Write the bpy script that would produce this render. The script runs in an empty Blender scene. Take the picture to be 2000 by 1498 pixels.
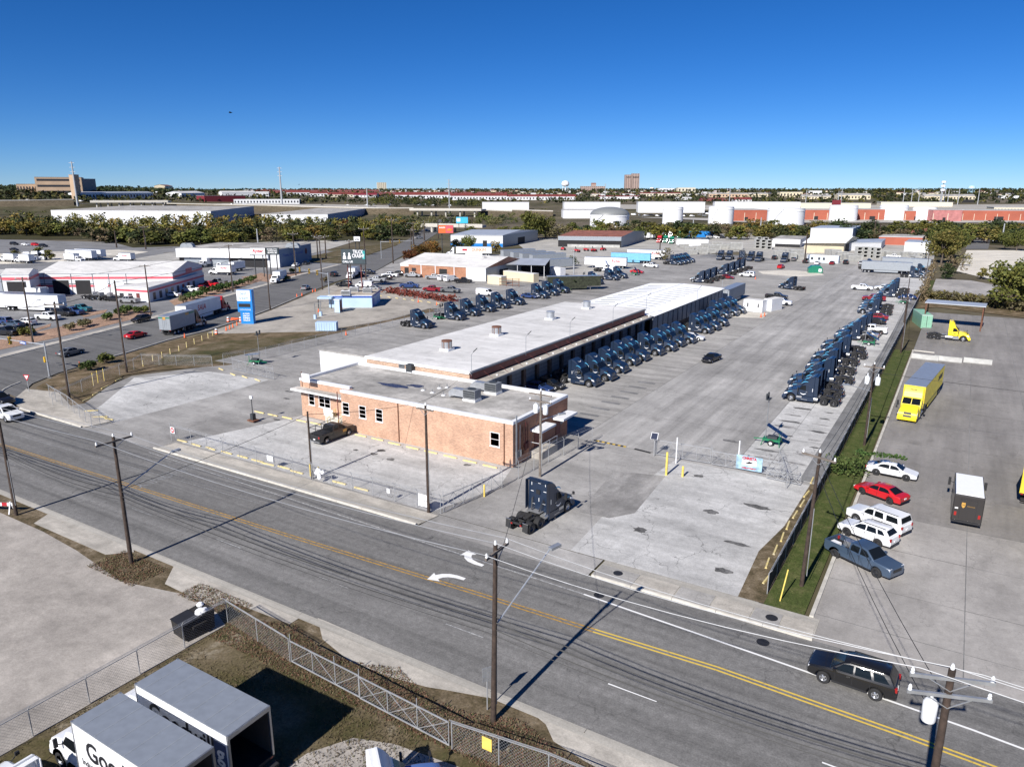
import bpy, math, random
from mathutils import Vector, Matrix
R = math.radians
scene = bpy.context.scene
rng = random.Random(7)
# ---------------------------------------------------------------- camera (X along the road, Y up the truck yard, metres)
FPX, HC, YAW = 1435.0, 29.0, R(31.4)
PIT = math.atan((749 - 371) / FPX)
cP, sP, cY, sY = math.cos(PIT), math.sin(PIT), math.cos(YAW), math.sin(YAW)
cam = bpy.data.cameras.new('camera'); camo = bpy.data.objects.new('camera', cam)
scene.collection.objects.link(camo)
cam.sensor_width = 36.0; cam.lens = FPX / 2000 * 36; cam.clip_start = 0.5; cam.clip_end = 40000
camo.location = (0, 0, HC); camo.rotation_euler = (math.pi / 2 - PIT, 0, YAW)
scene.camera = camo
# ---------------------------------------------------------------- sky, sun, exposure
SUN_EL, SH_AZ = R(35.0), R(88.5)            # shadows run up the yard
world = bpy.data.worlds.new('World'); scene.world = world; world.use_nodes = True
nt = world.node_tree; nt.nodes.clear()
sk = nt.nodes.new('ShaderNodeTexSky'); sk.sky_type = 'NISHITA'; sk.sun_disc = False
sk.sun_elevation = SUN_EL; sk.sun_rotation = SH_AZ + R(92.5)
sk.altitude = 0; sk.air_density = 0.6; sk.dust_density = 0.0; sk.ozone_density = 10.0
bg = nt.nodes.new('ShaderNodeBackground'); bg.inputs[1].default_value = 0.07
wo = nt.nodes.new('ShaderNodeOutputWorld')
hsv = nt.nodes.new('ShaderNodeHueSaturation'); hsv.inputs['Saturation'].default_value = 1.14; hsv.inputs['Hue'].default_value = 0.505
nt.links.new(sk.outputs[0], hsv.inputs['Color']); nt.links.new(hsv.outputs[0], bg.inputs[0]); nt.links.new(bg.outputs[0], wo.inputs[0])
sl = bpy.data.lights.new('sun', 'SUN'); sl.energy = 5.0; sl.angle = R(0.53); sl.color = (1.0, 0.955, 0.9)
so = bpy.data.objects.new('sun', sl); scene.collection.objects.link(so)
so.rotation_euler = Vector((math.cos(SUN_EL) * math.cos(SH_AZ), math.cos(SUN_EL) * math.sin(SH_AZ), -math.sin(SUN_EL))).to_track_quat('-Z', 'Y').to_euler()
vs = scene.view_settings
vs.view_transform = 'Standard'; vs.look = 'None'; vs.gamma = 1.0; vs.use_curve_mapping = False; vs.exposure = 0.5
scene.cycles.max_bounces = 5; scene.cycles.transparent_max_bounces = 12

# ---------------------------------------------------------------- places read off the photograph: pixel + known height or plane
def ray(px, py):
    u = (px - 1000) / FPX; v = (749 - py) / FPX
    d = (u, cP + v * sP, -sP + v * cP)
    return (d[0] * cY - d[1] * sY, d[0] * sY + d[1] * cY, d[2])
def G(px, py, z=0.0):
    d = ray(px, py); t = (z - HC) / d[2]
    return (d[0] * t, d[1] * t)
def GX(px, py, x):
    d = ray(px, py); t = x / d[0]; return (x, d[1] * t, HC + d[2] * t)
def GY(px, py, y):
    d = ray(px, py); t = y / d[1]; return (d[0] * t, y, HC + d[2] * t)
def tall(px, py, top):
    """height of an upright thing standing at the pixel whose top is at image row `top`"""
    x, y = G(px, py); lo, hi = 0.0, 400.0
    for _ in range(50):
        m = (lo + hi) / 2; Y = -x * sY + y * cY; Z = m - HC
        r = 749 - FPX * (Y * sP + Z * cP) / (Y * cP - Z * sP)
        if r > top: lo = m
        else: hi = m
    return lo
# direction angle in the world of something that points along pixel a -> b on the ground
def pang(a, b):
    A, B = G(*a), G(*b); return math.atan2(B[1] - A[1], B[0] - A[0])

# ---------------------------------------------------------------- materials
MATS = {}
SPEC = {}
def srgb(h):
    r = [((h >> s) & 255) / 255 for s in (16, 8, 0)]
    return tuple(c / 12.92 if c <= .04045 else ((c + .055) / 1.055) ** 2.4 for c in r)
def new_mat(name):
    m = bpy.data.materials.new(name); m.use_nodes = True
    nt = m.node_tree; b = nt.nodes['Principled BSDF']
    return m, nt, b
def nd(nt, t, **kw):
    n = nt.nodes.new('ShaderNode' + t)
    for k, v in kw.items():
        if k.startswith('i_'):
            key = k[2:]; n.inputs[int(key) if key.isdigit() else key].default_value = v
        else: setattr(n, k, v)
    return n
def ramp(nt, src, stops):
    r = nt.nodes.new('ShaderNodeValToRGB'); e = r.color_ramp.elements
    while len(e) < len(stops): e.new(0.5)
    for i, (p, c) in enumerate(stops):
        e[i].position = p; e[i].color = (c, c, c, 1) if not hasattr(c, '__len__') else (*c, 1)
    nt.links.new(src, r.inputs[0]); return r
def mixc(nt, fac, a, b, mode='MIX'):
    n = nt.nodes.new('ShaderNodeMix'); n.data_type = 'RGBA'; n.blend_type = mode
    for sock, val in ((n.inputs[0], fac), (n.inputs[6], a), (n.inputs[7], b)):
        if hasattr(val, 'is_output'): nt.links.new(val, sock)
        elif hasattr(val, '__len__'): sock.default_value = (*val[:3], 1)
        else: sock.default_value = val
    return n.outputs[2]
def noise(nt, vec, scale, det=5, rough=.55, dist=0.0):
    n = nd(nt, 'TexNoise', i_Scale=scale, i_Detail=det, i_Roughness=rough, i_Distortion=dist)
    if vec is not None: nt.links.new(vec, n.inputs['Vector'])
    return n.outputs['Fac']
def coords(nt, scale=(1, 1, 1), rot=0.0, kind='Object'):
    """world metres (objects of the ground sit at the origin)"""
    if kind == 'World':
        g = nd(nt, 'NewGeometry'); src = g.outputs['Position']
    else:
        g = nd(nt, 'TexCoord'); src = g.outputs['Object']
    mp = nd(nt, 'Mapping'); mp.inputs['Scale'].default_value = scale; mp.inputs['Rotation'].default_value = (0, 0, rot)
    nt.links.new(src, mp.inputs['Vector']); return mp.outputs['Vector']
def bump(nt, b, h, strength=.3, dist=.02):
    n = nd(nt, 'Bump', i_Strength=strength, i_Distance=dist); nt.links.new(h, n.inputs['Height'])
    nt.links.new(n.outputs[0], b.inputs['Normal'])
def plain(name, c, rough=.6, metal=0., var=.12, scale=2.0, coat=0., spec=.5):
    """painted or bare surface with faint uneven wear"""
    m, nt, b = new_mat(name)
    v = coords(nt); f = noise(nt, v, scale, 4)
    lo = tuple(x * (1 - var) for x in c); hi = tuple(min(1, x * (1 + var)) for x in c)
    col = ramp(nt, f, ((.3, lo), (.7, hi))).outputs[0]
    nt.links.new(col, b.inputs['Base Color'])
    b.inputs['Roughness'].default_value = rough; b.inputs['Metallic'].default_value = metal
    b.inputs['Coat Weight'].default_value = coat; b.inputs['Coat Roughness'].default_value = .08
    b.inputs['Specular IOR Level'].default_value = spec
    return m
def M(name):
    if name in MATS: return MATS[name]
    s = SPEC[name]
    MATS[name] = s() if callable(s) else plain(name, *s[:1], **s[1])
    return MATS[name]
def S(name, c, **kw): SPEC[name] = ((srgb(c) if isinstance(c, int) else c), kw)

# ---------------------------------------------------------------- mesh builder
class MB:
    def __init__(s): s.v = []; s.f = []; s.m = []; s.mats = []
    def mi(s, m):
        if m not in s.mats: s.mats.append(m)
        return s.mats.index(m)
    def add(s, vs, fs, m):
        b = len(s.v); k = s.mi(m); s.v += [tuple(p) for p in vs]
        s.f += [tuple(i + b for i in f) for f in fs]; s.m += [k] * len(fs); return s
    def face(s, pts, m): return s.add(pts, [tuple(range(len(pts)))], m)
    def box(s, x0, x1, y0, y1, z0, z1, m):
        if x0 > x1: x0, x1 = x1, x0
        if y0 > y1: y0, y1 = y1, y0
        return s.add([(x0, y0, z0), (x1, y0, z0), (x1, y1, z0), (x0, y1, z0), (x0, y0, z1), (x1, y0, z1), (x1, y1, z1), (x0, y1, z1)],
                     [(3, 2, 1, 0), (4, 5, 6, 7), (0, 1, 5, 4), (1, 2, 6, 5), (2, 3, 7, 6), (3, 0, 4, 7)], m)
    def bar(s, p, q, w, h, m, up=(0, 0, 1)):
        """square bar from p to q"""
        p, q = Vector(p), Vector(q); d = (q - p).normalized(); u = Vector(up)
        if abs(d.dot(u)) > .98: u = Vector((1, 0, 0))
        a = d.cross(u).normalized() * w / 2; c = a.cross(d).normalized() * h / 2
        vs = [p - a - c, p + a - c, p + a + c, p - a + c, q - a - c, q + a - c, q + a + c, q - a + c]
        return s.add(vs, [(3, 2, 1, 0), (4, 5, 6, 7), (0, 1, 5, 4), (1, 2, 6, 5), (2, 3, 7, 6), (3, 0, 4, 7)], m)
    def cyl(s, p, q, r, r2=None, n=10, m='', cap=True):
        p, q = Vector(p), Vector(q); d = (q - p).normalized(); r2 = r if r2 is None else r2
        u = Vector((0, 0, 1)) if abs(d.z) < .9 else Vector((1, 0, 0))
        a = d.cross(u).normalized(); c = a.cross(d)
        vs = []
        for i in range(n):
            t = 2 * math.pi * i / n; e = a * math.cos(t) + c * math.sin(t)
            vs += [p + e * r, q + e * r2]
        fs = [(2 * i, 2 * i + 1, (2 * i + 3) % (2 * n), (2 * i + 2) % (2 * n)) for i in range(n)]
        if cap: fs += [tuple(2 * i for i in range(n)), tuple(2 * i + 1 for i in reversed(range(n)))]
        return s.add(vs, fs, m)
    def lathe(s, prof, c=(0, 0, 0), n=24, m='', ax='z'):
        """profile [(radius, height)] turned round an axis through c"""
        vs = []; k = len(prof)
        for i in range(n):
            t = 2 * math.pi * i / n
            for r, h in prof:
                x, y, z = r * math.cos(t), r * math.sin(t), h
                if ax == 'y': x, y, z = x, z, y
                vs.append((c[0] + x, c[1] + y, c[2] + z))
        fs = [(i * k + j, ((i + 1) % n) * k + j, ((i + 1) % n) * k + j + 1, i * k + j + 1) for i in range(n) for j in range(k - 1)]
        if ax == 'y': fs = [f[::-1] for f in fs]
        return s.add(vs, fs, m)
    def prism(s, poly, z0, z1, m, side=None):
        """upright prism over a ground polygon"""
        if area(poly) < 0: poly = poly[::-1]
        n = len(poly)
        s.add([(x, y, z1) for x, y in poly], [tuple(range(n))], m)
        s.add([(x, y, z) for z in (z0, z1) for x, y in poly], [(i, (i + 1) % n, n + (i + 1) % n, n + i) for i in range(n)], side or m)
        return s
    def slab(s, poly, y0, y1, m):
        """side outline (x, z) pulled across y"""
        if area(poly) < 0: poly = poly[::-1]
        n = len(poly)
        vs = [(x, y0, z) for x, z in poly] + [(x, y1, z) for x, z in poly]
        fs = [tuple(range(n)), tuple(range(2 * n - 1, n - 1, -1))] + [((i + 1) % n, i, n + i, n + (i + 1) % n) for i in range(n)]
        return s.add(vs, fs, m)
    def prof(s, poly, wf, b, m):
        """vehicle body: side outline (x, z), half width wf(x, z), rounded shoulder b"""
        if area(poly) < 0: poly = poly[::-1]
        ins = inset(poly, b); n = len(poly); vs = []
        for sg, ring in ((-1, ins), (-1, poly), (1, poly), (1, ins)):
            for (x, z), (ox, oz) in zip(ring, poly):
                vs.append((x, sg * (wf(x, z) if ring is ins else wf(ox, oz) - b), z))
        fs = [tuple(range(n)), tuple(range(4 * n - 1, 3 * n - 1, -1))]
        for k in range(3):
            for i in range(n):
                j = (i + 1) % n; fs.append((k * n + j, k * n + i, k * n + n + i, k * n + n + j))
        return s.add(vs, fs, m)
    def mesh(s, name, sharp=38):
        me = bpy.data.meshes.new(name); me.from_pydata(s.v, [], s.f)
        for m in s.mats: me.materials.append(M(m))
        if len(s.mats) > 1: me.polygons.foreach_set('material_index', s.m)
        if sharp is not None:
            me.polygons.foreach_set('use_smooth', [True] * len(s.f)); me.set_sharp_from_angle(angle=R(sharp))
        me.update(); return me
    def build(s, name, parent=None, loc=None, rz=0.0, sharp=38):
        return put(name, s.mesh(name, sharp), parent, loc, rz)
def area(p): return sum(p[i - 1][0] * p[i][1] - p[i][0] * p[i - 1][1] for i in range(len(p))) / 2
def inset(poly, b):
    n = len(poly); out = []
    for i in range(n):
        p0, p1, p2 = Vector(poly[i - 1]), Vector(poly[i]), Vector(poly[(i + 1) % n])
        e1, e2 = (p1 - p0), (p2 - p1)
        n1 = Vector((-e1.y, e1.x)).normalized(); n2 = Vector((-e2.y, e2.x)).normalized()
        k = n1 + n2
        k = n1 if k.length < .2 else k / max(.5, k.dot(n1))
        out.append(tuple(p1 + k * b))
    return out
def put(name, data, parent=None, loc=None, rz=0.0):
    o = bpy.data.objects.new(name, data); scene.collection.objects.link(o)
    if parent: o.parent = parent
    if loc is not None: o.location = loc
    if rz: o.rotation_euler = (0, 0, rz)
    return o
def tag(o, label=None, cat=None, group=None, kind=None):
    if label: o['label'] = label
    if cat: o['category'] = cat
    if group: o['group'] = group
    if kind: o['kind'] = kind
    return o
def thing(name, label, cat, loc=(0, 0, 0), rz=0.0, group=None):
    return tag(put(name, None, None, (loc[0], loc[1], loc[2] if len(loc) > 2 else 0), rz), label, cat, group)
def kids(o): return KIDS.get(o.name, [])
KIDS = {}
def index_kids(root):
    """children by name, read once for a prototype"""
    for o in bpy.data.objects:
        if o.parent: KIDS.setdefault(o.parent.name, [])
    for o in list(bpy.data.objects):
        if o.parent and o not in KIDS[o.parent.name]: KIDS[o.parent.name].append(o)
def copy_tree(o, loc, rz=0.0, label=None, cat=None, group=None, paint=None, skip=(), scale=None, extra=None):
    """a copy of a thing with copies of its parts and sub-parts; paint maps material names to others"""
    def one(src, par):
        c = src.copy(); scene.collection.objects.link(c); c.parent = par
        if paint:
            for sl_ in c.material_slots:
                nm = sl_.material.name if sl_.material else ''
                if nm in paint: sl_.link = 'OBJECT'; sl_.material = M(paint[nm])
        for ch in kids(src):
            if ch.name.split('.')[0] not in skip: one(ch, c)
        return c
    c = one(o, None)
    c.location = (loc[0], loc[1], loc[2] if len(loc) > 2 else 0); c.rotation_euler = (0, 0, rz)
    if scale: c.scale = scale if hasattr(scale, '__len__') else (scale,) * 3
    tag(c, label, cat, group); c.hide_render = False
    return c
def retire(o):
    """take a prototype that was only copied from out of the scene"""
    for ch in kids(o): retire(ch)
    bpy.data.objects.remove(o)
TEXT = {}
def text_mesh(body, size, mat, bold=.0, shear=0., ext=.004):
    key = (body, size, mat, bold, shear)
    if key in TEXT: return TEXT[key]
    cu = bpy.data.curves.new('lettering', 'FONT'); cu.body = body; cu.size = size; cu.align_x = 'CENTER'; cu.align_y = 'CENTER'
    cu.extrude = ext; cu.offset = bold; cu.shear = shear; cu.resolution_u = 3
    o = bpy.data.objects.new('lettering', cu)
    me = bpy.data.meshes.new_from_object(o); me.materials.clear(); me.materials.append(M(mat))
    bpy.data.objects.remove(o); TEXT[key] = me; return me
def lettering(body, size, mat, parent, pos, face, width=None, bold=.0, shear=0., name='lettering', tilt=0.):
    """face: direction the text looks to, as an angle in the parent's plane"""
    me = text_mesh(body, size, mat, bold, shear)
    o = put(name, me, parent, pos)
    o.rotation_euler = (math.pi / 2 - tilt, 0, face + math.pi / 2)
    if width:
        w = max(v.co.x for v in me.vertices) - min(v.co.x for v in me.vertices)
        o.scale = (width / w, 1, 1)
    return o
_o = 'first second third fourth fifth sixth seventh eighth ninth'.split()
ORD = _o + 'tenth eleventh twelfth thirteenth fourteenth fifteenth sixteenth seventeenth eighteenth nineteenth'.split()
for a_, b_ in zip('twentieth thirtieth fortieth fiftieth sixtieth seventieth eightieth ninetieth'.split(), 'twenty thirty forty fifty sixty seventy eighty ninety'.split()): ORD += [a_] + [b_ + '-' + w for w in _o]
# ================================================================ surface materials
def paving(name, c, streak=(1, 1), st=.25, patch=.3, crack=.0, stain=.0, grain=.12, scale=.09, rot=0., tint=None, rough=.85, cscale=.22):
    def make():
        m, nt, b = new_mat(name); L = nt.links.new
        v = coords(nt, kind='World'); vs_ = coords(nt, (streak[0], streak[1], 1), rot, 'World')
        big = noise(nt, v, scale, 4, .6); med = noise(nt, v, scale * 7, 5, .62)
        col = mixc(nt, ramp(nt, big, ((.3, 0.), (.7, 1.))).outputs[0], tuple(x * (1 - patch) for x in c), tuple(min(.9, x * (1 + patch)) for x in (tint or c)))
        s_ = ramp(nt, noise(nt, vs_, 1.0, 5, .65), ((.3, 1 - st), (.68, 1 + st))).outputs[0]
        col = mixc(nt, 1., col, s_, 'MULTIPLY')
        col = mixc(nt, 1., col, ramp(nt, med, ((.3, 1 - patch * .6), (.7, 1 + patch * .35))).outputs[0], 'MULTIPLY')
        fine = noise(nt, v, 9.0, 3, .8)
        col = mixc(nt, 1., col, ramp(nt, noise(nt, v, 1.9, 8, .8), ((.34, 1 - grain * .9), (.66, 1 + grain * .9))).outputs[0], 'MULTIPLY')
        col = mixc(nt, 1., col, ramp(nt, fine, ((.3, 1 - grain), (.7, 1 + grain))).outputs[0], 'MULTIPLY')
        if stain:
            f = ramp(nt, noise(nt, v, .33, 3, .5, .4), ((.62, 0.), (.74, 1.))).outputs[0]
            f2 = ramp(nt, noise(nt, v, 1.7, 3, .6), ((.6, 0.), (.72, .7))).outputs[0]
            fm = nd(nt, 'Math', operation='MAXIMUM'); L(f, fm.inputs[0]); L(f2, fm.inputs[1])
            fs = nd(nt, 'Math', operation='MULTIPLY'); L(fm.outputs[0], fs.inputs[0]); fs.inputs[1].default_value = stain
            col = mixc(nt, fs.outputs[0], col, tuple(x * .35 for x in c))
        if crack:
            wv = nd(nt, 'VectorMath', operation='ADD'); L(v, wv.inputs[0])
            nz = nd(nt, 'TexNoise', i_Scale=.8, i_Detail=4.); L(v, nz.inputs['Vector'])
            ns = nd(nt, 'VectorMath', operation='SCALE'); L(nz.outputs['Color'], ns.inputs[0]); ns.inputs['Scale'].default_value = 2.2
            L(ns.outputs[0], wv.inputs[1])
            vo = nd(nt, 'TexVoronoi', feature='DISTANCE_TO_EDGE', i_Scale=cscale); L(wv.outputs[0], vo.inputs['Vector'])
            cr = ramp(nt, vo.outputs['Distance'], ((.003, 1.), (.009, 0.))).outputs[0]
            mk = ramp(nt, noise(nt, v, .12, 3), ((.42, 0.), (.6, crack))).outputs[0]
            cm = nd(nt, 'Math', operation='MULTIPLY'); L(cr, cm.inputs[0]); L(mk, cm.inputs[1])
            col = mixc(nt, cm.outputs[0], col, tuple(x * .3 for x in c))
        L(col, b.inputs['Base Color']); b.inputs['Roughness'].default_value = rough; b.inputs['Specular IOR Level'].default_value = .25
        bump(nt, b, fine, .25, .03)
        return m
    SPEC[name] = make
def earth(name, stops, scale=.35, fine=6., rough=.95, det=7):
    def make():
        m, nt, b = new_mat(name); v = coords(nt, kind='World')
        a = noise(nt, v, scale, det, .68, .3); f = noise(nt, v, fine, 4, .75)
        col = ramp(nt, a, stops).outputs[0]
        col = mixc(nt, 1., col, ramp(nt, f, ((.28, .55), (.72, 1.4))).outputs[0], 'MULTIPLY')
        nt.links.new(col, b.inputs['Base Color']); b.inputs['Roughness'].default_value = rough; b.inputs['Specular IOR Level'].default_value = .15
        bump(nt, b, f, .5, .06); return m
    SPEC[name] = make
paving('road_asphalt', (.168, .164, .157), streak=(.012, .9), st=.28, patch=.12, crack=.5, grain=.25, cscale=.16)
paving('street_asphalt', (.14, .138, .135), streak=(.012, .8), st=.22, patch=.12, crack=.4, grain=.2, rot=-R(60))
paving('yard_concrete', (.335, .325, .31), streak=(.55, .03), st=.26, patch=.28, crack=.35, stain=.3, grain=.12, scale=.035)
paving('apron_concrete', (.33, .318, .298), streak=(.05, .6), st=.24, patch=.2, crack=.4, stain=.45, grain=.12)
paving('pale_concrete', (.47, .465, .45), streak=(.1, .5), st=.2, patch=.2, crack=.85, stain=.3, grain=.16, scale=.08)
paving('worn_asphalt', (.3, .29, .275), streak=(.06, .25), st=.24, patch=.28, crack=.5, stain=.2, grain=.14, scale=.05)
paving('lot_concrete', (.235, .222, .208), streak=(.4, .04), st=.2, patch=.16, crack=.4, stain=.35, grain=.1, scale=.05)
paving('lot_cream', (.34, .322, .3), streak=(.3, .1), st=.18, patch=.2, crack=.3, stain=.25, grain=.1, scale=.06)
paving('sidewalk_concrete', (.43, .4, .35), streak=(.3, .9), st=.22, patch=.16, crack=.2, stain=.3, grain=.14)
paving('gutter_concrete', (.37, .35, .31), streak=(.02, 1.2), st=.25, patch=.12, stain=.2, grain=.12)
paving('soft_patch', (.275, .266, .253), streak=(.4, .1), st=.3, patch=.35, stain=.3, grain=.15)
paving('tar_concrete', (.2, .2, .2), streak=(.4, .1), st=.25, patch=.25, stain=.3, grain=.15)
paving('left_lot', (.21, .21, .212), streak=(.1, .1), st=.12, patch=.2, crack=.3, stain=.2, grain=.1)
paving('gravel_lot_ground', (.36, .33, .295), streak=(.25, .5), st=.16, patch=.22, stain=.0, grain=.15, scale=.1)
paving('caliche', (.62, .58, .5), streak=(.05, .3), st=.15, patch=.15, stain=.25, grain=.15)
paving('storage_ground', (.4, .385, .35), streak=(.05, .3), st=.2, patch=.2, stain=.3, grain=.15)
paving('shed_lot', (.37, .34, .295), streak=(.2, .2), st=.2, patch=.2, crack=.4, stain=.35, grain=.12)
paving('red_gravel', (.33, .215, .15), streak=(.5, .5), st=.15, patch=.25, grain=.55)
earth('dry_verge', ((.3, (.055, .05, .02)), (.45, (.12, .09, .05)), (.6, (.2, .15, .095)), (.75, (.3, .25, .18))))
earth('green_grass', ((.25, (.04, .055, .014)), (.45, (.06, .08, .022)), (.6, (.09, .1, .035)), (.8, (.17, .145, .075))), scale=.8)
earth('dead_grass', ((.3, (.045, .055, .02)), (.45, (.09, .075, .035)), (.6, (.15, .12, .075)), (.75, (.36, .32, .25))), scale=.22)
earth('leaf_litter_ground', ((.3, (.055, .05, .025)), (.45, (.11, .085, .05)), (.6, (.19, .15, .1)), (.8, (.33, .29, .22))), scale=.7)
earth('scrub_ground', ((.3, (.05, .05, .025)), (.45, (.09, .08, .045)), (.6, (.15, .125, .09)), (.8, (.24, .21, .17))), scale=.006, fine=.05)
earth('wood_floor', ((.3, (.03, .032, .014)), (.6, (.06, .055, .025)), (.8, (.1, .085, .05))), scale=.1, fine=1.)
earth('bank_grass', ((.3, (.09, .075, .05)), (.6, (.13, .105, .07)), (.8, (.17, .14, .1))), scale=.03, fine=.4)
S('kerb', (.5, .475, .42), rough=.85, var=.18, scale=1.2); S('yellow_paint', (.58, .44, .1), rough=.7, var=.3, scale=3.)
def worn_paint(name, c, under, hold=.5):
    def make():
        m, nt, b = new_mat(name); v = coords(nt, kind='World')
        f = ramp(nt, noise(nt, v, 3.5, 6, .75), ((hold - .14, 0.), (hold + .06, 1.))).outputs[0]
        nt.links.new(mixc(nt, f, c, under), b.inputs['Base Color']); b.inputs['Roughness'].default_value = .8; return m
    SPEC[name] = make
worn_paint('line_yellow', (.5, .27, .035), (.16, .13, .08), .56); worn_paint('line_yellow_new', (.66, .46, .07), (.3, .22, .08), .66)
worn_paint('line_white', (.5, .5, .49), (.19, .19, .19), .52); worn_paint('line_white_new', (.78, .78, .76), (.45, .45, .45), .7)
worn_paint('line_ghost', (.3, .3, .3), (.15, .15, .15), .5); worn_paint('stop_yellow', (.62, .5, .2), (.45, .42, .36), .62)
worn_paint('bay_line', (.45, .38, .2), (.4, .38, .33), .5)
S('black_iron', (.02, .02, .022), rough=.6); S('oil', (.09, .088, .085), rough=.6, var=.4, scale=2.)

# ================================================================ the ground
def sheet(name, poly, z, mat, parent=None):
    b = MB()
    if area(poly) < 0: poly = poly[::-1]
    b.face([(x, y, z) for x, y in poly], mat)
    o = b.build(name, parent, sharp=None)
    if not parent: o['kind'] = 'structure'
    return o
def px(*pts, z=0.): return [G(x, y, z) for x, y in pts]
HR = [(0, 0), (760, 0), (950, 4), (1200, 12), (1800, 19), (3000, 24), (14000, 25.5)]
def hgt(x, y):
    r = math.hypot(x, y); z = 0.
    for (a, za), (b, zb) in zip(HR, HR[1:]):
        if r <= b: z = za + (zb - za) * max(0, r - a) / (b - a); break
    else: z = 25.5
    az = math.degrees(math.atan2(-x, y))       # the hill on the far side of the highway
    k = max(0, min(1, (az - 52) / 9)) * max(0, min(1, (r - 960) / 260))
    return z + k * 13
def GT(px_, py_):
    """ground point under a far pixel, on the rising land"""
    d = ray(px_, py_); n = math.hypot(d[0], d[1]); t = 100.
    for i in range(4000):
        x, y, z = d[0] * t, d[1] * t, HC + d[2] * t
        if z <= hgt(x, y): break
        t *= 1.004
        if t * n > 13000: break
    return (d[0] * t, d[1] * t, hgt(d[0] * t, d[1] * t))
def terrain():
    b = MB(); rs = [0.01, 60, 150, 300, 450, 600, 700, 760, 820, 880, 950, 1050, 1200, 1350, 1500, 1800, 2200, 3000, 5000, 9000, 14000, 30000]
    n = 120; vs_ = []
    for r in rs:
        for i in range(n):
            a = 2 * math.pi * i / n; x, y = r * math.cos(a), r * math.sin(a)
            vs_.append((x, y, hgt(x, y) - .12 - (2.0 if 380 < r < 2000 and False else 0)))
    fs = [(j * n + i, (j + 1) * n + i, (j + 1) * n + (i + 1) % n, j * n + (i + 1) % n) for j in range(len(rs) - 1) for i in range(n)]
    b.add(vs_, fs, 'scrub_ground'); o = b.build('terrain', sharp=None); o['kind'] = 'structure'
terrain()
# ---- the near road and what lines it
road = sheet('road', [(-230, 31.5), (90, 31.5), (90, 47.0), (-110, 47.0), (-118, 50.5), (-230, 50.5)], 0.0, 'road_asphalt')
sheet('near_verge', [(-230, -40), (90, -40), (90, 31.5), (-230, 31.5)], -.03, 'leaf_litter_ground')
sheet('gravel_lot', [(-230, -40), (-40.2, -40), (-40.2, 27.9), (-42, 28.6), (-46, 29.0), (-52, 27.6), (-60, 28.6), (-66, 29.0), (-230, 29.2)], -.022, 'gravel_lot_ground')
sheet('truck_lot_ground', [(-40.1, -40), (20, -40), (20, 27.0), (-20, 26.6), (-40.1, 27.8)], -.016, 'dead_grass')
sheet('dirt_patch', px((560, 1498), (600, 1470), (690, 1440), (770, 1452), (900, 1498), (880, 1540), (560, 1540)), -.008, 'gravel_lot_ground')
sheet('driveway_apron', px((66, 1022), (96, 1002), (258, 1064), (262, 1078), (206, 1083)), .004, 'sidewalk_concrete')
sheet('driveway_apron', px((322, 1140), (344, 1096), (440, 1135), (560, 1184), (532, 1193), (500, 1182), (470, 1168), (416, 1186)), .004, 'sidewalk_concrete')
sheet('driveway_apron', px((620, 1206), (640, 1214), (960, 1352), (952, 1362), (876, 1348), (833, 1341), (760, 1321), (683, 1291), (630, 1248)), .004, 'sidewalk_concrete')
sheet('driveway_apron', px((1022, 1378), (1400, 1545), (1300, 1570), (1139, 1484), (1081, 1447), (1066, 1414)), .004, 'sidewalk_concrete')
sheet('sidewalk', [(-47, 29.9), (-36.5, 30.3), (-36.5, 31.45), (-47, 31.4)], .006, 'sidewalk_concrete')
for k, (x0, x1) in enumerate(((-230, -66.5), (-66.5, -57), (-57, -46.5), (-46.5, -36.8), (-36.8, -20.8), (-20.8, -14.5), (-14.5, 90))):
    sheet('gutter', [(x0 + .02, 31.1), (x1 - .02, 31.1), (x1 - .02, 31.75), (x0 + .02, 31.75)], .009, 'gutter_concrete')
# ---- far side: kerb, sidewalk, verge
def kerb(pts, w=.22, h=.14, mat='kerb', name='kerb', z0=-.05):
    b = MB()
    for (x0, y0), (x1, y1) in zip(pts, pts[1:]):
        n = max(1, int(math.hypot(x1 - x0, y1 - y0) / 3.2))
        for i in range(n):
            p = (x0 + (x1 - x0) * i / n, y0 + (y1 - y0) * i / n); q = (x0 + (x1 - x0) * (i + .992) / n, y0 + (y1 - y0) * (i + .992) / n)
            d = Vector((q[0] - p[0], q[1] - p[1])).normalized(); a = Vector((-d.y, d.x)) * w
            c = .03
            vs_ = []
            for e in (p, q):
                e = Vector(e)
                vs_ += [(*e, z0), (*(e + a * .12), h - c), (*(e + a * .3), h), (*(e + a), h), (*(e + a), z0)]
            b.add(vs_, [(0, 1, 6, 5), (1, 2, 7, 6), (2, 3, 8, 7), (3, 4, 9, 8), (4, 3, 2, 1, 0), (5, 6, 7, 8, 9)], mat)
    o = b.build(name); o['kind'] = 'structure'; return o
kerb([(-108, 47.2), (-92.5, 47.0)]); kerb([(-77.5, 47.0), (-38.8, 47.0)]); kerb([(-21.5, 47.0), (-5.3, 47.0)])
crv = [(-110 - 14 * math.sin(t), 47.2 + 12 * (1 - math.cos(t))) for t in [i * .17 for i in range(8)]]
kerb(crv)
sheet('sidewalk', [(-107, 47.2), (-92, 47.15), (-91.5, 50.4), (-103, 51.5), (-112, 54.5), (-118, 53.0), (-112.5, 48.3)], .07, 'sidewalk_concrete')
sheet('sidewalk', [(-77, 47.2), (-38.6, 47.2), (-38.2, 49.6), (-77, 49.6)], .07, 'sidewalk_concrete')
sheet('footway', [(-77, 47.25), (-38.6, 47.25), (-38.6, 48.35), (-77, 48.35)], .082, 'gutter_concrete')
walk = sheet('sidewalk', [(-21.6, 47.25), (-5.3, 47.25), (-5.3, 49.9), (-21.6, 49.9)], .05, 'gutter_concrete')
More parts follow.
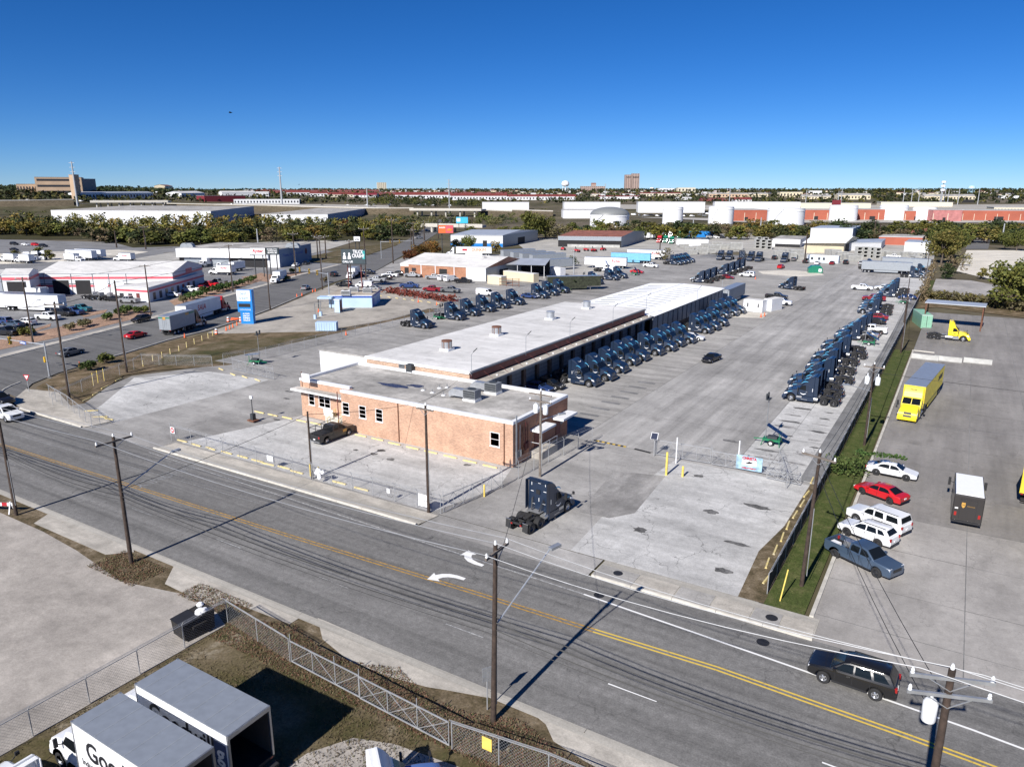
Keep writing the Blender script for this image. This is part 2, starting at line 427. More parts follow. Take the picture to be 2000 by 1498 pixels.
for i, (x0, x1) in enumerate(((-21.5, -18.3), (-18.2, -15.1), (-15.0, -12.4), (-12.3, -9.6), (-9.5, -7.6), (-7.5, -5.4))):
    b = MB().box(x0, x1, 47.28, 49.1, .052, .085, 'sidewalk_concrete' if i % 2 else 'apron_concrete'); b.build('paving_slab', walk)
sheet('driveway', [(-38.5, 47.0), (-21.8, 47.0), (-21.8, 49.9), (-38.5, 49.9)], .006, 'worn_asphalt')
sheet('driveway', [(-92.3, 47.0), (-77.2, 47.0), (-77.2, 49.9), (-92.3, 49.9)], .006, 'worn_asphalt')
# ---- the truck yard
sheet('front_yard', [(-104, 50.2), (-77.4, 49.7), (-38.4, 49.7), (-38.4, 49.95), (-9.5, 49.95), (-9.4, 75.8), (-35.2, 75.8), (-35.2, 80), (-106, 80), (-112, 66)], .012, 'worn_asphalt')
sheet('parking_slab', [(-76.5, 50.0), (-39.3, 50.0), (-37.0, 58), (-38.7, 63.4), (-72.5, 65)], .018, 'pale_concrete')
sheet('parking_slab', [(-24.8, 50.0), (-9.6, 50.0), (-9.4, 75), (-24.5, 75.0), (-25.6, 62)], .018, 'pale_concrete')
sheet('parking_slab', px((168, 812), (200, 790), (262, 738), (410, 726), (525, 742), (450, 765), (225, 825)), .018, 'pale_concrete')
sheet('tar_patch', px((1130, 1000), (1200, 920), (1300, 930), (1240, 1002), (1190, 1012)), .022, 'soft_patch')
yx = [(-110, -71, 'worn_asphalt'), (-71, -37.05, 'apron_concrete'), (-36.98, -18.55, 'yard_concrete'), (-18.5, -15.2, 'pale_concrete'), (-15.15, -9.25, 'pale_concrete')]
yard = sheet('yard', [(-112, 75.6), (-9.3, 75.6), (-9.3, 300), (-60, 345), (-112, 345)], .002, 'tar_concrete')
for k, (x0, x1, mt) in enumerate(yx):
    y0 = 80.05 if x1 < -36 else 75.85
    for yy in range(0, 20):
        a, c = y0 + yy * 13.0, min(y0 + (yy + 1) * 13.0 - .05, 330)
        if a > 318: break
        b = MB(); top = .024
        b.face([(x0, a, top), (x1, a, top), (x1, c, top), (x0, c, top)], mt); b.build('paving_slab', yard, sharp=None)
for (X, Y) in [(1152, 810.5), (1174, 798.5), (1194, 787), (1212, 777), (1230, 767), (1246, 757), (1264, 748)]:
    x, y = G(X, Y); b = MB().box(x - 1.5, x + 1.3, y - .35, y + .35, .024, .032, 'tar_concrete'); b.build('cold_patch', yard)
# oil and tyre marks where trucks stand
mk = MB(); r2 = random.Random(3)
def blot(b, x, y, rx, ry, z, mat, n=14, seed=0):
    r_ = random.Random(seed or int(x * 31 + y * 17)); pts = []
    for i in range(n):
        t = 2 * math.pi * i / n; k = r_.uniform(.6, 1.15); pts.append((x + rx * k * math.cos(t), y + ry * k * math.sin(t), z))
    b.face(pts, mat)
paving('oil_mark', (.12, .118, .115), streak=(1, 1), st=.3, patch=.4, grain=.3, scale=.5)
paving('oil_faint', (.27, .263, .255), streak=(1, 1), st=.2, patch=.3, grain=.2, scale=.5)
for i in range(9):
    y = 77.5 + i * 3.15
    for (x, rx) in ((-16.6, 1.6), (-12.4, 1.1)):
        blot(mk, x + r2.uniform(-.5, .5), y + r2.uniform(-.4, .4), rx * r2.uniform(.6, 1.1), r2.uniform(.22, .5), .03, 'oil_mark' if r2.random() < .6 else 'oil_faint', seed=i * 7 + int(rx * 10))
for (X, Y, rx, ry) in [(1412, 1115, .75, .5), (1428, 862, 1.1, .5), (745, 880, .5, .5), (731, 887, .5, .35), (763, 897, .6, .4), (695, 879, .35, .25), (912, 908, .5, .4), (1250, 1035, .6, .6), (1365, 930, .5, .4), (840, 1050, .3, .3), (560, 779, .8, .3), (563, 765, .9, .3), (540, 820, .6, .3), (655, 752, .5, .3), (1480, 990, 1.4, .5), (1440, 1062, 1.2, .4), (1390, 1000, .8, .5)]:
    x, y = G(X, Y); blot(mk, x, y, rx, ry, .03, 'oil_mark')
o = mk.build('oil_stains', sharp=None); o['kind'] = 'structure'
# ---- markings on the road
def strip(b, pts, w, z, mat, off=0.):
    for (x0, y0), (x1, y1) in zip(pts, pts[1:]):
        d = Vector((x1 - x0, y1 - y0)).normalized(); n = Vector((-d.y, d.x))
        a, c = n * (off - w / 2), n * (off + w / 2)
        b.face([(x0 + a.x, y0 + a.y, z), (x1 + a.x, y1 + a.y, z), (x1 + c.x, y1 + c.y, z), (x0 + c.x, y0 + c.y, z)], mat)
def dash(p, q, n): return [(p[0] + (q[0] - p[0]) * i / n, p[1] + (q[1] - p[1]) * i / n) for i in range(n + 1)]
def marking(name, b): o = b.build(name, road, sharp=None)
yl = px((-160, 822), (20, 874), (545, 1040), (920, 1155), (1160, 1231))
for off in (-.17, .17):
    b = MB(); strip(b, yl, .13, .006, 'line_yellow', off); marking('centre_line', b)
    b = MB(); strip(b, [yl[-1]] + px((1400, 1305), (1780, 1440), (1900, 1484), (2100, 1560)), .14, .006, 'line_yellow_new', off); marking('centre_line', b)
b = MB(); strip(b, px((290, 883), (600, 985), (1140, 1160)), .13, .006, 'line_white'); marking('lane_line', b)
b = MB(); strip(b, px((1140, 1160), (1500, 1285), (1900, 1425), (2100, 1500)), .16, .006, 'line_white_new'); marking('lane_line', b)
b = MB(); strip(b, px((18, 846), (285, 920), (510, 984)), .12, .006, 'line_ghost'); marking('lane_line', b)
for i in range(12):
    x = -15.1 - 12.2 * i + (36.6 if i < 0 else 0)
    b = MB(); strip(b, [(x, 35.95), (x + 3.1, 35.95)], .11, .006, 'line_white_new' if i < 1 else 'line_ghost' if i > 3 else 'line_white'); marking('lane_dash', b)
for x in (-2.9, 9.3, 21.5):
    b = MB(); strip(b, [(x, 35.95), (x + 3.1, 35.95)], .11, .006, 'line_white_new'); marking('lane_dash', b)
for (A, B_) in (((0, 741), (95, 724)), ((12, 760), (44, 752)), ((28, 768), (50, 757)), ((0, 753), (20, 748)), ((60, 733), (100, 738))):
    b = MB(); strip(b, px(A, B_), .35, .006, 'line_white'); marking('crossing_line', b)
def turn_arrow(X, Y, f):
    """curved turn arrow: tail to +x, head to the side f"""
    cx, cy = G(X, Y); c = [(1.9, -.35), (1.0, -.33), (.2, -.15), (-.35, .2), (-.65, .65)]; b = MB(); P = [Vector(p) for p in c]; up, dn = [], []
    for i, p in enumerate(P):
        t = (P[min(i + 1, 4)] - P[max(i - 1, 0)]).normalized(); n = Vector((-t.y, t.x)) * (.2 + .05 * i); up.append(p + n); dn.append(p - n)
    t = (P[4] - P[3]).normalized(); n = Vector((-t.y, t.x)) * .85
    poly = up + [P[4] + n, P[4] + t * .95, P[4] - n] + dn[::-1]
    b.face([(cx + p.x * .8, cy + p.y * .85 * f, .0065) for p in poly], 'line_white_new'); marking('turn_arrow', b)
turn_arrow(917, 1092, 1); turn_arrow(872, 1124, -1)
for (X, Y, t) in ((345, 921, 'ONLY'), (300, 937, 'ONLY')):
    x, y = G(X, Y); me = text_mesh(t, 1.5, 'line_ghost', .02, 0, .001); o = put('road_lettering', me, road, (x, y, .008), -math.pi / 2); o.scale = (1, 1.5, 1)
iron = MB()
for (X, Y, r, z) in ((1490, 1254, .42, .012), (1170, 1162, .4, .012), (1207, 1121, .38, .092), (1507, 1208, .42, .092)):
    x, y = G(X, Y); b = MB().cyl((x, y, z - .06), (x, y, z), r, n=20, m='black_iron'); o = b.build('manhole_cover')
    tag(o, {1490: 'round iron manhole cover in the lane beside the long white line', 1170: 'dark round manhole cover in the lane near the truck gate mouth', 1207: 'iron manhole cover in the sidewalk beside the yard driveway', 1507: 'iron manhole cover in the sidewalk below the grass strip'}[X], 'manhole cover')
# ---- right-hand lot: concrete slabs with open joints
sheet('side_lot', [(-6.0, 47.0), (60, 47.0), (60, 206), (-6.0, 206)], .0, 'tar_concrete')
lot = sheet('lot_bed', [(-5.9, 47.05), (60, 47.05), (60, 205.9), (-5.9, 205.9)], .004, 'tar_concrete')
ys = [47.1, 50.6, 56.5, 64, 71.3, 79, 87, 95, 103.5, 112, 121, 130, 139, 148, 157, 167, 177, 187, 197, 205.8]
xs = [-5.9, 3.35, 9.6, 17.5, 26, 35, 45, 60]
for i in range(len(xs) - 1):
    for j in range(len(ys) - 1):
        if xs[i] > 30 and j < 4: continue
        b = MB(); z = .018 + ((i * 7 + j * 3) % 5) * .002
        b.face([(xs[i], ys[j], z), (xs[i + 1] - .06, ys[j], z), (xs[i + 1] - .06, ys[j + 1] - .06, z), (xs[i], ys[j + 1] - .06, z)], 'lot_cream' if j < 4 else 'lot_concrete')
        b.build('paving_slab', lot, sharp=None)
sheet('grass_strip', [(-9.15, 49.9), (-6.35, 49.9), (-6.2, 90), (-6.3, 153), (-9.0, 153), (-9.1, 90)], .03, 'green_grass')
sheet('dirt_strip', [(-11.0, 50.0), (-9.1, 50.0), (-9.1, 75.5), (-10.4, 75.5), (-10.6, 64), (-11.4, 58)], .026, 'leaf_litter_ground')
sheet('concrete_edge', [(-11.6, 76), (-9.3, 76), (-9.3, 250), (-11.2, 250), (-11.0, 150), (-11.4, 110)], .03, 'tar_concrete')
kerb([(-6.05, 49.9), (-6.05, 78), (-6.05, 108), (-6.15, 153.3)][::-1], w=.32, h=.16)
kerb([(-6.15, 153.3), (-2.5, 153.0)], w=.32, h=.16)
sheet('brown_field', px((1790, 603), (1830, 600), (2060, 628), (2200, 600), (2100, 575), (1900, 585), (1815, 578)), .02, 'dry_verge')
sheet('hedge_bank', px((1795, 572), (1830, 568), (2040, 590), (2040, 566), (1830, 560)), .02, 'dry_verge')
sheet('empty_pad', px((1815, 580), (1828, 545), (1895, 548), (1960, 560), (1930, 586)), .03, 'lot_cream')
sheet('grass_edge', px((1800, 585), (1818, 548), (1826, 548), (1812, 582)), .034, 'green_grass')
sheet('caliche_lot', px((1868, 530), (1888, 489), (2100, 489), (2200, 560), (2000, 552), (1930, 545)), .02, 'caliche')
sheet('side_street', px((1885, 487), (1895, 466), (1935, 466), (1930, 487)), .03, 'street_asphalt')
# ---- the cross street on the far left and what lies along it
SR = [(33, 777), (63, 749), (112, 729), (198, 702), (243, 690), (325, 665), (406, 645), (470, 625), (529, 603), (590, 577), (650, 552), (736, 528), (775, 506), (805, 488), (838, 466), (880, 440), (905, 425)]
SL = [(-60, 715), (0, 700), (100, 675), (220, 644), (294, 625), (440, 581), (531, 555), (592, 537), (668, 517), (718, 499), (772, 481), (800, 466), (830, 446), (872, 421)]
sheet('cross_street', px(*SR) + px(*SL[::-1]) + [(-170, 50.4), (-118, 50.4)], .008, 'street_asphalt')
sheet('west_lot', px(*SL[1:10]) + px((640, 490), (600, 474), (500, 468), (250, 474), (0, 468), (-200, 478), (-300, 560), (-300, 720)), -.02, 'left_lot')
def offs(pts, d):
    out = []
    for i, p in enumerate(pts):
        a = Vector(pts[max(0, i - 1)]); c = Vector(pts[min(len(pts) - 1, i + 1)]); t = (c - a).normalized(); out.append((p[0] - t.y * d, p[1] + t.x * d))
    return out
sl_w = px(*SL[:9])
sheet('sidewalk', offs(sl_w, .2) + offs(sl_w, 2.3)[::-1], .03, 'sidewalk_concrete')
kerb(sl_w, w=.22)
sheet('gravel_bed', px((-40, 672), (75, 648), (150, 631), (220, 613), (265, 602), (300, 612), (250, 626), (100, 662), (-40, 692)), .02, 'red_gravel')
sheet('gravel_bed', px((330, 588), (400, 566), (455, 550), (510, 533), (540, 540), (500, 552), (440, 571), (345, 600)), .02, 'red_gravel')
sheet('gravel_bed', px((470, 541), (560, 533), (600, 531), (596, 536), (530, 552), (500, 548)), .024, 'red_gravel')
sheet('gravel_bed', px((150, 612), (210, 605), (205, 611), (165, 620)), .024, 'red_gravel'); sheet('gravel_bed', px((60, 645), (100, 632), (98, 638), (68, 648)), .024, 'red_gravel')
sheet('verge', px((98, 772), (70, 757), (112, 733), (198, 706), (325, 669), (400, 653), (430, 652), (520, 650), (620, 648), (760, 625), (840, 602), (856, 612), (790, 634), (640, 670), (520, 702), (440, 714), (300, 724), (240, 734), (165, 788), (110, 797)), .016, 'dry_verge')
sheet('lawn', px((300, 712), (330, 690), (420, 668), (520, 660), (640, 655), (700, 645), (700, 652), (640, 666), (520, 699), (440, 711)), .022, 'dead_grass')
sr_w = px(*SR[3:10]); kerb(offs(sr_w, -.22), w=.22, h=.12)
sheet('shed_lot', px((405, 650), (470, 628), (530, 606), (592, 580), (652, 556), (700, 562), (790, 577), (860, 592), (884, 600), (840, 604), (760, 627), (620, 650), (500, 651), (430, 653)), .012, 'shed_lot')
sheet('garage_lot', px((652, 555), (736, 529), (775, 508), (800, 498), (1080, 497), (1300, 468), (1420, 468), (1420, 490), (1130, 546), (1000, 580), (882, 602), (800, 580), (700, 562)), .006, 'worn_asphalt')
sheet('storage_yard', px((1040, 500), (1000, 468), (1500, 455), (1700, 468), (1830, 478), (1815, 548), (1580, 522), (1440, 492), (1300, 502), (1130, 547)), .016, 'storage_ground')
sheet('spoil_patch', px((1480, 530), (1540, 528), (1600, 532), (1610, 538), (1560, 541), (1490, 536)), .04, 'caliche')
sheet('spoil_patch', px((1435, 610), (1500, 612), (1490, 622), (1432, 620)), .04, 'caliche')
sheet('lawn', px((560, 508), (640, 494), (700, 482), (760, 476), (800, 470), (772, 480), (718, 498), (668, 515), (600, 512)), .0, 'dead_grass')
sheet('pale_field', px((250, 508), (330, 494), (420, 480), (560, 470), (700, 470), (640, 488), (560, 506), (480, 500), (340, 510)), .02, 'storage_ground')
sheet('bus_lot', px((-80, 500), (0, 496), (100, 492), (230, 488), (290, 492), (240, 502), (180, 506), (100, 512), (-80, 520)), .02, 'caliche')
# dark rows of parking across the storage lot
stp = MB(); r2 = random.Random(5)
for i in range(26):
    X, Y = r2.uniform(95, 245), r2.uniform(491, 503); w = r2.uniform(18, 60)
    a, c = G(X, Y), G(X + w, Y - w * .012); strip(stp, [a, c], r2.uniform(.8, 1.8), .03, 'tar_concrete')
for i in range(20):
    X, Y = r2.uniform(300, 640), r2.uniform(474, 496); w = r2.uniform(20, 70)
    a, c = G(X, Y), G(X + w, Y - w * .06); strip(stp, [a, c], r2.uniform(.8, 2.2), .03, 'dry_verge')
o = stp.build('dark_strips', sharp=None); o['kind'] = 'structure'
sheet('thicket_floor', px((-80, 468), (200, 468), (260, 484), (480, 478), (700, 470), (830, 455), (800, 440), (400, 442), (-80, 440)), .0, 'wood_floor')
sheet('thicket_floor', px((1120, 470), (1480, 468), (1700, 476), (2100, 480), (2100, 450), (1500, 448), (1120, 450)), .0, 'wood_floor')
# highway: bank, deck and its opening over the street
def bank(pts, h0, h1, depth, name, mat='bank_grass', top='sidewalk_concrete'):
    b = MB(); P = [GT(*p) for p in pts]
    for (x0, y0, z0), (x1, y1, z1) in zip(P, P[1:]):
        def up(x, y, k, h): r = math.hypot(x, y); return (x * (1 + k / r), y * (1 + k / r), h)
        a, c = (x0, y0, z0 - 1), (x1, y1, z1 - 1)
        a1, c1 = up(x0, y0, depth, z0 + h0), up(x1, y1, depth, z1 + h1)
        a2, c2 = up(x0, y0, depth + 24, z0 + h0), up(x1, y1, depth + 24, z1 + h1); a3, c3 = up(x0, y0, depth + 40, -2), up(x1, y1, depth + 40, -2)
        b.face([a, c, c1, a1], mat); b.face([a1, c1, c2, a2], top); b.face([a2, c2, c3, a3], mat)
        b.face([up(x0, y0, depth - .4, z0 + h0), up(x1, y1, depth - .4, z1 + h1), up(x1, y1, depth - .4, z1 + h1 + 1.1), up(x0, y0, depth - .4, z0 + h0 + 1.1)], 'kerb')
    o = b.build(name, sharp=None); o['kind'] = 'structure'; return o
bank([(-60, 406), (60, 404), (145, 402)], 6.5, 6.5, 18, 'highway_bank'); bank([(320, 410), (420, 412), (520, 414), (640, 418), (740, 420), (808, 420)], 6.5, 6.5, 16, 'highway_bank')
bank([(935, 424), (1000, 424), (1080, 424)], 6.5, 5.0, 16, 'highway_bank')
# ================================================================ vehicle materials
S('tyre', (.018, .018, .019), rough=.85); S('rim', (.55, .56, .58), rough=.3, metal=.8, var=.08); S('rim_dark', (.06, .06, .065), rough=.35, metal=.6)
S('black_plastic', (.02, .02, .022), rough=.55); S('chrome', (.7, .71, .72), rough=.18, metal=1., var=.04); S('alu', (.5, .51, .52), rough=.38, metal=.8, var=.1)
S('glass_dark', (.008, .01, .012), rough=.08, var=.05, spec=.3); S('lamp_clear', (.75, .76, .78), rough=.12, coat=.5); S('lamp_red', (.32, .015, .012), rough=.2, coat=.5); S('lamp_amber', (.7, .22, .02), rough=.25)
S('plate_white', (.7, .7, .7), rough=.5); S('decal_white', (.82, .83, .84), rough=.5, var=.03); S('decal_blue', (.07, .3, .5), rough=.4, var=.03); S('decal_black', (.015, .015, .018), rough=.5); S('decal_gold', (.5, .28, .06), rough=.4); S('decal_red', (.5, .02, .03), rough=.5); S('decal_orange', (.8, .2, .03), rough=.5)
def paint(name, c, rough=.34, coat=.45, metal=0.): S(name, c, rough=rough, coat=coat, metal=metal, var=.07, scale=.7)
paint('paint', (.5, .5, .5)); paint('paint_white', (.74, .75, .76)); paint('paint_black', (.012, .012, .014)); paint('paint_grey', (.12, .125, .13)); paint('paint_silver', (.4, .41, .42), metal=.5)
paint('paint_red', (.48, .012, .018)); paint('paint_dark_red', (.2, .012, .02)); paint('paint_blue', (.02, .045, .14)); paint('paint_steel_blue', (.065, .1, .155), metal=.3); paint('paint_teal', (.02, .12, .15)); paint('paint_charcoal', (.012, .012, .013), metal=.1); paint('paint_tan', (.3, .26, .2))
paint('truck_paint', (.011, .023, .05), .38, .35); paint('truck_yellow', (.83, .66, .03)); paint('truck_green', (.01, .17, .1)); paint('truck_red', (.45, .02, .03)); paint('truck_white', (.76, .77, .78)); paint('truck_dark', (.03, .028, .028))
paint('hood_blue', (.1, .18, .42)); paint('brown_van', (.03, .027, .026), rough=.4); S('trailer_white', (.76, .77, .78), rough=.45, var=.06, scale=.5); S('trailer_roof', (.3, .33, .37), rough=.35, var=.08, metal=.3); S('trailer_blue', (.16, .42, .62), rough=.5, var=.12); S('trailer_yellow', (.72, .58, .05), rough=.45)
S('trailer_grey', (.27, .295, .32), rough=.5, var=.08); S('trailer_inside', (.1, .07, .05), rough=.8); S('frame_black', (.022, .022, .023), rough=.65, var=.3); S('grease', (.035, .033, .03), rough=.5); S('mud_rubber', (.025, .025, .026), rough=.8); S('deck_plate', (.42, .42, .42), rough=.45, metal=.6)
def lerp(pts, x):
    if x <= pts[0][0]: return pts[0][1]
    for (a, u), (b, v) in zip(pts, pts[1:]):
        if x <= b: return u + (v - u) * (x - a) / (b - a)
    return pts[-1][1]
def arch(cx, r, zc, zb, n=9):
    """points of a wheel arch from front to back along a sill at height zb"""
    t0 = math.asin(max(-1, min(1, (zb - zc) / r)))
    return [(cx + r * math.cos(t0 + (math.pi - 2 * t0) * i / n), zc + r * math.sin(t0 + (math.pi - 2 * t0) * i / n)) for i in range(n + 1)]
WHEELS = {}
def wheel(parent, x, y, r, w, dual=False, rimm='rim', side=1):
    key = (r, w, rimm, side, dual)
    if key not in WHEELS:
        b = MB()
        p = [(r * .58, -w / 2), (r * .9, -w / 2), (r, -w / 2 + w * .16), (r, w / 2 - w * .16), (r * .9, w / 2), (r * .58, w / 2), (r * .55, w * .2), (r * .55, -w * .2)]
        b.lathe(p + [p[0]], n=20, m='tyre', ax='y')
        tm = b.mesh('tyre')
        b = MB(); s_ = side; e = w / 2 - .02
        face_ = [(r * .585, e), (r * .54, e - .03), (r * .5, e - .07), (r * .3, e - (.12 if dual else .05)), (r * .16, e - (.02 if not dual else .06)), (0.001, e - .02)]
        b.lathe([(a, h * s_) for a, h in face_] if s_ > 0 else [(a, -h) for a, h in face_][::-1], n=18, m=rimm, ax='y')
        if not dual:
            for i in range(5):
                t = 2 * math.pi * i / 5 + .3; t2 = t + .62
                a_, c_ = r * .24, r * .47; h = s_ * (e - .052)
                pts = [(a_ * math.cos(t), h + s_ * .012, a_ * math.sin(t)), (c_ * math.cos(t), h, c_ * math.sin(t)), (c_ * math.cos(t2), h, c_ * math.sin(t2)), (a_ * math.cos(t2), h + s_ * .012, a_ * math.sin(t2))]
                b.face(pts if s_ < 0 else pts[::-1], 'black_plastic')
        WHEELS[key] = (tm, b.mesh('rim'))
    tm, rm = WHEELS[key]
    o = put('wheel', tm, parent, (x, y, r)); put('rim', rm, o); return o
def side_panel(pts, y, m, off=.006):
    """flat outline on both-sided vehicle flank: returns face points at +y"""
    return [(x, y + off, z) for x, z in pts]

# ================================================================ cars, built once per body style (nose to +x)
def car(style):
    T = {  # half length, half width, wheelbase front/rear x, wheel r, top line of the lower body, cabin outline, roof half width, belt half width
     'sedan': dict(L=2.42, W=.92, fx=1.45, rx=-1.38, r=.335, low=[(2.42, .42), (2.4, .62), (2.25, .72), (1.2, .93), (1.0, .95), (-1.5, 1.0), (-2.2, 1.0), (-2.4, .9), (-2.42, .45)], cab=[(1.15, .94), (.4, 1.36), (.05, 1.42), (-.65, 1.43), (-1.0, 1.38), (-1.85, 1.0)], wr=.62, sides=[[(.95, .98), (.42, 1.3), (.0, 1.35), (-.12, 1.35), (-.12, .98)], [(-.2, .98), (-.2, 1.35), (-.72, 1.35), (-1.05, 1.27), (-1.32, 1.03)]]),
     'suv': dict(L=2.48, W=.98, fx=1.48, rx=-1.4, r=.38, low=[(2.48, .5), (2.46, .85), (2.3, .98), (1.25, 1.12), (1.0, 1.14), (-2.2, 1.2), (-2.42, 1.1), (-2.48, .55)], cab=[(1.2, 1.12), (.45, 1.66), (.1, 1.74), (-1.6, 1.76), (-2.0, 1.72), (-2.36, 1.18)], wr=.7, sides=[[(.95, 1.17), (.48, 1.56), (.1, 1.64), (-.1, 1.64), (-.1, 1.18)], [(-.2, 1.18), (-.2, 1.64), (-.98, 1.64), (-1.12, 1.2)], [(-1.25, 1.21), (-1.13, 1.64), (-1.72, 1.63), (-2.08, 1.25)]]),
     'crossover': dict(L=2.34, W=.92, fx=1.4, rx=-1.3, r=.36, low=[(2.34, .48), (2.32, .8), (2.15, .94), (1.15, 1.07), (.95, 1.09), (-2.05, 1.17), (-2.28, 1.05), (-2.34, .52)], cab=[(1.12, 1.07), (.4, 1.58), (.05, 1.66), (-1.3, 1.67), (-1.75, 1.6), (-2.2, 1.15)], wr=.64, sides=[[(.9, 1.12), (.42, 1.49), (.05, 1.56), (-.15, 1.56), (-.15, 1.13)], [(-.24, 1.13), (-.24, 1.56), (-.95, 1.56), (-1.1, 1.16)], [(-1.2, 1.18), (-1.08, 1.55), (-1.5, 1.52), (-1.8, 1.22)]]),
     'wagon': dict(L=2.58, W=1.0, fx=1.55, rx=-1.4, r=.39, low=[(2.58, .5), (2.57, 1.0), (2.4, 1.1), (1.3, 1.2), (1.05, 1.22), (-2.4, 1.24), (-2.54, 1.1), (-2.58, .55)], cab=[(1.22, 1.2), (.62, 1.78), (.3, 1.87), (-2.1, 1.88), (-2.3, 1.84), (-2.5, 1.22)], wr=.8, sides=[[(1.0, 1.25), (.6, 1.68), (.3, 1.75), (.05, 1.75), (.05, 1.25)], [(-.08, 1.25), (-.08, 1.75), (-.8, 1.75), (-.9, 1.25)], [(-1.15, 1.26), (-1.1, 1.75), (-2.05, 1.74), (-2.2, 1.28)]]),
     'pickup': dict(L=2.92, W=1.0, fx=1.8, rx=-1.84, r=.41, low=[(2.92, .55), (2.91, 1.05), (2.75, 1.15), (1.55, 1.24), (1.3, 1.26), (-.72, 1.27), (-.74, .82), (-2.85, .82), (-2.92, .8), (-2.92, .6)], cab=[(1.5, 1.24), (.8, 1.8), (.45, 1.88), (-.45, 1.88), (-.66, 1.82), (-.72, 1.25)], wr=.76, sides=[[(1.2, 1.3), (.76, 1.7), (.45, 1.77), (.3, 1.77), (.3, 1.3)], [(.18, 1.3), (.18, 1.77), (-.4, 1.77), (-.55, 1.68), (-.55, 1.3)]]),
     'van': dict(L=2.75, W=.98, fx=1.75, rx=-1.55, r=.36, low=[(2.75, .5), (2.73, .9), (2.6, 1.05), (2.0, 1.2), (1.8, 1.24), (-2.65, 1.26), (-2.73, 1.1), (-2.75, .5)], cab=[(1.95, 1.2), (1.25, 1.9), (.95, 2.0), (-2.5, 2.03), (-2.66, 1.95), (-2.72, 1.25)], wr=.82, sides=[[(1.72, 1.3), (1.22, 1.78), (.75, 1.82), (.7, 1.3)]]),
    }[style]
    root = thing(style, style, 'car'); L, W, r = T['L'], T['W'], T['r']; zb = .3 if style in ('sedan',) else .36
    b = MB(); poly = list(T['low']) + [(-L + .06, zb + .02), (T['rx'] - r - .1, zb)] + arch(T['rx'], r * 1.16, r, zb)[::-1] + arch(T['fx'], r * 1.16, r, zb)[::-1] + [(L - .08, zb + .02)]
    def wlow(x, z):
        k = W * (1 - .1 * max(0, (abs(x) / L - .72) / .28) ** 2)
        return k - .05 * max(0, (z - .75)) - .06 * max(0, (.55 - z))
    b.prof(poly, wlow, .085, 'paint')
    belt = W - .05
    if style == 'pickup':
        for s_ in (-1, 1):
            b.box(-2.88, -.74, s_ * (belt - .1), s_ * (belt + .0), .6, 1.27, 'paint')
        b.box(-2.91, -2.83, -belt + .02, belt - .02, .6, 1.26, 'paint'); b.box(-2.84, -.75, -belt + .1, belt - .1, .822, .83, 'black_plastic')
        b.box(-2.6, -2.1, T['W'] - .04, T['W'] + .012, .9, 1.0, 'paint') ; b.box(-.75, -.7, -belt + .1, belt - .1, .82, 1.26, 'paint')
    body = b.build('body', root)
    zr = max(z for _, z in T['cab']); zbelt = T['cab'][0][1]
    wc = lambda x, z: belt - .02 - (belt - .02 - T['wr']) * max(0, min(1, (z - zbelt) / (zr - zbelt)))
    b = MB(); b.prof(T['cab'] + [(T['cab'][-1][0] + .05, zbelt - .1), (T['cab'][0][0] - .05, zbelt - .1)], wc, .035, 'paint'); cabin = b.build('cabin', root)
    c = T['cab']
    def screen(p, q, nm, k0=.06, k1=.9):
        (x0, z0), (x1, z1) = p, q; e = Vector((z1 - z0, x0 - x1)).normalized() * .012 * (1 if x0 > x1 else -1)
        if nm == 'rear_window': e = Vector((-(z1 - z0), -(x0 - x1))).normalized() * .012; e = Vector((-abs(e.x), abs(e.y)))
        f = lambda t: (x0 + (x1 - x0) * t + e.x, z0 + (z1 - z0) * t + e.y)
        (xa, za), (xb, zb_) = f(k0), f(k1); wa, wb = wc(xa, za) - .1, wc(xb, zb_) - .1
        pts = [(xa, -wa, za), (xa, wa, za), (xb, wb, zb_), (xb, -wb, zb_)]
        if nm == 'rear_window': pts = pts[::-1]
        MB().face(pts, 'glass_dark').build(nm, root)
    screen(c[0], c[1], 'windscreen', .08, 1.0)
    if style in ('sedan',): screen(c[-1], c[-2], 'rear_window', .1, .95)
    elif style != 'van': screen(c[-1], c[-2], 'rear_window', .2, .92)
    else: screen(c[-1], c[-2], 'rear_window', .2, .8)
    for s_ in (-1, 1):
        for pts in T['sides']:
            q = [(x, s_ * (wc(x, z) + .007), z) for x, z in pts]
            MB().face(q if s_ < 0 else q[::-1], 'glass_dark').build('side_window', root) if area(pts) > 0 else MB().face(q[::-1] if s_ < 0 else q, 'glass_dark').build('side_window', root)
        for (xx, nm) in ((T['fx'], 'w'), (T['rx'], 'w')): wheel(root, xx, s_ * (W - .14), r, .24, rimm='rim', side=s_)
        zt = T['low'][1][1]; xf = T['low'][2][0]
        MB().box(xf - .28, xf + .1, s_ * (W * .58), s_ * (W * .9 + .004), zt - .1, zt + .06, 'lamp_clear').build('headlight', root)
        xr = -L + .03; zr_ = T['low'][-2][1] if style != 'pickup' else 1.12
        MB().box(xr - .045, xr + .16, s_ * (W * .68), s_ * (W * .88), zr_ - .22, zr_ + .02, 'lamp_red').build('tail_light', root)
        MB().box(T['cab'][0][0] - .42, T['cab'][0][0] - .22, s_ * (belt - .02), s_ * (belt + .2), zbelt + .02, zbelt + .18, 'paint').build('mirror', root)
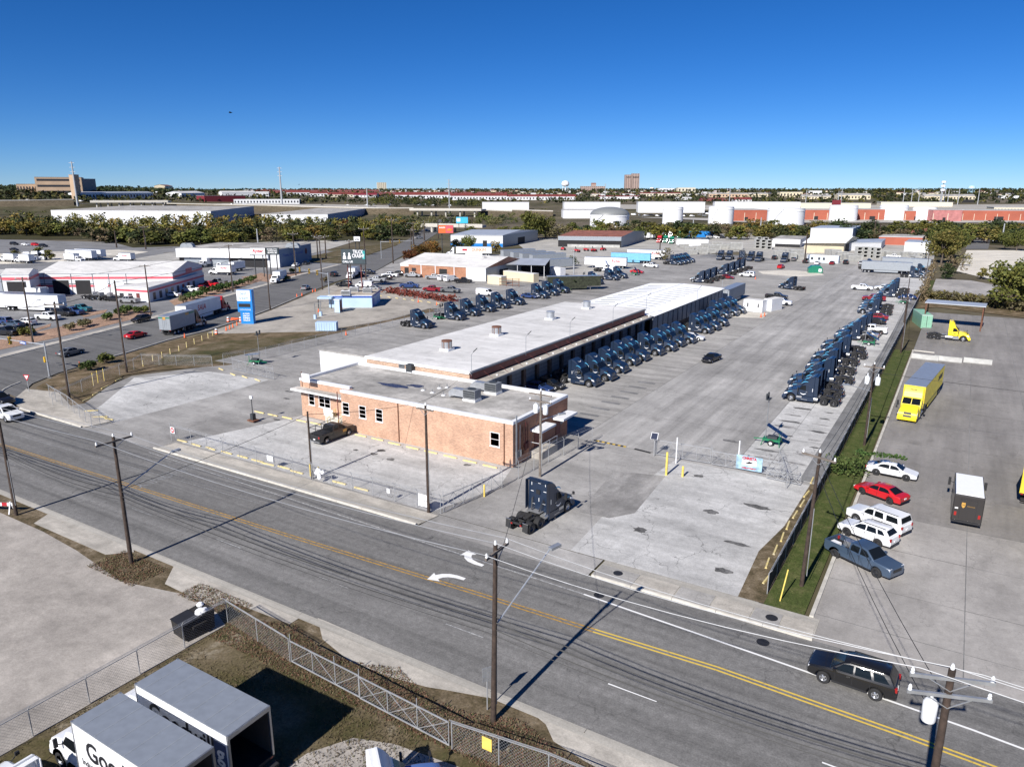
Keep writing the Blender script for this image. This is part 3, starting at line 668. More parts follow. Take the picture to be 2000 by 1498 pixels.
    for s_ in (-1, 1):
        b = MB(); hi = zbelt - .02
        for x in (T['cab'][0][0] - .35, T['sides'][0][-1][0], T['sides'][min(1, len(T['sides']) - 1)][-1][0] + .05): b.box(x - .012, x + .012, s_ * (W - .06), s_ * (W + .004), zb + .14, hi, 'black_plastic')
        b.box(T['rx'] + r * 1.2, T['fx'] - r * 1.2, s_ * (W - .1), s_ * (W + .006), zb + .0, zb + .1, 'black_plastic'); b.build('door_seam', root)
        for x in (T['sides'][0][-1][0] + .12,): MB().box(x, x + .2, s_ * (W - .05), s_ * (W + .025), zbelt - .2, zbelt - .16, 'paint').build('door_handle', root)
    zt = T['low'][1][1]
    MB().box(L - .06, L + .012, -W * .5, W * .5, zt - .3, zt - .06, 'black_plastic').build('grille', root)
    MB().box(-L - .012, -L + .05, -W * .8, W * .8, .38, .52, 'black_plastic' if style != 'pickup' else 'chrome').build('bumper', root)
    MB().box(-L - .02, -L + .02, -.16, .16, .66, .8, 'plate_white').build('licence_plate', root)
    if style in ('suv', 'wagon', 'crossover'):
        for s_ in (-1, 1): MB().bar((.1, s_ * (T['wr'] - .06), zr + .03), (-1.7 if style != 'wagon' else -2.1, s_ * (T['wr'] - .06), zr + .035), .05, .04, 'black_plastic').build('roof_rail', root)
    return root
CARS = {s: car(s) for s in ('sedan', 'suv', 'crossover', 'wagon', 'pickup', 'van')}
# ================================================================ road tractors (nose to +x, origin under the wheelbase centre)
def ribbon(pts, w, y, mat, b, flip=1):
    """curved stripe on a flank: points (x, z)"""
    n = len(pts); up = []; dn = []
    for i, p in enumerate(pts):
        a = Vector(pts[max(0, i - 1)]); c = Vector(pts[min(n - 1, i + 1)]); t = (c - a).normalized(); k = w * math.sin(math.pi * (i + .35) / (n - .3)) / 2 + .012
        up.append((p[0] - t.y * k, p[1] + t.x * k)); dn.append((p[0] + t.y * k, p[1] - t.x * k))
    for i in range(n - 1):
        q = [(x, y, z) for x, z in (dn[i], dn[i + 1], up[i + 1], up[i])]
        b.face(q if flip > 0 else q[::-1], mat)
def tractor(name, sleeper=True, marks=True):
    root = thing(name, name, 'truck'); fx, a1, a2, r = 2.6, -1.75, -3.07, .52
    back = -.45 if sleeper else .35
    top = 3.95 if sleeper else 3.9
    b = MB(); cabp = [(1.5, .95), (1.78, 1.25), (1.76, 1.92), (1.12, 2.72), (1.0, 2.8), (.86, 3.02), (.55, 3.45), (.1, 3.78), (back + .1 if sleeper else .2, top), (back, top), (back, .95)]
    if not sleeper: cabp = [(1.5, .95), (1.78, 1.25), (1.76, 1.92), (1.16, 2.72), (1.06, 2.84), (.98, 3.1), (.8, 3.5), (.55, 3.85), (back + .12, 3.98), (back, 3.98), (back, .95)]
    b.prof(cabp, lambda x, z: 1.2 - .05 * max(0, (z - 2.7)), .1, 'truck_paint')
    # side extenders behind the cab
    for s_ in (-1, 1): b.box(back - .42, back + .03, s_ * 1.13, s_ * 1.17, 1.0, top - .12, 'truck_paint')
    b.box(back - .3, back + .02, -1.12, 1.12, top - .14, top - .08, 'truck_paint')
    cab = b.build('cab', root)
    b = MB(); hood = [(1.72, .62), (1.74, 1.93), (2.5, 1.78), (3.15, 1.58), (3.5, 1.36), (3.66, 1.0), (3.7, .62), (3.42, .5)] + arch(fx, .66, .52, .5)
    b.prof(hood, lambda x, z: 1.2 - .2 * max(0, z - .9) - .1 * max(0, x - 3.0), .09, 'truck_paint'); b.build('hood', root)
    MB().slab([(3.45, .3), (3.82, .34), (3.86, .7), (3.6, .78), (3.45, .7)], -1.12, 1.12, 'truck_paint').build('bumper', root)
    b = MB(); b.add([(3.73, -.5, .74), (3.73, .5, .74), (3.54, .42, 1.36), (3.54, -.42, 1.36)], [(0, 1, 2, 3)], 'black_plastic')
    for k in range(4): b.box(3.56 + .03 * (3 - k), 3.76 + .0 * k - .05 * k, -.47, .47, .84 + k * .13, .86 + k * .13, 'alu')
    b.build('grille', root)
    ws = [(1.745, 1.98), (1.17, 2.68)]; e = Vector((.7, .57)).normalized() * .03
    for s_ in (-1, 1):
        q = [(ws[0][0] + e.x, s_ * .03, ws[0][1] + e.y), (ws[0][0] + e.x, s_ * 1.06, ws[0][1] + e.y), (ws[1][0] + e.x, s_ * 1.02, ws[1][1] + e.y), (ws[1][0] + e.x, s_ * .03, ws[1][1] + e.y)]
        MB().face(q if s_ > 0 else q[::-1], 'glass_dark').build('windscreen', root)
        w = [(1.62, 1.92), (1.2, 2.5), (.7, 2.55), (.66, 1.82)]
        q = [(x, s_ * 1.208, z) for x, z in w]; MB().face(q if s_ > 0 else q[::-1], 'glass_dark').build('side_window', root)
        b = MB().box(.42, .45, s_ * 1.2, s_ * 1.206, 1.0, 2.6, 'black_plastic').box(.48, .66, s_ * 1.2, s_ * 1.215, 1.62, 1.68, 'alu'); b.build('door_seam', root)
        b = MB(); b.slab([(3.1, 1.05), (3.58, .98), (3.5, 1.2), (3.1, 1.3)], s_ * .96, s_ * 1.13, 'lamp_clear'); b.build('headlight', root)
        b = MB(); b.bar((1.55, s_ * 1.2, 1.75), (1.72, s_ * 1.52, 1.9), .04, .04, 'black_plastic').box(1.62, 1.74, s_ * 1.42, s_ * 1.66, 1.65, 2.3, 'black_plastic'); b.build('mirror', root)
        b = MB(); b.bar((3.0, s_ * 1.0, 1.5), (3.15, s_ * 1.4, 1.75), .035, .035, 'black_plastic').box(3.08, 3.2, s_ * 1.32, s_ * 1.52, 1.68, 1.95, 'black_plastic'); b.build('hood_mirror', root)
        if sleeper:
            b = MB().slab([(-.42, .34), (1.9, .34), (1.95, .92), (-.42, .98)], s_ * 1.08, s_ * 1.19, 'truck_paint').box(.4, 1.2, s_ * 1.19, s_ * 1.2, .5, .56, 'alu').box(1.15, 1.85, s_ * 1.19, s_ * 1.205, .7, .98, 'alu'); b.build('chassis_skirt', root)
            MB().cyl((-.95, s_ * .82, .68), (-.42, s_ * .82, .68), .3, n=14, m='alu').build('fuel_tank', root)
        else:
            MB().cyl((-.5, s_ * .9, .66), (.75, s_ * .9, .66), .31, n=16, m='alu').build('fuel_tank', root)
            MB().slab([(.8, .36), (1.85, .36), (1.9, .92), (.8, .92)], s_ * 1.02, s_ * 1.19, 'alu').build('step_box', root)
        wheel(root, fx, s_ * 1.02, r, .3, rimm='rim', side=s_)
        for ax in (a1, a2): wheel(root, ax, s_ * .93, r, .58, True, 'rim_dark', s_)
        MB().slab([(-3.66, 1.1), (-3.62, 1.1), (-3.72, .3), (-3.76, .3)], s_ * .62, s_ * 1.2, 'mud_rubber').build('mudflap', root)
        MB().box(-3.72, -3.66, s_ * .62, s_ * 1.2, 1.06, 1.12, 'chrome').build('mudflap_bracket', root)
        MB().box(-3.82, -3.78, s_ * .4, s_ * .58, .78, .9, 'lamp_red').build('tail_light', root)
    b = MB()
    for s_ in (-1, 1): b.box(-3.8, 1.0, s_ * .38, s_ * .47, .74, 1.0, 'frame_black')
    for x in (-3.7, -3.0, -2.3, -1.2, -.75): b.box(x, x + .1, -.4, .4, .78, .96, 'frame_black')
    for ax in (a1, a2): b.cyl((ax, -.9, .52), (ax, .9, .52), .11, n=8, m='frame_black'); b.cyl((ax, 0, .52), (ax + .01, 0, .86), .2, .2, n=10, m='grease')
    b.cyl((fx, -.9, .5), (fx, .9, .5), .07, n=8, m='frame_black'); b.box(.2, 3.4, -.7, .7, .6, 1.0, 'frame_black')
    for ax in (a1 - .66,): b.box(ax - .6, ax + .6, -.75, -.5, .94, 1.0, 'frame_black'); b.box(ax - .6, ax + .6, .5, .75, .94, 1.0, 'frame_black')
    b.build('chassis', root)
    MB().box(-1.15, back - .02, -.6, .6, 1.0, 1.03, 'deck_plate').build('deck_plate', root)
    b = MB(); x0 = -2.4
    b.add([(x0 + .5, -.45, 1.22), (x0 + .5, .45, 1.22), (x0 - .1, .5, 1.21), (x0 - .62, .42, 1.1), (x0 - .55, .06, 1.12), (x0 - .05, .06, 1.2), (x0 - .05, -.06, 1.2), (x0 - .55, -.06, 1.12), (x0 - .62, -.42, 1.1), (x0 - .1, -.5, 1.21)], [tuple(range(10))], 'grease')
    b.box(x0 - .3, x0 + .3, -.52, .52, 1.0, 1.14, 'grease'); b.build('fifth_wheel', root)
    b = MB()
    for s_ in (-1, 1):
        for k in range(3): b.cyl((back - .02, s_ * (.55 + .09 * k), 2.2 - .1 * k), (back - .5, s_ * (.35 + .05 * k), 1.1), .022, n=6, m='black_plastic')
    b.box(back - .1, back - .005, -.2, .2, 2.55, 2.95, 'black_plastic'); b.build('air_hoses', root)
    if marks:
        b = MB()
        for (y, z, w, h) in ((-.75, 3.55, .05, .3), (.75, 3.4, .05, .3), (-.1, 3.6, .3, .05), (-.7, 2.9, .3, .05), (.7, 2.7, .3, .05), (-.05, 2.0, .05, .35), (-.6, 1.7, .3, .05), (.55, 1.5, .3, .05)):
            b.box(back - .012, back - .003, y - w / 2, y + w / 2, z - h / 2, z + h / 2, 'decal_white')
        b.build('reflective_tape', root)
        for s_ in (-1, 1):
            b = MB(); pts = [(.45 + .9 * t, 3.08 + .1 * math.sin(t * 3.1) - .32 * t * t) for t in [i / 8 for i in range(9)]]
            ribbon(pts, .1, s_ * 1.21, 'decal_blue', b, -s_ if False else (1 if s_ < 0 else -1)); b.build('blue_stripe', root)
            b = MB(); pts = [(.62 + .75 * t, 1.42 - .16 * math.sin(t * math.pi)) for t in [i / 8 for i in range(9)]]
            ribbon(pts, .09, s_ * 1.212, 'decal_white', b, 1 if s_ < 0 else -1); b.build('smile_mark', root)
            b = MB(); pts = [(2.45 + .7 * t, 1.52 - .16 * t) for t in [i / 6 for i in range(7)]]
            ribbon(pts, .06, s_ * 1.09, 'decal_blue', b, 1 if s_ < 0 else -1); b.build('hood_stripe', root)
            MB().box(back + .22, back + .28, s_ * 1.2, s_ * 1.206, 1.75, 2.2, 'decal_white').build('number_decal', root)
        # pale arc on the roof fairing
        b = MB(); q = []
        for i in range(9):
            y = -.5 + i / 8; q.append((y, .045 * math.sin(math.pi * (i + .4) / 8.8) + .01, -.2 * (1 - (2 * i / 8 - 1) ** 2)))
        f = lambda y, d: (.33 - d * .9 + .02, y, 3.63 + d * .62 + .03)
        for i in range(8): b.face([f(q[i][0], q[i][2] - q[i][1]), f(q[i + 1][0], q[i + 1][2] - q[i + 1][1]), f(q[i + 1][0], q[i + 1][2] + q[i + 1][1]), f(q[i][0], q[i][2] + q[i][1])], 'decal_white')
        b.build('roof_mark', root)
    return root
TRACTOR = tractor('semi_tractor'); DAYCAB = tractor('day_cab_tractor', False, False)

# ================================================================ trailers and box bodies (front to +x, origin under the middle)
def trailer(name, L=16.1, side='trailer_white', roof='trailer_roof', rear='trailer_white', z0=1.2, z1=4.1, skirt=True, reefer=False):
    root = thing(name, name, 'trailer'); h = L / 2; w = 1.29
    b = MB().box(-h, h, -w, -w + .05, z0, z1, side).box(-h, h, w - .05, w, z0, z1, side)
    for i in range(int(L / 1.22)):
        x = -h + .6 + i * 1.22
        for s_ in (-1, 1): b.box(x, x + .03, s_ * w, s_ * (w + .008), z0 + .15, z1 - .12, side)
    b.build('side_wall', root)
    MB().box(-h, h, -w, w, z1 - .03, z1 + .025, roof).build('roof', root)
    MB().box(h - .05, h, -w + .05, w - .05, z0, z1 - .03, side).build('front_wall', root)
    MB().box(-h, h, -w + .03, w - .03, z0 - .12, z0 + .04, 'frame_black').build('floor', root)
    for s_ in (-1, 1):
        b = MB().box(-h - .03, -h, s_ * .02, s_ * (w - .06), z0 + .06, z1 - .12, rear); b.build('rear_door', root)
        MB().cyl((-h - .05, s_ * .4, z0 + .1), (-h - .05, s_ * .4, z1 - .2), .022, n=6, m='alu').build('lock_rod', root)
        MB().box(-h - .04, -h, s_ * (w - .3), s_ * (w - .1), z0 - .1, z0, 'lamp_red').build('tail_light', root)
        MB().box(h - 3.1, h - 2.95, s_ * .75 - .06, s_ * .75 + .06, .1, z0 - .1, 'alu').build('landing_leg', root)
        for x in (-h + 1.3, -h + 2.55): wheel(root, x, s_ * .95, .51, .56, True, 'alu', s_)
        if skirt: MB().box(-h + 4.2, h - 4.2, s_ * (w - .06), s_ * (w - .03), .45, z0 - .12, side).build('side_skirt', root)
    MB().box(-h - .05, -h + .08, -w, w, z1 - .14, z1 + .03, 'alu').build('rear_header', root)
    b = MB().box(-h, -h + .1, -1.1, 1.1, .5, .62, 'frame_black').box(-h, -h + .1, -.7, -.6, .5, z0 - .1, 'frame_black').box(-h, -h + .1, .6, .7, .5, z0 - .1, 'frame_black'); b.build('underride_guard', root)
    b = MB().box(-h + .5, -h + 4, -.5, -.4, .6, z0 - .1, 'frame_black').box(-h + .5, -h + 4, .4, .5, .6, z0 - .1, 'frame_black'); b.build('bogie', root)
    if reefer: MB().box(h, h + .55, -.95, .95, 1.9, 3.9, 'trailer_white').build('cooling_unit', root)
    return root
def box_truck(name, L=7.2, paint_='truck_white', side='trailer_white', open_back=False, z0=1.05, z1=3.85, cabz=2.55):
    """conventional cab straight truck: box behind, nose to +x; origin under the middle"""
    root = thing(name, name, 'truck'); xb = -L / 2 - 1.1; xf = xb + L; w = 1.27
    b = MB().box(xb, xf, -w, -w + .05, z0, z1, side).box(xb, xf, w - .05, w, z0, z1, side).box(xf - .05, xf, -w + .05, w - .05, z0, z1 - .03, side)
    if open_back:
        b.box(xb + .05, xf - .06, -w + .052, -w + .07, z0 + .05, z1 - .05, 'trailer_inside').box(xb + .05, xf - .06, w - .07, w - .052, z0 + .05, z1 - .05, 'trailer_inside').box(xf - .08, xf - .055, -w + .08, w - .08, z0 + .05, z1 - .05, 'trailer_inside')
    b.build('cargo_box', root)
    MB().box(xb, xf, -w, w, z1 - .03, z1 + .03, 'trailer_roof').build('box_roof', root)
    for k in range(int(L / 1.2)): MB().box(xb + .6 + k * 1.2, xb + .64 + k * 1.2, -w + .05, w - .05, z1 + .03, z1 + .04, 'trailer_grey').build('roof_seam', root)
    for c_ in ((xb, -w), (xb, w - .09), (xf - .09, -w), (xf - .09, w - .09)): MB().box(c_[0] - .01, c_[0] + .1, c_[1] - .01, c_[1] + .1, z0, z1 + .04, 'alu').build('corner_post', root)
    MB().box(xb, xf, -w, w, z0 - .14, z0 + .03, 'frame_black').build('box_floor', root)
    if not open_back: MB().box(xb - .03, xb, -w + .1, w - .1, z0 + .05, z1 - .1, side).build('rear_door', root)
    MB().box(xb - .03, xb + .06, -w, w, z1 - .2, z1 + .03, 'alu').build('rear_header', root)
    MB().box(xb - .35, xb, -w + .05, w - .05, .55, .7, 'frame_black').build('rear_bumper', root)
    b = MB()
    for s_ in (-1, 1): b.box(xb + .2, xf + 2.6, s_ * .38, s_ * .48, .62, .88, 'frame_black')
    b.build('chassis', root)
    cb = xf + .2
    b = MB().prof([(cb, .7), (cb, cabz - .05), (cb + .15, cabz), (cb + 1.1, cabz - .04), (cb + 1.3, cabz - .15), (cb + 1.75, 1.72), (cb + 1.75, .7)], lambda x, z: 1.06 - .1 * max(0, z - 1.7), .08, paint_); b.build('cab', root)
    fx = cb + 2.1
    b = MB().prof([(cb + 1.7, .55), (cb + 1.7, 1.74), (cb + 2.4, 1.62), (cb + 2.9, 1.4), (cb + 3.05, 1.0), (cb + 3.08, .5), (fx + .62, .48)] + arch(fx, .58, .46, .48)[0:] , lambda x, z: 1.1 - .16 * max(0, z - .9), .08, paint_); b.build('hood', root)
    e = .014; ws = [(cb + 1.73, 1.76), (cb + 1.33, cabz - .22)]
    MB().face([(ws[0][0] + e, -.88, ws[0][1]), (ws[0][0] + e, .88, ws[0][1]), (ws[1][0] + e, .8, ws[1][1]), (ws[1][0] + e, -.8, ws[1][1])], 'glass_dark').build('windscreen', root)
    MB().box(cb + 3.0, cb + 3.18, -1.08, 1.08, .35, .62, 'chrome').build('bumper', root)
    MB().box(cb + 2.98, cb + 3.09, -.5, .5, .75, 1.25, 'black_plastic').build('grille', root)
    for s_ in (-1, 1):
        w_ = [(cb + 1.55, 1.72), (cb + 1.2, cabz - .3), (cb + .45, cabz - .28), (cb + .4, 1.62)]
        q = [(x, s_ * (1.068 - .1 * max(0, z - 1.7)), z) for x, z in w_]; MB().face(q if s_ > 0 else q[::-1], 'glass_dark').build('side_window', root)
        MB().box(cb + 2.6, cb + 3.02, s_ * .7, s_ * 1.02, .95, 1.2, 'lamp_clear').build('headlight', root)
        b = MB().bar((cb + 1.5, s_ * 1.05, 1.7), (cb + 1.6, s_ * 1.35, 1.85), .04, .04, 'black_plastic').box(cb + 1.5, cb + 1.62, s_ * 1.28, s_ * 1.46, 1.7, 2.2, 'black_plastic'); b.build('mirror', root)
        wheel(root, fx, s_ * .98, .46, .26, rimm='rim', side=s_); wheel(root, xb + 1.9, s_ * .9, .46, .5, True, 'alu', s_)
        MB().box(xb - .02, xb + .02, s_ * (w - .3), s_ * (w - .12), z0 - .12, z0 - .02, 'lamp_red').build('tail_light', root)
        MB().cyl((cb - .3, s_ * .8, .6), (cb + .7, s_ * .8, .6), .26, n=12, m='alu').build('fuel_tank', root)
    root['xb'] = xb; root['xf'] = xf
    return root
def step_van(name, body='brown_van', roof='decal_white', L=6.6):
    root = thing(name, name, 'van'); h = L / 2; w = 1.16
    b = MB().prof([(-h, .6), (-h, 2.85), (-h + .12, 2.98), (h - .75, 2.98), (h - .6, 2.9), (h - .3, 1.55), (h - .1, 1.4), (h, .9), (h, .55)], lambda x, z: w, .06, body); b.build('body', root)
    MB().box(-h + .12, h - .95, -w + .09, w - .09, 2.97, 3.03, roof).build('roof', root)
    MB().face([(h - .27, -1.0, 1.58), (h - .27, 1.0, 1.58), (h - .57, .98, 2.78), (h - .57, -.98, 2.78)], 'glass_dark').build('windscreen', root)
    MB().box(-h - .02, -h, -.62, .62, .75, 2.6, body).build('rear_door', root)
    b = MB().box(-h - .03, -h - .02, -.64, -.6, .72, 2.62, 'black_plastic').box(-h - .03, -h - .02, .6, .64, .72, 2.62, 'black_plastic').box(-h - .03, -h - .02, -.64, .64, 2.58, 2.62, 'black_plastic'); b.build('door_frame', root)
    MB().box(-h - .22, -h + .02, -w + .02, w - .02, .45, .62, 'black_plastic').build('bumper', root)
    MB().box(h - .02, h + .12, -w + .02, w - .02, .42, .62, 'black_plastic').build('front_bumper', root)
    for s_ in (-1, 1):
        MB().box(-h - .025, -h, s_ * .82, s_ * 1.0, 1.0, 1.35, 'lamp_red').build('tail_light', root)
        MB().box(h - .02, h + .03, s_ * .6, s_ * .95, .78, 1.0, 'lamp_clear').build('headlight', root)
        b = MB().bar((h - .5, s_ * w, 1.9), (h - .35, s_ * (w + .3), 1.95), .04, .04, 'black_plastic').box(h - .42, h - .3, s_ * (w + .2), s_ * (w + .42), 1.55, 2.3, 'black_plastic'); b.build('mirror', root)
        MB().face([(h - .5, s_ * (w + .006), 1.65), (h - .72, s_ * (w + .006), 2.6), (h - 1.3, s_ * (w + .006), 2.6), (h - 1.3, s_ * (w + .006), 1.65)][:: -1 if s_ < 0 else 1], 'glass_dark').build('side_window', root)
        wheel(root, h - 1.0, s_ * .98, .42, .26, rimm='rim', side=s_); wheel(root, -h + 1.5, s_ * .9, .42, .46, True, 'rim_dark', s_)
    return root
# ================================================================ placing the vehicles
GOOD = box_truck('box_truck', 7.4, open_back=True, z0=1.05, z1=3.9); BOXT = box_truck('box_truck', 6.0, z1=3.5); STEP = step_van('step_van')
TRAIL = trailer('semi_trailer'); PUP = trailer('semi_trailer', 8.7)
index_kids(None)
SPECX = {'sedan': (1.45, -1.38, .92), 'suv': (1.48, -1.4, .98), 'crossover': (1.4, -1.3, .92), 'wagon': (1.55, -1.4, 1.0), 'pickup': (1.8, -1.84, 1.0), 'van': (1.75, -1.55, .98)}
SMALL = {'licence_plate', 'grille', 'mirror', 'door_seam', 'door_handle', 'bumper', 'roof_rail', 'rim'}
CATS = {'sedan': 'car', 'suv': 'car', 'crossover': 'car', 'wagon': 'car', 'pickup': 'pickup', 'van': 'van'}
NAMES = {'sedan': 'parked_car', 'suv': 'sport_utility', 'crossover': 'crossover_car', 'wagon': 'large_suv', 'pickup': 'pickup_truck', 'van': 'panel_van'}
def place_car(style, loc, hd, col, label, skip=(), group=None, rims=None):
    pm = {'paint': 'paint_' + col}
    if rims: pm['rim'] = rims
    c = copy_tree(CARS[style], loc, hd, label, CATS[style], group, pm, skip); c.name = NAMES[style]; return c
def car_wheels(style, f, r, side, col, label, z=.02, rims=None):
    """stood on the pixels where its near-side front and rear wheels touch the ground"""
    F_, R_ = Vector(G(*f)), Vector(G(*r)); d = (F_ - R_).normalized(); n = Vector((-d.y, d.x))
    fx, rx, W = SPECX[style]; mid = (F_ + R_) / 2 - d * (fx + rx) / 2 - n * side * (W - .08)
    return place_car(style, (mid.x, mid.y, z), math.atan2(d.y, d.x), col, label, rims=rims)
ex_ = car_wheels('suv', (1606.3, 1333.6), (1706.9, 1367.9), 1, 'charcoal', 'dark grey sport utility driving along the near road', 0.); ex_.scale = (1, 1, 1.05)
p_ = car_wheels('pickup', (1711.5, 1129), (1627.5, 1088.5), -1, 'steel_blue', 'steel blue crew cab pickup parked nose out beside the grass strip', rims='rim_dark')
car_wheels('crossover', (1653, 1046.7), (1711.7, 1069), 1, 'white', 'white crossover with dark sunroof parked next to the steel blue pickup', rims='rim_dark')
car_wheels('wagon', (1666.6, 1019), (1736, 1046), 1, 'white', 'tall white SUV with roof rails between crossover and red sedan')
car_wheels('sedan', (1686, 966.8), (1732, 983.6), 1, 'red', 'bright red sedan parked in the side lot', rims='rim_dark')
car_wheels('sedan', (1768, 940), (1710.2, 928.4), -1, 'white', 'white sedan with black wheels parked above the red sedan', rims='rim_dark')
pk = car_wheels('pickup', (682, 851), (638.8, 867.6), -1, 'black', 'black crew cab pickup with ladder rack beside the brick office wall')
# fixings that only these two carry
b = MB()
for x in (-2.75, -1.8, -.85): b.bar((x, -.92, 1.25), (x, -.92, 1.95), .05, .05, 'black_plastic').bar((x, .92, 1.25), (x, .92, 1.95), .05, .05, 'black_plastic').bar((x, -.95, 1.95), (x, .95, 1.95), .05, .05, 'black_plastic')
for s_ in (-1, 1): b.bar((-2.95, s_ * .93, 1.97), (1.4, s_ * .93, 2.02), .05, .06, 'black_plastic')
b.build('ladder_rack', pk); MB().box(-2.7, -.75, -.85, .85, 1.27, 1.31, 'black_plastic').build('bed_cover', pk)
blot_ = MB(); blot_.box(.75, 1.35, -1.012, -1.006, .78, 1.1, 'decal_gold'); blot_.build('door_emblem', pk)
MB().box(-1.9, -1.1, .15, .75, .83, 1.3, 'alu').build('toolbox', p_); MB().box(-2.6, -1.9, -.7, -.1, .83, 1.12, 'plate_white').build('bed_crate', p_)
# package van seen from behind
x, y = G(1883, 1030); vn = copy_tree(STEP, (x + .0, y + 3.3, .02), R(91), 'dark package delivery van with white roof, seen from its rear door', 'van'); vn.name = 'delivery_van'
vn.scale = (1.0, 1.0, 1.0)
b = MB()
pts = [(-.14, .26), (.14, .26), (.15, -.02), (.09, -.18), (0, -.26), (-.09, -.18), (-.15, -.02)]
b.face([(-3.345, -a + .38, 2.05 + c) for a, c in pts], 'decal_gold'); b.build('shield_emblem', vn)
lettering('UPS', .2, 'brown_van', vn, (-3.352, .38, 2.06), math.pi, .24); lettering('Worldwide Services', .12, 'decal_gold', vn, (-3.352, -.2, 2.02), math.pi, .6)
MB().box(-3.35, -3.33, .75, 1.0, 1.65, 1.78, 'plate_white').build('licence_plate', vn)
# ---- navy tractors
TS = {'air_hoses', 'hood_mirror', 'mudflap_bracket'}
def navy(x, y, hd, label, group, skip=(), paint=None, src=None, z=.03):
    c = copy_tree(src or TRACTOR, (x, y, z), hd, label, 'truck', group, paint, skip); c.name = 'semi_tractor'; return c
for i, (x, y) in enumerate([(-48.6, 99.1), (-48.3, 103.6), (-48.5, 109.2), (-48.5, 115.2), (-48.2, 119.2), (-47.6, 125.0), (-47.2, 129.4), (-46.9, 134.3), (-46.6, 138.3), (-46.8, 150.2), (-46.8, 154.6), (-46.6, 160.3), (-48.3, 170.6), (-47.7, 175.0), (-47.0, 179.4)]):
    navy(x + rng.uniform(-.5, .5), y, R(rng.uniform(-2.2, 2.2)), f'navy blue sleeper tractor backed to the dock doors, {ORD[i]} from the brick office', 'navy tractors backed to the dock')
for i, y in enumerate([107.2, 111.4, 115.6, 120.6, 127.4, 134.6, 141, 146.3, 158.8, 165.0, 170.4, 195.3, 200.8, 206.5, 230, 236.5, 244]):
    navy(-16.0 + rng.uniform(-.9, .7) + (-.6 if i > 4 else 0), y, math.pi + R(rng.uniform(-2.5, 2.5)), f'navy blue sleeper tractor parked with tail to the long yard fence, {ORD[i]} from the gate', 'navy tractors along the yard fence', TS if i > 8 else ())
for i, y in enumerate([124.3, 136.4, 143, 150, 156.2, 163.4, 176.9, 183.3, 189.8, 213.2, 225.7, 232.3]):
    navy(-100.2 + rng.uniform(-.3, .3), y, R(rng.uniform(-2, 2)), f'navy blue sleeper tractor across the lane behind the dock building, {ORD[i]} from the street', 'navy tractors behind the dock building', TS)
for i, (x, y) in enumerate([(-99.4, 286.3), (-98.9, 290), (-98.7, 294.2), (-98.3, 298.6)]):
    navy(x, y, R(rng.uniform(-3, 3)), f'navy tractor in the tight cluster of four before the concrete stacks, {ORD[i]} nearest the dock', 'cluster of four navy tractors', TS)
for i, (x, y) in enumerate([(-89.4, 318.4), (-86.0, 319.6), (-77.2, 321), (-73.6, 319.8), (-63.6, 321.2)]):
    navy(x, y, -math.pi / 2 + R(rng.uniform(-4, 4)), f'navy tractor facing the yard in front of the concrete stacks, {ORD[i]} from the dock side', 'navy tractors facing the yard', TS)
navy(-81.5, 322.5, math.pi / 2, 'navy tractor with its back to the yard among those facing it', 'navy tractors facing the yard', TS)
for i, y in enumerate([234.6, 241, 247.6, 262, 270, 277.4, 284.6]):
    navy(-71.6, y, math.pi + R(rng.uniform(-3, 3)), f'navy tractor in the middle row beyond the white dock roof, {ORD[i]} from that roof', 'navy tractors in the middle row', TS | ({'hood', 'bumper', 'grille'} if i == 0 else set()))
navy(-43.3, 232.4, R(164), 'lone navy tractor standing in the open middle of the yard', None, TS)
navy(-14.6, 286, R(2), 'navy tractor in front of the grey container at the yard corner', 'navy tractors at the yard corner', TS); navy(-13.0, 296.5, R(0), 'navy tractor half hidden behind the grey container', 'navy tractors at the yard corner', TS)
navy(-20.5, 300.5, R(5), 'navy tractor mostly hidden behind two grey containers', 'navy tractors at the yard corner', TS)
navy(-30.4, 308, R(3), 'navy tractor parked sideways before the concrete culverts', 'navy tractors at the yard corner', TS)
navy(-29.9, 54.1, R(83.8), 'navy sleeper tractor pulling out of the yard gate towards the road', None, z=.015)
YEL = {'truck_paint': 'truck_yellow'}
x, y = G(1880, 667.6); t = navy(x - 2.6, y + 1.0, R(1), 'yellow day cab tractor without trailer by the mint green container', None, paint=YEL, src=DAYCAB, z=.02); t.name = 'day_cab_tractor'
MB().box(.85, 1.25, -1.212, -1.203, 1.36, 1.46, 'decal_black').build('door_mark', t); MB().slab([(2.3, 1.5), (2.9, 1.42), (2.9, 1.46), (2.3, 1.55)], -1.1, -1.06, 'decal_black').build('hood_mark', t)
sm = navy(-3.35, 107.2, R(-95.5), 'yellow sleeper tractor hauling a long yellow trailer through the side lot', None, paint={'truck_paint': 'truck_yellow'}, src=DAYCAB, z=.02)
b = MB()
for k_ in range(5): b.bar((.73, -.36 + k_ * .16, 3.64), (.6, -.36 + k_ * .16 + .02, 3.8), .1, .02, 'decal_black')
b.build('roof_mark', sm)
tl = copy_tree(TRAIL, (-2.55, 115.3, .02), R(-96), 'long yellow trailer with blue grey roof behind the yellow tractor', 'trailer', None, {'trailer_white': 'trailer_yellow'}); tl.name = 'semi_trailer'
b = MB()
for k_ in range(9): b.box(-6.6 + k_ * .42, -6.32 + k_ * .42, 1.302, 1.312, 2.7, 3.3, 'decal_black')
b.build('side_mark', tl)
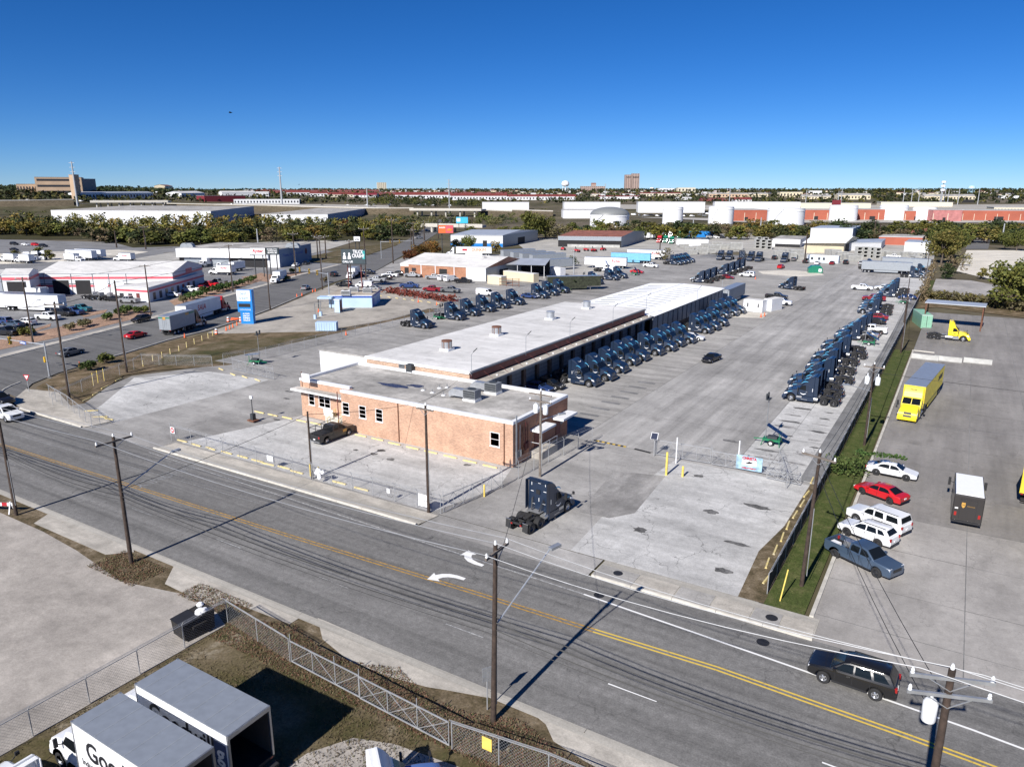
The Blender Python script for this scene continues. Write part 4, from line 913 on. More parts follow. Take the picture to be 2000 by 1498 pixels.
# ---- trailers, straight trucks
def put_trailer(src, p, hd, label, paint=None, group=None, name='semi_trailer', skip=(), z=.03):
    c = copy_tree(src, (p[0], p[1], z), hd, label, 'trailer', group, paint, skip); c.name = name; return c
def tug(p, hd, trailer_len, col, label, src=None):
    d = Vector((math.cos(hd), math.sin(hd))) * (trailer_len / 2 + 1.3)
    return navy(p[0] + d.x, p[1] + d.y, hd, label, None, TS | {'reflective_tape', 'blue_stripe', 'smile_mark', 'hood_stripe', 'roof_mark', 'number_decal'}, {'truck_paint': col}, src or DAYCAB)
hs = R(114); p0 = Vector(G(391, 622)); sa = put_trailer(TRAIL, p0, hs, 'white trailer lettered in red script on the cross street', name='semi_trailer'); sa.scale = (.93, 1, 1)
lettering('SAIA', 1.75, 'decal_red', sa, (-1.2, -1.31, 2.75), -math.pi / 2, 3.9, .02, .25) if 'decal_red' in SPEC else None
tug(p0, hs, 14.6, 'truck_red', 'dark red tractor pulling the white lettered trailer on the cross street')
p1 = Vector(G(349, 649)); es = put_trailer(PUP, p1, R(112), 'short grey trailer with green band at the rear on the cross street', {'trailer_white': 'trailer_grey'})
tug(p1, R(112), 7.6, 'truck_dark', 'dark tractor pulling the short grey trailer on the cross street')
MB().box(-4.39, -4.375, -1.25, 1.25, 3.6, 3.85, 'truck_green').build('green_band', es); MB().box(-4.4, -4.385, -.3, .3, 3.35, 3.9, 'decal_gold').build('emblem', es)
b = MB().box(1.0, 4.2, -1.312, -1.302, 3.55, 3.9, 'truck_green').box(1.0, 2.2, -1.316, -1.31, 3.45, 3.95, 'decal_gold'); b.build('green_band', es)
def straight(px_, hd, label, text=None, src=None, z=.02, group=None, name='box_truck', tc='decal_red'):
    p = G(*px_) if abs(px_[0]) > -1 else px_; c = copy_tree(src or BOXT, (p[0], p[1], z), hd, label, 'truck', group); c.name = name
    if text:
        for s_ in (-1, 1): lettering(text, .9, tc, c, (-1.0, s_ * 1.285, 2.5), s_ * math.pi / 2, 2.6, .02, .2)
    return c
# ================================================================ building materials
def brick(name, c, mortar, sc=1.0, var=.3):
    def make():
        m, nt, b = new_mat(name); L = nt.links.new
        g = nd(nt, 'NewGeometry'); sp = nd(nt, 'SeparateXYZ'); L(g.outputs['Position'], sp.inputs[0])
        ad = nd(nt, 'Math', operation='ADD'); L(sp.outputs[0], ad.inputs[0]); L(sp.outputs[1], ad.inputs[1])
        cb = nd(nt, 'CombineXYZ'); L(ad.outputs[0], cb.inputs[0]); L(sp.outputs[2], cb.inputs[1])
        bt = nd(nt, 'TexBrick', i_Scale=sc); L(cb.outputs[0], bt.inputs['Vector'])
        bt.inputs['Color1'].default_value = (*[x * (1 - var) for x in c], 1); bt.inputs['Color2'].default_value = (*[min(1, x * (1 + var)) for x in c], 1); bt.inputs['Mortar'].default_value = (*mortar, 1)
        bt.inputs['Brick Width'].default_value = .22; bt.inputs['Row Height'].default_value = .075; bt.inputs['Mortar Size'].default_value = .006; bt.inputs['Bias'].default_value = .1
        n = noise(nt, g.outputs['Position'], .5, 5, .6)
        col = mixc(nt, 1., bt.outputs['Color'], ramp(nt, n, ((.3, .8), (.7, 1.15))).outputs[0], 'MULTIPLY')
        L(col, b.inputs['Base Color']); b.inputs['Roughness'].default_value = .9; return m
    SPEC[name] = make
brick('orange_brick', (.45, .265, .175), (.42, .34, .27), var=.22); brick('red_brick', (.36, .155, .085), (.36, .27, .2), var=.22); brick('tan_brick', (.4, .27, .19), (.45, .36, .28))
paving('roof_gravel', (.37, .355, .33), streak=(.15, .4), st=.28, patch=.36, stain=.5, grain=.12, scale=.12)
paving('roof_white', (.62, .61, .59), streak=(.06, .5), st=.14, patch=.14, stain=.35, grain=.05, scale=.1)
paving('roof_bright', (.86, .87, .88), streak=(.1, .4), st=.02, patch=.03, grain=.02, scale=.1)
S('white_trim', (.74, .75, .76), rough=.6, var=.08); S('white_wall', (.64, .65, .66), rough=.7, var=.05, scale=.3); S('red_fascia', (.17, .045, .035), rough=.6, var=.25, scale=1.); S('galv', (.48, .5, .52), rough=.4, metal=.6, var=.15)
S('galv_post', (.42, .43, .44), rough=.5, metal=.4, var=.15); S('unit_grey', (.2, .21, .22), rough=.5, var=.15); S('unit_dark', (.04, .045, .05), rough=.6); S('rust', (.16, .07, .04), rough=.85, var=.4, scale=4.)
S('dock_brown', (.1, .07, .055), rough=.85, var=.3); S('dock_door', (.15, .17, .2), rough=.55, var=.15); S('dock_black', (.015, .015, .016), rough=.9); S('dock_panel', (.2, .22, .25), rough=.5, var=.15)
S('wood_pole', (.05, .034, .026), rough=.9, var=.45, scale=3.); S('wood_grey', (.16, .135, .115), rough=.9, var=.4, scale=3.); S('wire_black', (.02, .02, .02), rough=.6); S('wire_pale', (.4, .41, .42), rough=.4, metal=.5); S('porcelain', (.75, .77, .78), rough=.3, var=.05); S('yellow_post', (.72, .55, .12), rough=.6, var=.2); S('dark_screen', (.028, .024, .02), rough=.9, var=.5, scale=1.2)
S('solar', (.012, .018, .045), rough=.2, coat=.5, var=.05); S('tower_green', (.012, .16, .07), rough=.45, var=.15); S('sign_red', (.45, .02, .03), rough=.5); S('sign_orange', (.75, .14, .03), rough=.6); S('pole_red', (.14, .035, .03), rough=.7, var=.2); S('sign_blue', (.015, .2, .55), rough=.4, var=.05); S('water_dark', (.05, .045, .055), rough=.15, var=.2)
S('ivy_dark', (.03, .035, .02), rough=.9, var=.6, scale=2.); S('cone_orange', (.8, .14, .04), rough=.6); S('curtain', (.4, .42, .42), rough=.8)
WP = []  # thin fence fabric
def fence(pts, label, h=1.9, step=3.0, mesh=.2, arms=True, top=True, group=None, screen=None, sag=0., zb=0.02, name='chain_link_fence', post='galv_post'):
    """posts, rails and woven wire between ground points"""
    x0, y0 = pts[0]; root = thing(name, label, 'fence', (x0, y0, zb), 0, group); P = [(x - x0, y - y0) for x, y in pts]
    pm = MB().cyl((0, 0, 0), (0, 0, h), .035, n=6, m=post)
    if arms: pm.bar((0, 0, h), (.0, -.22, h + .3), .03, .03, post)
    pm = pm.mesh('post'); w = MB(); rl = MB(); sc = MB(); q = .006
    for (xa, ya), (xb, yb) in zip(P, P[1:]):
        L = math.hypot(xb - xa, yb - ya); n = max(1, round(L / step)); dx, dy = (xb - xa) / L, (yb - ya) / L
        for i in range(n + (1 if (xb, yb) == P[-1] else 0)):
            put('post', pm, root, (xa + dx * L * i / n, ya + dy * L * i / n, 0), math.atan2(dy, dx))
        if top: rl.bar((xa, ya, h - .03), (xb, yb, h - .03), .04, .04, post)
        if arms:
            for k in (.12, .22, .3): rl.bar((xa + dy * k * .7, ya - dx * k * .7, h + k), (xb + dy * k * .7, yb - dx * k * .7, h + k), .012, .012, post)
        if screen:
            sc.add([(xa, ya, .05), (xb, yb, .05), (xb, yb, h - .05), (xa, ya, h - .05)], [(0, 1, 2, 3)], screen)
        else:
            k = -h
            while k < L:
                for s_ in (1, -1):
                    a0, a1 = max(0, k), min(L, k + h)
                    if a1 - a0 > .05:
                        z0, z1 = (a0 - k, a1 - k) if s_ > 0 else (h - (a0 - k), h - (a1 - k))
                        pa = (xa + dx * a0, ya + dy * a0); pb = (xa + dx * a1, ya + dy * a1)
                        w.add([(*pa, z0 - q), (*pb, z1 - q), (*pb, z1 + q), (*pa, z0 + q)], [(0, 1, 2, 3)], 'galv_post')
                k += mesh
    if rl.f: rl.build('rails', root)
    if w.f: tag(w.build('wire_mesh', root, sharp=None), kind='stuff')
    if sc.f: sc.build('screen_fabric', root)
    return root
def window(parent, x, y, z0, w, h, face, rows=3, cols=1, frame='white_trim', pane='glass_dark', nm='window'):
    """framed window with panes; face -y or +x (set in a wall at x, y, left or near edge first)"""
    def bx(b, a0, a1, d0, d1, zz0, zz1, m):
        if face == '-y': b.box(x + a0, x + a1, y + d0, y + d1, zz0, zz1, m)
        elif face == '+x': b.box(x - d1, x - d0, y + a0, y + a1, zz0, zz1, m)
        else: b.box(x + d0, x + d1, y + a0, y + a1, zz0, zz1, m)
    b = MB(); t = .07
    bx(b, 0, t, -.03, .1, z0, z0 + h, frame); bx(b, w - t, w, -.03, .1, z0, z0 + h, frame); bx(b, t, w - t, -.03, .1, z0, z0 + t, frame); bx(b, t, w - t, -.03, .1, z0 + h - t, z0 + h, frame)
    bx(b, -.06, w + .06, -.07, .1, z0 - .08, z0, frame)
    for r in range(1, rows): bx(b, t, w - t, -.02, .1, z0 + h * r / rows - .02, z0 + h * r / rows + .02, frame)
    for c in range(1, cols): bx(b, w * c / cols - .035, w * c / cols + .035, -.025, .1, z0 + t, z0 + h - t, frame)
    o = b.build(nm, parent)
    for r in range(rows):
        for c in range(cols):
            p = MB(); bx(p, t + (w - 2 * t) * c / cols + .04, t + (w - 2 * t) * (c + 1) / cols - .04, .0, .02, z0 + h * r / rows + (t if r == 0 else .03), z0 + h * (r + 1) / rows - (t if r == rows - 1 else .03), pane); p.build('pane', o)
    return o
# ================================================================ the brick office
of = thing('brick_office', 'low orange brick office with flat grey roof and white parapet beside the yard gate', 'building')
OX0, OX1, OXM, OY0, OYW, OY1, OZ = -72.4, -38.7, -63.6, 63.6, 65.2, 76.3, 4.85
b = MB().box(OXM, OX1, OY0, OY0 + .3, 0, OZ, 'orange_brick').box(OX0, OXM, OYW, OYW + .3, 0, OZ, 'orange_brick').box(OX0, OX0 + .3, OYW + .3, OY1, 0, OZ, 'orange_brick').box(OX1 - .3, OX1, OY0 + .3, OY1, 0, OZ, 'red_brick').box(OXM, OXM + .3, OY0 + .3, OYW + .3, 0, OZ, 'orange_brick').box(OX0 + .3, OX1 - .3, OY1 - .3, OY1, 0, OZ, 'orange_brick')  # gate-side wall in darker brick, its shade put into the colour
b.build('wall', of)
roof = MB().prism([(OX0 + .3, OYW + .3), (OXM + .3, OYW + .3), (OXM + .3, OY0 + .3), (OX1 - .3, OY0 + .3), (OX1 - .3, OY1 - .3), (OX0 + .3, OY1 - .3)], OZ - .3, OZ - .02, 'roof_gravel').build('roof', of)
cp = MB(); c_ = .06
for (x0, x1, y0, y1) in ((OXM - c_, OX1 + c_, OY0 - c_, OY0 + .42), (OX0 - c_, OXM, OYW - c_, OYW + .42), (OX0 - c_, OX0 + .42, OYW + .42, OY1), (OX1 - .42, OX1 + c_, OY0 + .42, OY1 - .5), (OX0 + .42, OX1 + c_, OY1 - .5, OY1)): cp.box(x0, x1, y0, y1, OZ, OZ + .32, 'white_trim')
cp.build('parapet', of)
pd = MB(); blot(pd, -60.5, 69.6, 2.6, .8, OZ - .012, 'water_dark', 18); blot(pd, -57.6, 70.9, 1.4, .6, OZ - .01, 'water_dark', 14); pd.build('roof_puddle', of, sharp=None)
pd = MB(); blot(pd, -56.0, 72.6, 2.6, 1.0, OZ - .011, 'rust_stain', 16) if 'rust_stain' in SPEC else None
b = MB().box(OX0 - .5, OXM + .0, 63.9, OYW + .02, 3.75, 3.98, 'white_trim').box(OX0 - .4, OXM - .1, 64.0, OYW, 3.98, 4.0, 'roof_gravel'); b.build('entrance_canopy', of)
for (a, c, n) in (((602, 765), (614, 789), 1), ((622, 772), (646, 796), 2)):
    x0, _, z1 = GY(a[0], a[1], OYW); x1, _, z0 = GY(c[0], c[1], OYW); window(of, x0, OYW, 1.75, max(1.1, x1 - x0), 1.75, '-y', 3, n)
for X in (669, 701, 733):
    x0 = GY(X, 800, OY0)[0]; window(of, x0, OY0, 2.05, 1.15, 1.6, '-y', 3, 1, pane='curtain' if X == 733 else 'glass_dark')
window(of, GY(957, 850, OY0)[0], OY0, 2.0, 1.25, 1.6, '-y', 2, 1)
MB().box(-65.2, -64.2, OYW - .05, OYW, 1.1, 3.2, 'white_trim').build('entrance_door', of)
st = MB()
for i in range(5): st.box(-65.6 , -63.9, OYW - 1.6 + i * .3 - .6, OYW - .02, .22 * i, .22 * (i + 1), 'kerb')
st.box(-67.3, -65.6, OYW - .9, OYW - .02, 0, 1.1, 'kerb'); st.build('entrance_steps', of)
rl = MB()
for x in (-65.7, -63.85):
    for i in range(4): rl.cyl((x, OYW - 2.1 + i * .5, .2 + .3 * i), (x, OYW - 2.1 + i * .5, 1.2 + .3 * i), .025, n=6, m='yellow_post')
    rl.bar((x, OYW - 2.15, 1.2), (x, OYW - .5, 2.15), .04, .04, 'yellow_post').bar((x, OYW - 2.15, .75), (x, OYW - .5, 1.7), .03, .03, 'yellow_post')
rl.build('handrail', of)
MB().box(-67.4, -65.75, OYW - 1.0, OYW - .95, 1.1, 2.0, 'white_trim').build('porch_panel', of)
for X in (663, 779, 985):
    x = GY(X, 830, OY0)[0]; MB().cyl((x, OY0 - .07, .05), (x, OY0 - .07, OZ), .06, n=8, m='rust' if X != 663 else 'pole_red').build('downpipe', of)
for k, (y0, y1) in enumerate(((67.3, 70.6), (72.4, 76.0))):
    MB().box(OX1, OX1 + 1.5, y0, y1, 3.05 + .0 * k, 3.3, 'white_trim').build('door_canopy', of)
    MB().box(OX1 + .01, OX1 + .06, y0 + .9, y0 + 2.0, .9, 2.95, 'red_fascia').build('side_door', of)
MB().box(OX1 - .01, OX1 + .05, 74.3, 75.2, 1.9, 2.8, 'unit_grey').build('side_vent', of)
b = MB().box(OX1, OX1 + 1.6, 67.2, 70.8, .0, .85, 'sidewalk_concrete'); b.build('side_landing', of)
b = MB()
for (y, z) in ((67.25, .85), (69, .85), (70.75, .85)): b.cyl((OX1 + 1.55, y, z), (OX1 + 1.55, y, z + 1.0), .03, n=6, m='white_trim')
b.bar((OX1 + 1.55, 67.25, 1.85), (OX1 + 1.55, 70.75, 1.85), .04, .04, 'white_trim').bar((OX1 + 1.55, 67.25, 1.35), (OX1 + 1.55, 70.75, 1.35), .04, .04, 'white_trim').bar((OX1, 67.25, 1.85), (OX1 + 1.55, 67.25, 1.85), .04, .04, 'white_trim'); b.build('side_railing', of)
for i, (y, z, mt) in enumerate(((64.3, .9, 'unit_grey'), (64.9, .9, 'galv'), (65.5, 1.0, 'rust'), (66.1, 1.3, 'pole_red'), (66.6, 1.35, 'pole_red'))):
    b = MB().box(OX1, OX1 + .2, y - .2, y + .2, z, z + .75, mt).cyl((OX1 + .1, y, z + .75), (OX1 + .1, y, 4.3 + .2 * (i % 2)), .045, n=6, m=mt); b.build('meter_box', of)
for y in (63.9, 64.05): MB().cyl((OX1 + .12, y + .15, .2), (OX1 + .12, y + .15, OZ + .9), .045, n=6, m='galv').build('conduit', of)
def ac_unit(x, y, z, sx, sy, sz, mt='unit_grey', rz=0., label='', fan=True):
    t = thing('air_conditioner', label, 'air conditioner', (x, y, z), rz); MB().box(-sx / 2, sx / 2, -sy / 2, sy / 2, .15, sz, mt).build('casing', t)
    for k in range(3): MB().box(-sx / 2 + .04, sx / 2 - .04, -sy / 2 - .02, -sy / 2, .25 + k * (sz - .3) / 3, .25 + (k + .8) * (sz - .3) / 3, 'unit_dark').build('louvre', t)
    MB().box(-sx / 2, -sx / 2 + .1, -sy / 2, sy / 2, 0, .15, 'galv').box(sx / 2 - .1, sx / 2, -sy / 2, sy / 2, 0, .15, 'galv').build('skid', t)
    if fan: MB().cyl((0, 0, sz), (0, 0, sz + .06), min(sx, sy) * .4, n=14, m='unit_dark').build('fan_guard', t)
    return t
x, y = G(789, 722, OZ); ac_unit(x, y, OZ, 1.0, 1.0, 1.15, 'galv', 0, 'pale round condenser on a stand at the back edge of the office roof'); x, y = G(803, 727, OZ); ac_unit(x, y, OZ, 1.0, 1.0, 1.15, 'unit_dark', 0, 'dark condenser beside the pale one on the office roof')
for k, (X, Y, lb) in enumerate(((922, 782, 'rooftop unit with duct nearest the street on the office roof'), (963, 768, 'rooftop unit with duct behind its twin on the office roof'))):
    x, y = G(X, Y, OZ); t = ac_unit(x, y, OZ + .25, 1.7, 1.3, 1.15, 'unit_grey', 0, lb)
    b = MB().box(-2.6, -.86, -.45, .45, .1, .95, 'galv').slab([(-2.6, .95), (-2.6, .1), (-3.1, -.2), (-3.1, .5)], -.45, .45, 'galv'); b.build('duct', t)
    MB().box(-.9, .9, -.7, .7, -.25, .0, 'white_trim').build('roof_curb', t)
for i, (X, Y) in enumerate(((826, 762), (844, 767), (866, 772), (873, 757), (858, 758))):
    x, y = G(X, Y, OZ); t = MB().cyl((0, 0, -.02), (0, 0, .12), .3, .1, n=10, m='white_trim').cyl((0, 0, .1), (0, 0, .45), .06, n=8, m='unit_grey').build('vent_pipe', of, (x, y, OZ))
dish = thing('floodlight', 'white floodlight panel on the street corner of the office roof', 'light', (*G(592, 745, 5.2), 5.1)); MB().box(-.1, 1.3, -.1, 0, .1, 1.2, 'white_trim').build('panel', dish); MB().cyl((-.2, 0, -.6), (-.2, 0, 1.4), .05, n=6, m='rust').build('pole', dish)
# ================================================================ the dock building
dk = thing('dock_building', 'long cross-dock building with white roof and rows of dark dock doors', 'building')
DX0, DX1, DY0, DYM, DY1 = -71.0, -53.2, 76.5, 138.0, 188.0
b = MB().box(DX0, DX1, DY0, DY0 + .3, 0, 5.9, 'tan_brick').box(DX0, DX0 + .3, DY0 + .3, DYM, 0, 5.9, 'white_wall').box(DX0 + .3, DX1, DYM - .3, DYM, 0, 5.9, 'white_wall'); b.build('end_wall', dk)
MB().box(DX0 - .15, DX1 + .1, DY0 - .1, DYM, 5.9, 6.1, 'roof_white').build('roof', dk); MB().box(DX0 - .2, DX1, DY0 - .16, DY0 - .1, 5.75, 6.13, 'white_trim').build('roof_edge', dk)
MB().box(DX1 - .2, DX1 + .06, DY0 + .3, DYM, 4.85, 5.9, 'red_fascia').build('fascia', dk); MB().box(DX1 + .06, DX1 + .25, DY0 - .05, DYM, 5.82, 6.0, 'unit_grey').build('gutter', dk)
MB().box(DX1 + .06, DX1 + 1.9, DY0 + .6, DYM - .4, 4.55, 4.72, 'sidewalk_concrete').build('dock_canopy', dk); MB().box(DX1 + 1.82, DX1 + 1.98, DY0 + .6, DYM - .4, 4.45, 4.74, 'unit_grey').build('canopy_edge', dk)
for i in range(15): MB().bar((DX1 + .06, 79.5 + i * 4.0, 5.7), (DX1 + 1.7, 79.5 + i * 4.0, 4.74), .03, .03, 'pole_red').build('canopy_rod', dk)
for i in range(15): MB().cyl((DX1 + 1.2, 81.3 + i * 4.0, 4.72), (DX1 + 1.2, 81.3 + i * 4.0, 4.86), .14, n=8, m='decal_white').build('canopy_lamp', dk)
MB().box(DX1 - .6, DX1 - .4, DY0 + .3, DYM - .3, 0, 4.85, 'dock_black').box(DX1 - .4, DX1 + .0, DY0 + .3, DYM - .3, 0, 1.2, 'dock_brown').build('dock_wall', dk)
for i in range(15):
    y = 78.4 + i * 4.0
    MB().box(DX1 - .4, DX1 + .05, y, y + .7, 0, 4.55, 'dock_brown').build('pillar', dk)
    d = MB().box(DX1 - .36, DX1 - .3, y + .85, y + 3.85, 1.2, 4.1, 'dock_door')
    for k in range(4): d.box(DX1 - .3, DX1 - .285, y + .85, y + 3.85, 1.85 + k * .58, 1.88 + k * .58, 'dock_black')
    d.build('dock_door', dk); MB().box(DX1 + .0, DX1 + .15, y + 1.0, y + 1.25, .8, 1.15, 'dock_black').box(DX1, DX1 + .15, y + 3.4, y + 3.65, .8, 1.15, 'dock_black').build('dock_bumper', dk); MB().box(DX1 + .02, DX1 + .06, y + .3, y + .62, .55, .95, 'plate_white').build('bay_number', dk)
# newer end with the bright roof
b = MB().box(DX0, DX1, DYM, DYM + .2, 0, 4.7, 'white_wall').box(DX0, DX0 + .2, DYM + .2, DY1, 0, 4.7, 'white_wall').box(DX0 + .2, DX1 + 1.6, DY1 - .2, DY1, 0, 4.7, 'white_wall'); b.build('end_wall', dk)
XR = -62.2
b = MB().add([(DX0 - .3, DYM, 4.75), (XR, DYM, 5.25), (DX1 + 2.1, DYM, 4.72), (DX0 - .3, DY1 + .2, 4.75), (XR, DY1 + .2, 5.25), (DX1 + 2.1, DY1 + .2, 4.72)], [(0, 1, 4, 3), (1, 2, 5, 4)], 'roof_bright').box(DX1 + 2.0, DX1 + 2.1, DYM, DY1 + .2, 4.5, 4.72, 'unit_grey'); b.build('bright_roof', dk)
MB().box(XR - .06, XR + .06, DYM, DY1, 5.25, 5.29, 'galv').build('ridge_cap', dk)
for i in range(13):
    y = 142.5 + i * 3.2
    for (xa, xb) in ((-60.3, -55.0), (-69.2, -64.4)):
        za = 5.25 - abs(xa - XR) * .047; zb = 5.25 - abs(xb - XR) * .047
        MB().bar((xa, y, za + .02), (xb, y, zb + .02), .3, .05, 'unit_grey').build('skylight', dk)
for i in range(16):
    y = 139.0 + i * 3.05
    MB().box(DX1 + 1.35, DX1 + 1.45, y, y + 2.55, 1.15, 4.4, 'dock_panel').build('dock_panel', dk)
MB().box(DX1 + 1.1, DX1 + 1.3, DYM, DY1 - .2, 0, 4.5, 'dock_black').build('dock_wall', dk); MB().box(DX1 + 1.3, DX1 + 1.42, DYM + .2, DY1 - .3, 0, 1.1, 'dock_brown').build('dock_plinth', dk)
for (X, Y, kind, lb) in ((873, 684, 'rust', 'rusty-capped roof ventilator nearest the office on the dock roof'), (970, 655, 'rust', 'rusty-capped roof ventilator further along the dock roof'), (1075, 624, 'galv', 'galvanised roof ventilator on white curb near the middle of the dock roof'), (1146, 603, 'galv', 'galvanised roof ventilator on white curb near the bright roof')):
    x, y = G(X, Y, 6.1); t = thing('roof_ventilator', lb, 'ventilator', (x, y, 6.1)); MB().box(-.8, .8, -.8, .8, 0, .3, 'white_trim').build('curb', t); MB().cyl((0, 0, .3), (0, 0, 1.35), .72, n=18, m='galv' if kind == 'galv' else 'alu').build('drum', t); MB().cyl((0, 0, 1.35), (0, 0, 1.5), .8, n=18, m=kind).build('cap', t)
    if kind == 'rust':
        for k in range(6): MB().box(-.05, .05, .7, .76, .3, 1.35, 'rust').build('rib', t).rotation_euler = (0, 0, k * R(60))
for i, (X, Y) in enumerate(((921, 726), (1027, 686), (1113, 655), (1197, 626), (1262, 603), (1362, 581), (1410, 567))):
    x, y, z = GX(X, Y, DX1 + (.1 if i < 5 else 1.9)); z = 6.1 if i < 5 else 4.72; t = thing('roof_light', f'thin gooseneck light on the dock roof edge, {ORD[i]} from the office', 'light', (x, y, z), 0, 'lights along the dock roof edge')
    MB().cyl((0, 0, -.6), (0, 0, 2.2), .04, n=6, m='galv').bar((0, 0, 2.2), (.45, .1, 2.75), .05, .05, 'unit_grey').build('pole', t); MB().bar((.3, .05, 2.6), (.8, .15, 3.1), .22, .1, 'unit_dark').build('lamp_head', t)
an = thing('white_annex', 'low white annex with brown grey roof behind the office corner', 'building'); MB().box(-88.4, -71.2, 84.2, 87.4, 0, 3.55, 'white_wall').build('wall', an); MB().box(-88.5, -71.2, 84.1, 87.5, 3.55, 3.7, 'roof_gravel').build('roof', an); MB().box(-86.4, -85.4, 84.15, 84.2, 0.1, 2.2, 'white_trim').build('door', an)
t = put_trailer(TRAIL, (-52.0, 198.6), R(90), 'grey trailer standing at the far end of the dock row', {'trailer_white': 'trailer_grey'})
# ================================================================ fences and gates
fence([(-77.7, 50.2), (-54.6, 49.85), (-38.3, 50.1)], 'chain link fence with barbed wire arms along the sidewalk before the brick office', 1.75, 2.9)
fence([(-34.9, 75.4), (-36.2, 67.0), (-36.7, 58.2)], 'chain link fence beside the office stairs and meter wall', 1.9, 2.8)
fence(px((98, 778), (135, 800), (180, 836), (196, 830)), 'short chain link fence at the corner of the first driveway', 1.9, 2.6)
fence(px((104, 793), (137, 777), (205, 745), (262, 722), (278, 712), (345, 714), (415, 716)), 'chain link fence along the bare verge beside the cross street', 1.7, 3.2)
fence(px((437, 714), (520, 701), (640, 669), (790, 634), (855, 614), (1000, 579), (1128, 545)), 'long chain link fence on the lawn side of the yard lane', 1.9, 3.6)
fence([(-9.25, 51.5), (-9.2, 76), (-9.2, 150), (-9.2, 252)], 'long dark screened fence between the yard and the grass strip', 1.7, 3.2, screen='dark_screen', name='screened_fence')
fence([(-40.2, 6), (-40.25, 24.8), (-40.3, 28.2), (-33.2, 27.35)], 'chain link fence round the box trucks by the dumpster', 1.7, 3.0)
fence([(-20.0, 26.6), (-14.5, 27.3), (-4, 27.6)], 'chain link fence with yellow sign near the white cab roof', 1.7, 3.0)
fence(px((1555, 940), (1536, 955), (1520, 905)), 'short chain link return at the end of the sliding gate', 1.6, 2.6)
def gate(a, c, label, h=1.5, bays=5, cross=False, name='sliding_gate', posts=True):
    (x0, y0), (x1, y1) = a, c; L = math.hypot(x1 - x0, y1 - y0); t = thing(name, label, 'gate', (x0, y0, .03), math.atan2(y1 - y0, x1 - x0)); w = L / bays
    MB().bar((0, 0, .15), (L, 0, .15), .06, .06, 'galv_post').bar((0, 0, h), (L, 0, h), .06, .06, 'galv_post').build('frame', t)
    for i in range(bays + 1): MB().cyl((i * w, 0, .12), (i * w, 0, h + (.5 if i % 2 == 0 else 0)), .03, n=6, m='galv_post').build('upright', t)
    for i in range(bays):
        MB().bar((i * w, .02, h if i % 2 else .15), ((i + 1) * w, .02, .15 if i % 2 else h), .03, .03, 'galv_post').build('brace', t)
        if cross: MB().bar((i * w, -.02, .15 if i % 2 else h), ((i + 1) * w, -.02, h if i % 2 else .15), .03, .03, 'galv_post').build('brace', t)
    m = MB(); q = .006; k = -h
    while k < L:
        for s_ in (1, -1):
            a0, a1 = max(0, k), min(L, k + h - .15)
            if a1 - a0 > .05:
                z0, z1 = (.15 + a0 - k, .15 + a1 - k) if s_ > 0 else (h - (a0 - k), h - (a1 - k)); m.add([(a0, 0, z0 - q), (a1, 0, z1 - q), (a1, 0, z1 + q), (a0, 0, z0 + q)], [(0, 1, 2, 3)], 'galv_post')
        k += .2
    tag(m.build('wire_mesh', t, sharp=None), kind='stuff'); return t
gate((-38.15, 50.3), (-36.8, 58.0), 'cantilever gate rolled open beside the parking slab', 1.7, 6)
g = gate((-27.0, 75.3), (-20.8, 75.6), 'sliding gate section with solar panel across the yard entrance', 1.8, 4)
b = MB().cyl((0, -.4, 0), (0, -.4, 2.3), .06, n=6, m='galv_post').cyl((0, .4, 0), (0, .4, 2.4), .06, n=6, m='galv_post'); b.build('gate_post', g); MB().add([(-.35, -.8, 2.1), (.35, -.8, 2.1), (.35, -.4, 2.7), (-.35, -.4, 2.7)], [(0, 1, 2, 3)], 'solar').add([(-.4, -.78, 2.07), (.4, -.78, 2.07), (.4, -.36, 2.73), (-.4, -.36, 2.73)], [(3, 2, 1, 0)], 'white_trim').build('solar_panel', g)
g2 = gate((-20.6, 75.5), (-13.2, 75.7), 'sliding gate section with printed banner across the yard entrance', 1.6, 5, True); gate((-14.6, 74.6), (-11.2, 74.4), 'low gate tail frame lying beyond the banner', 1.0, 3, True)
S('banner_sky', (.3, .45, .55), rough=.6, var=.35, scale=2.); bn = MB().box(2.6, 5.3, -.14, -.1, .2, 1.75, 'banner_sky').build('banner', g2); MB().box(3.2, 4.7, -.16, -.14, .75, 1.3, 'decal_white').build('banner_patch', bn); lettering('CHRISTA', .42, 'sign_red', bn, (3.95, -.17, 1.5), -math.pi / 2, 1.5, .02); lettering('DELIVERY', .2, 'sign_red', bn, (3.95, -.17, .42), -math.pi / 2, 1.5, .01)
b = MB(); b.face([(3.4, -.175, 1.0), (3.9, -.175, .9), (4.5, -.175, 1.05), (4.2, -.175, 1.12), (3.95, -.175, 1.2), (3.8, -.175, 1.08)], 'decal_black'); b.build('banner_mark', bn)
gate((-33.0, 27.3), (-27.0, 27.0), 'old swing gate leaf nearest the dumpster in the truck lot fence', 1.6, 3, False, 'swing_gate'); gate((-26.9, 26.95), (-20.2, 26.6), 'cross braced swing gate leaf in the truck lot fence', 1.6, 3, True, 'swing_gate')
gate(px((455, 722))[0], px((535, 742))[0], 'rolling gate with white sign board at the mouth of the yard lane', 1.8, 6)
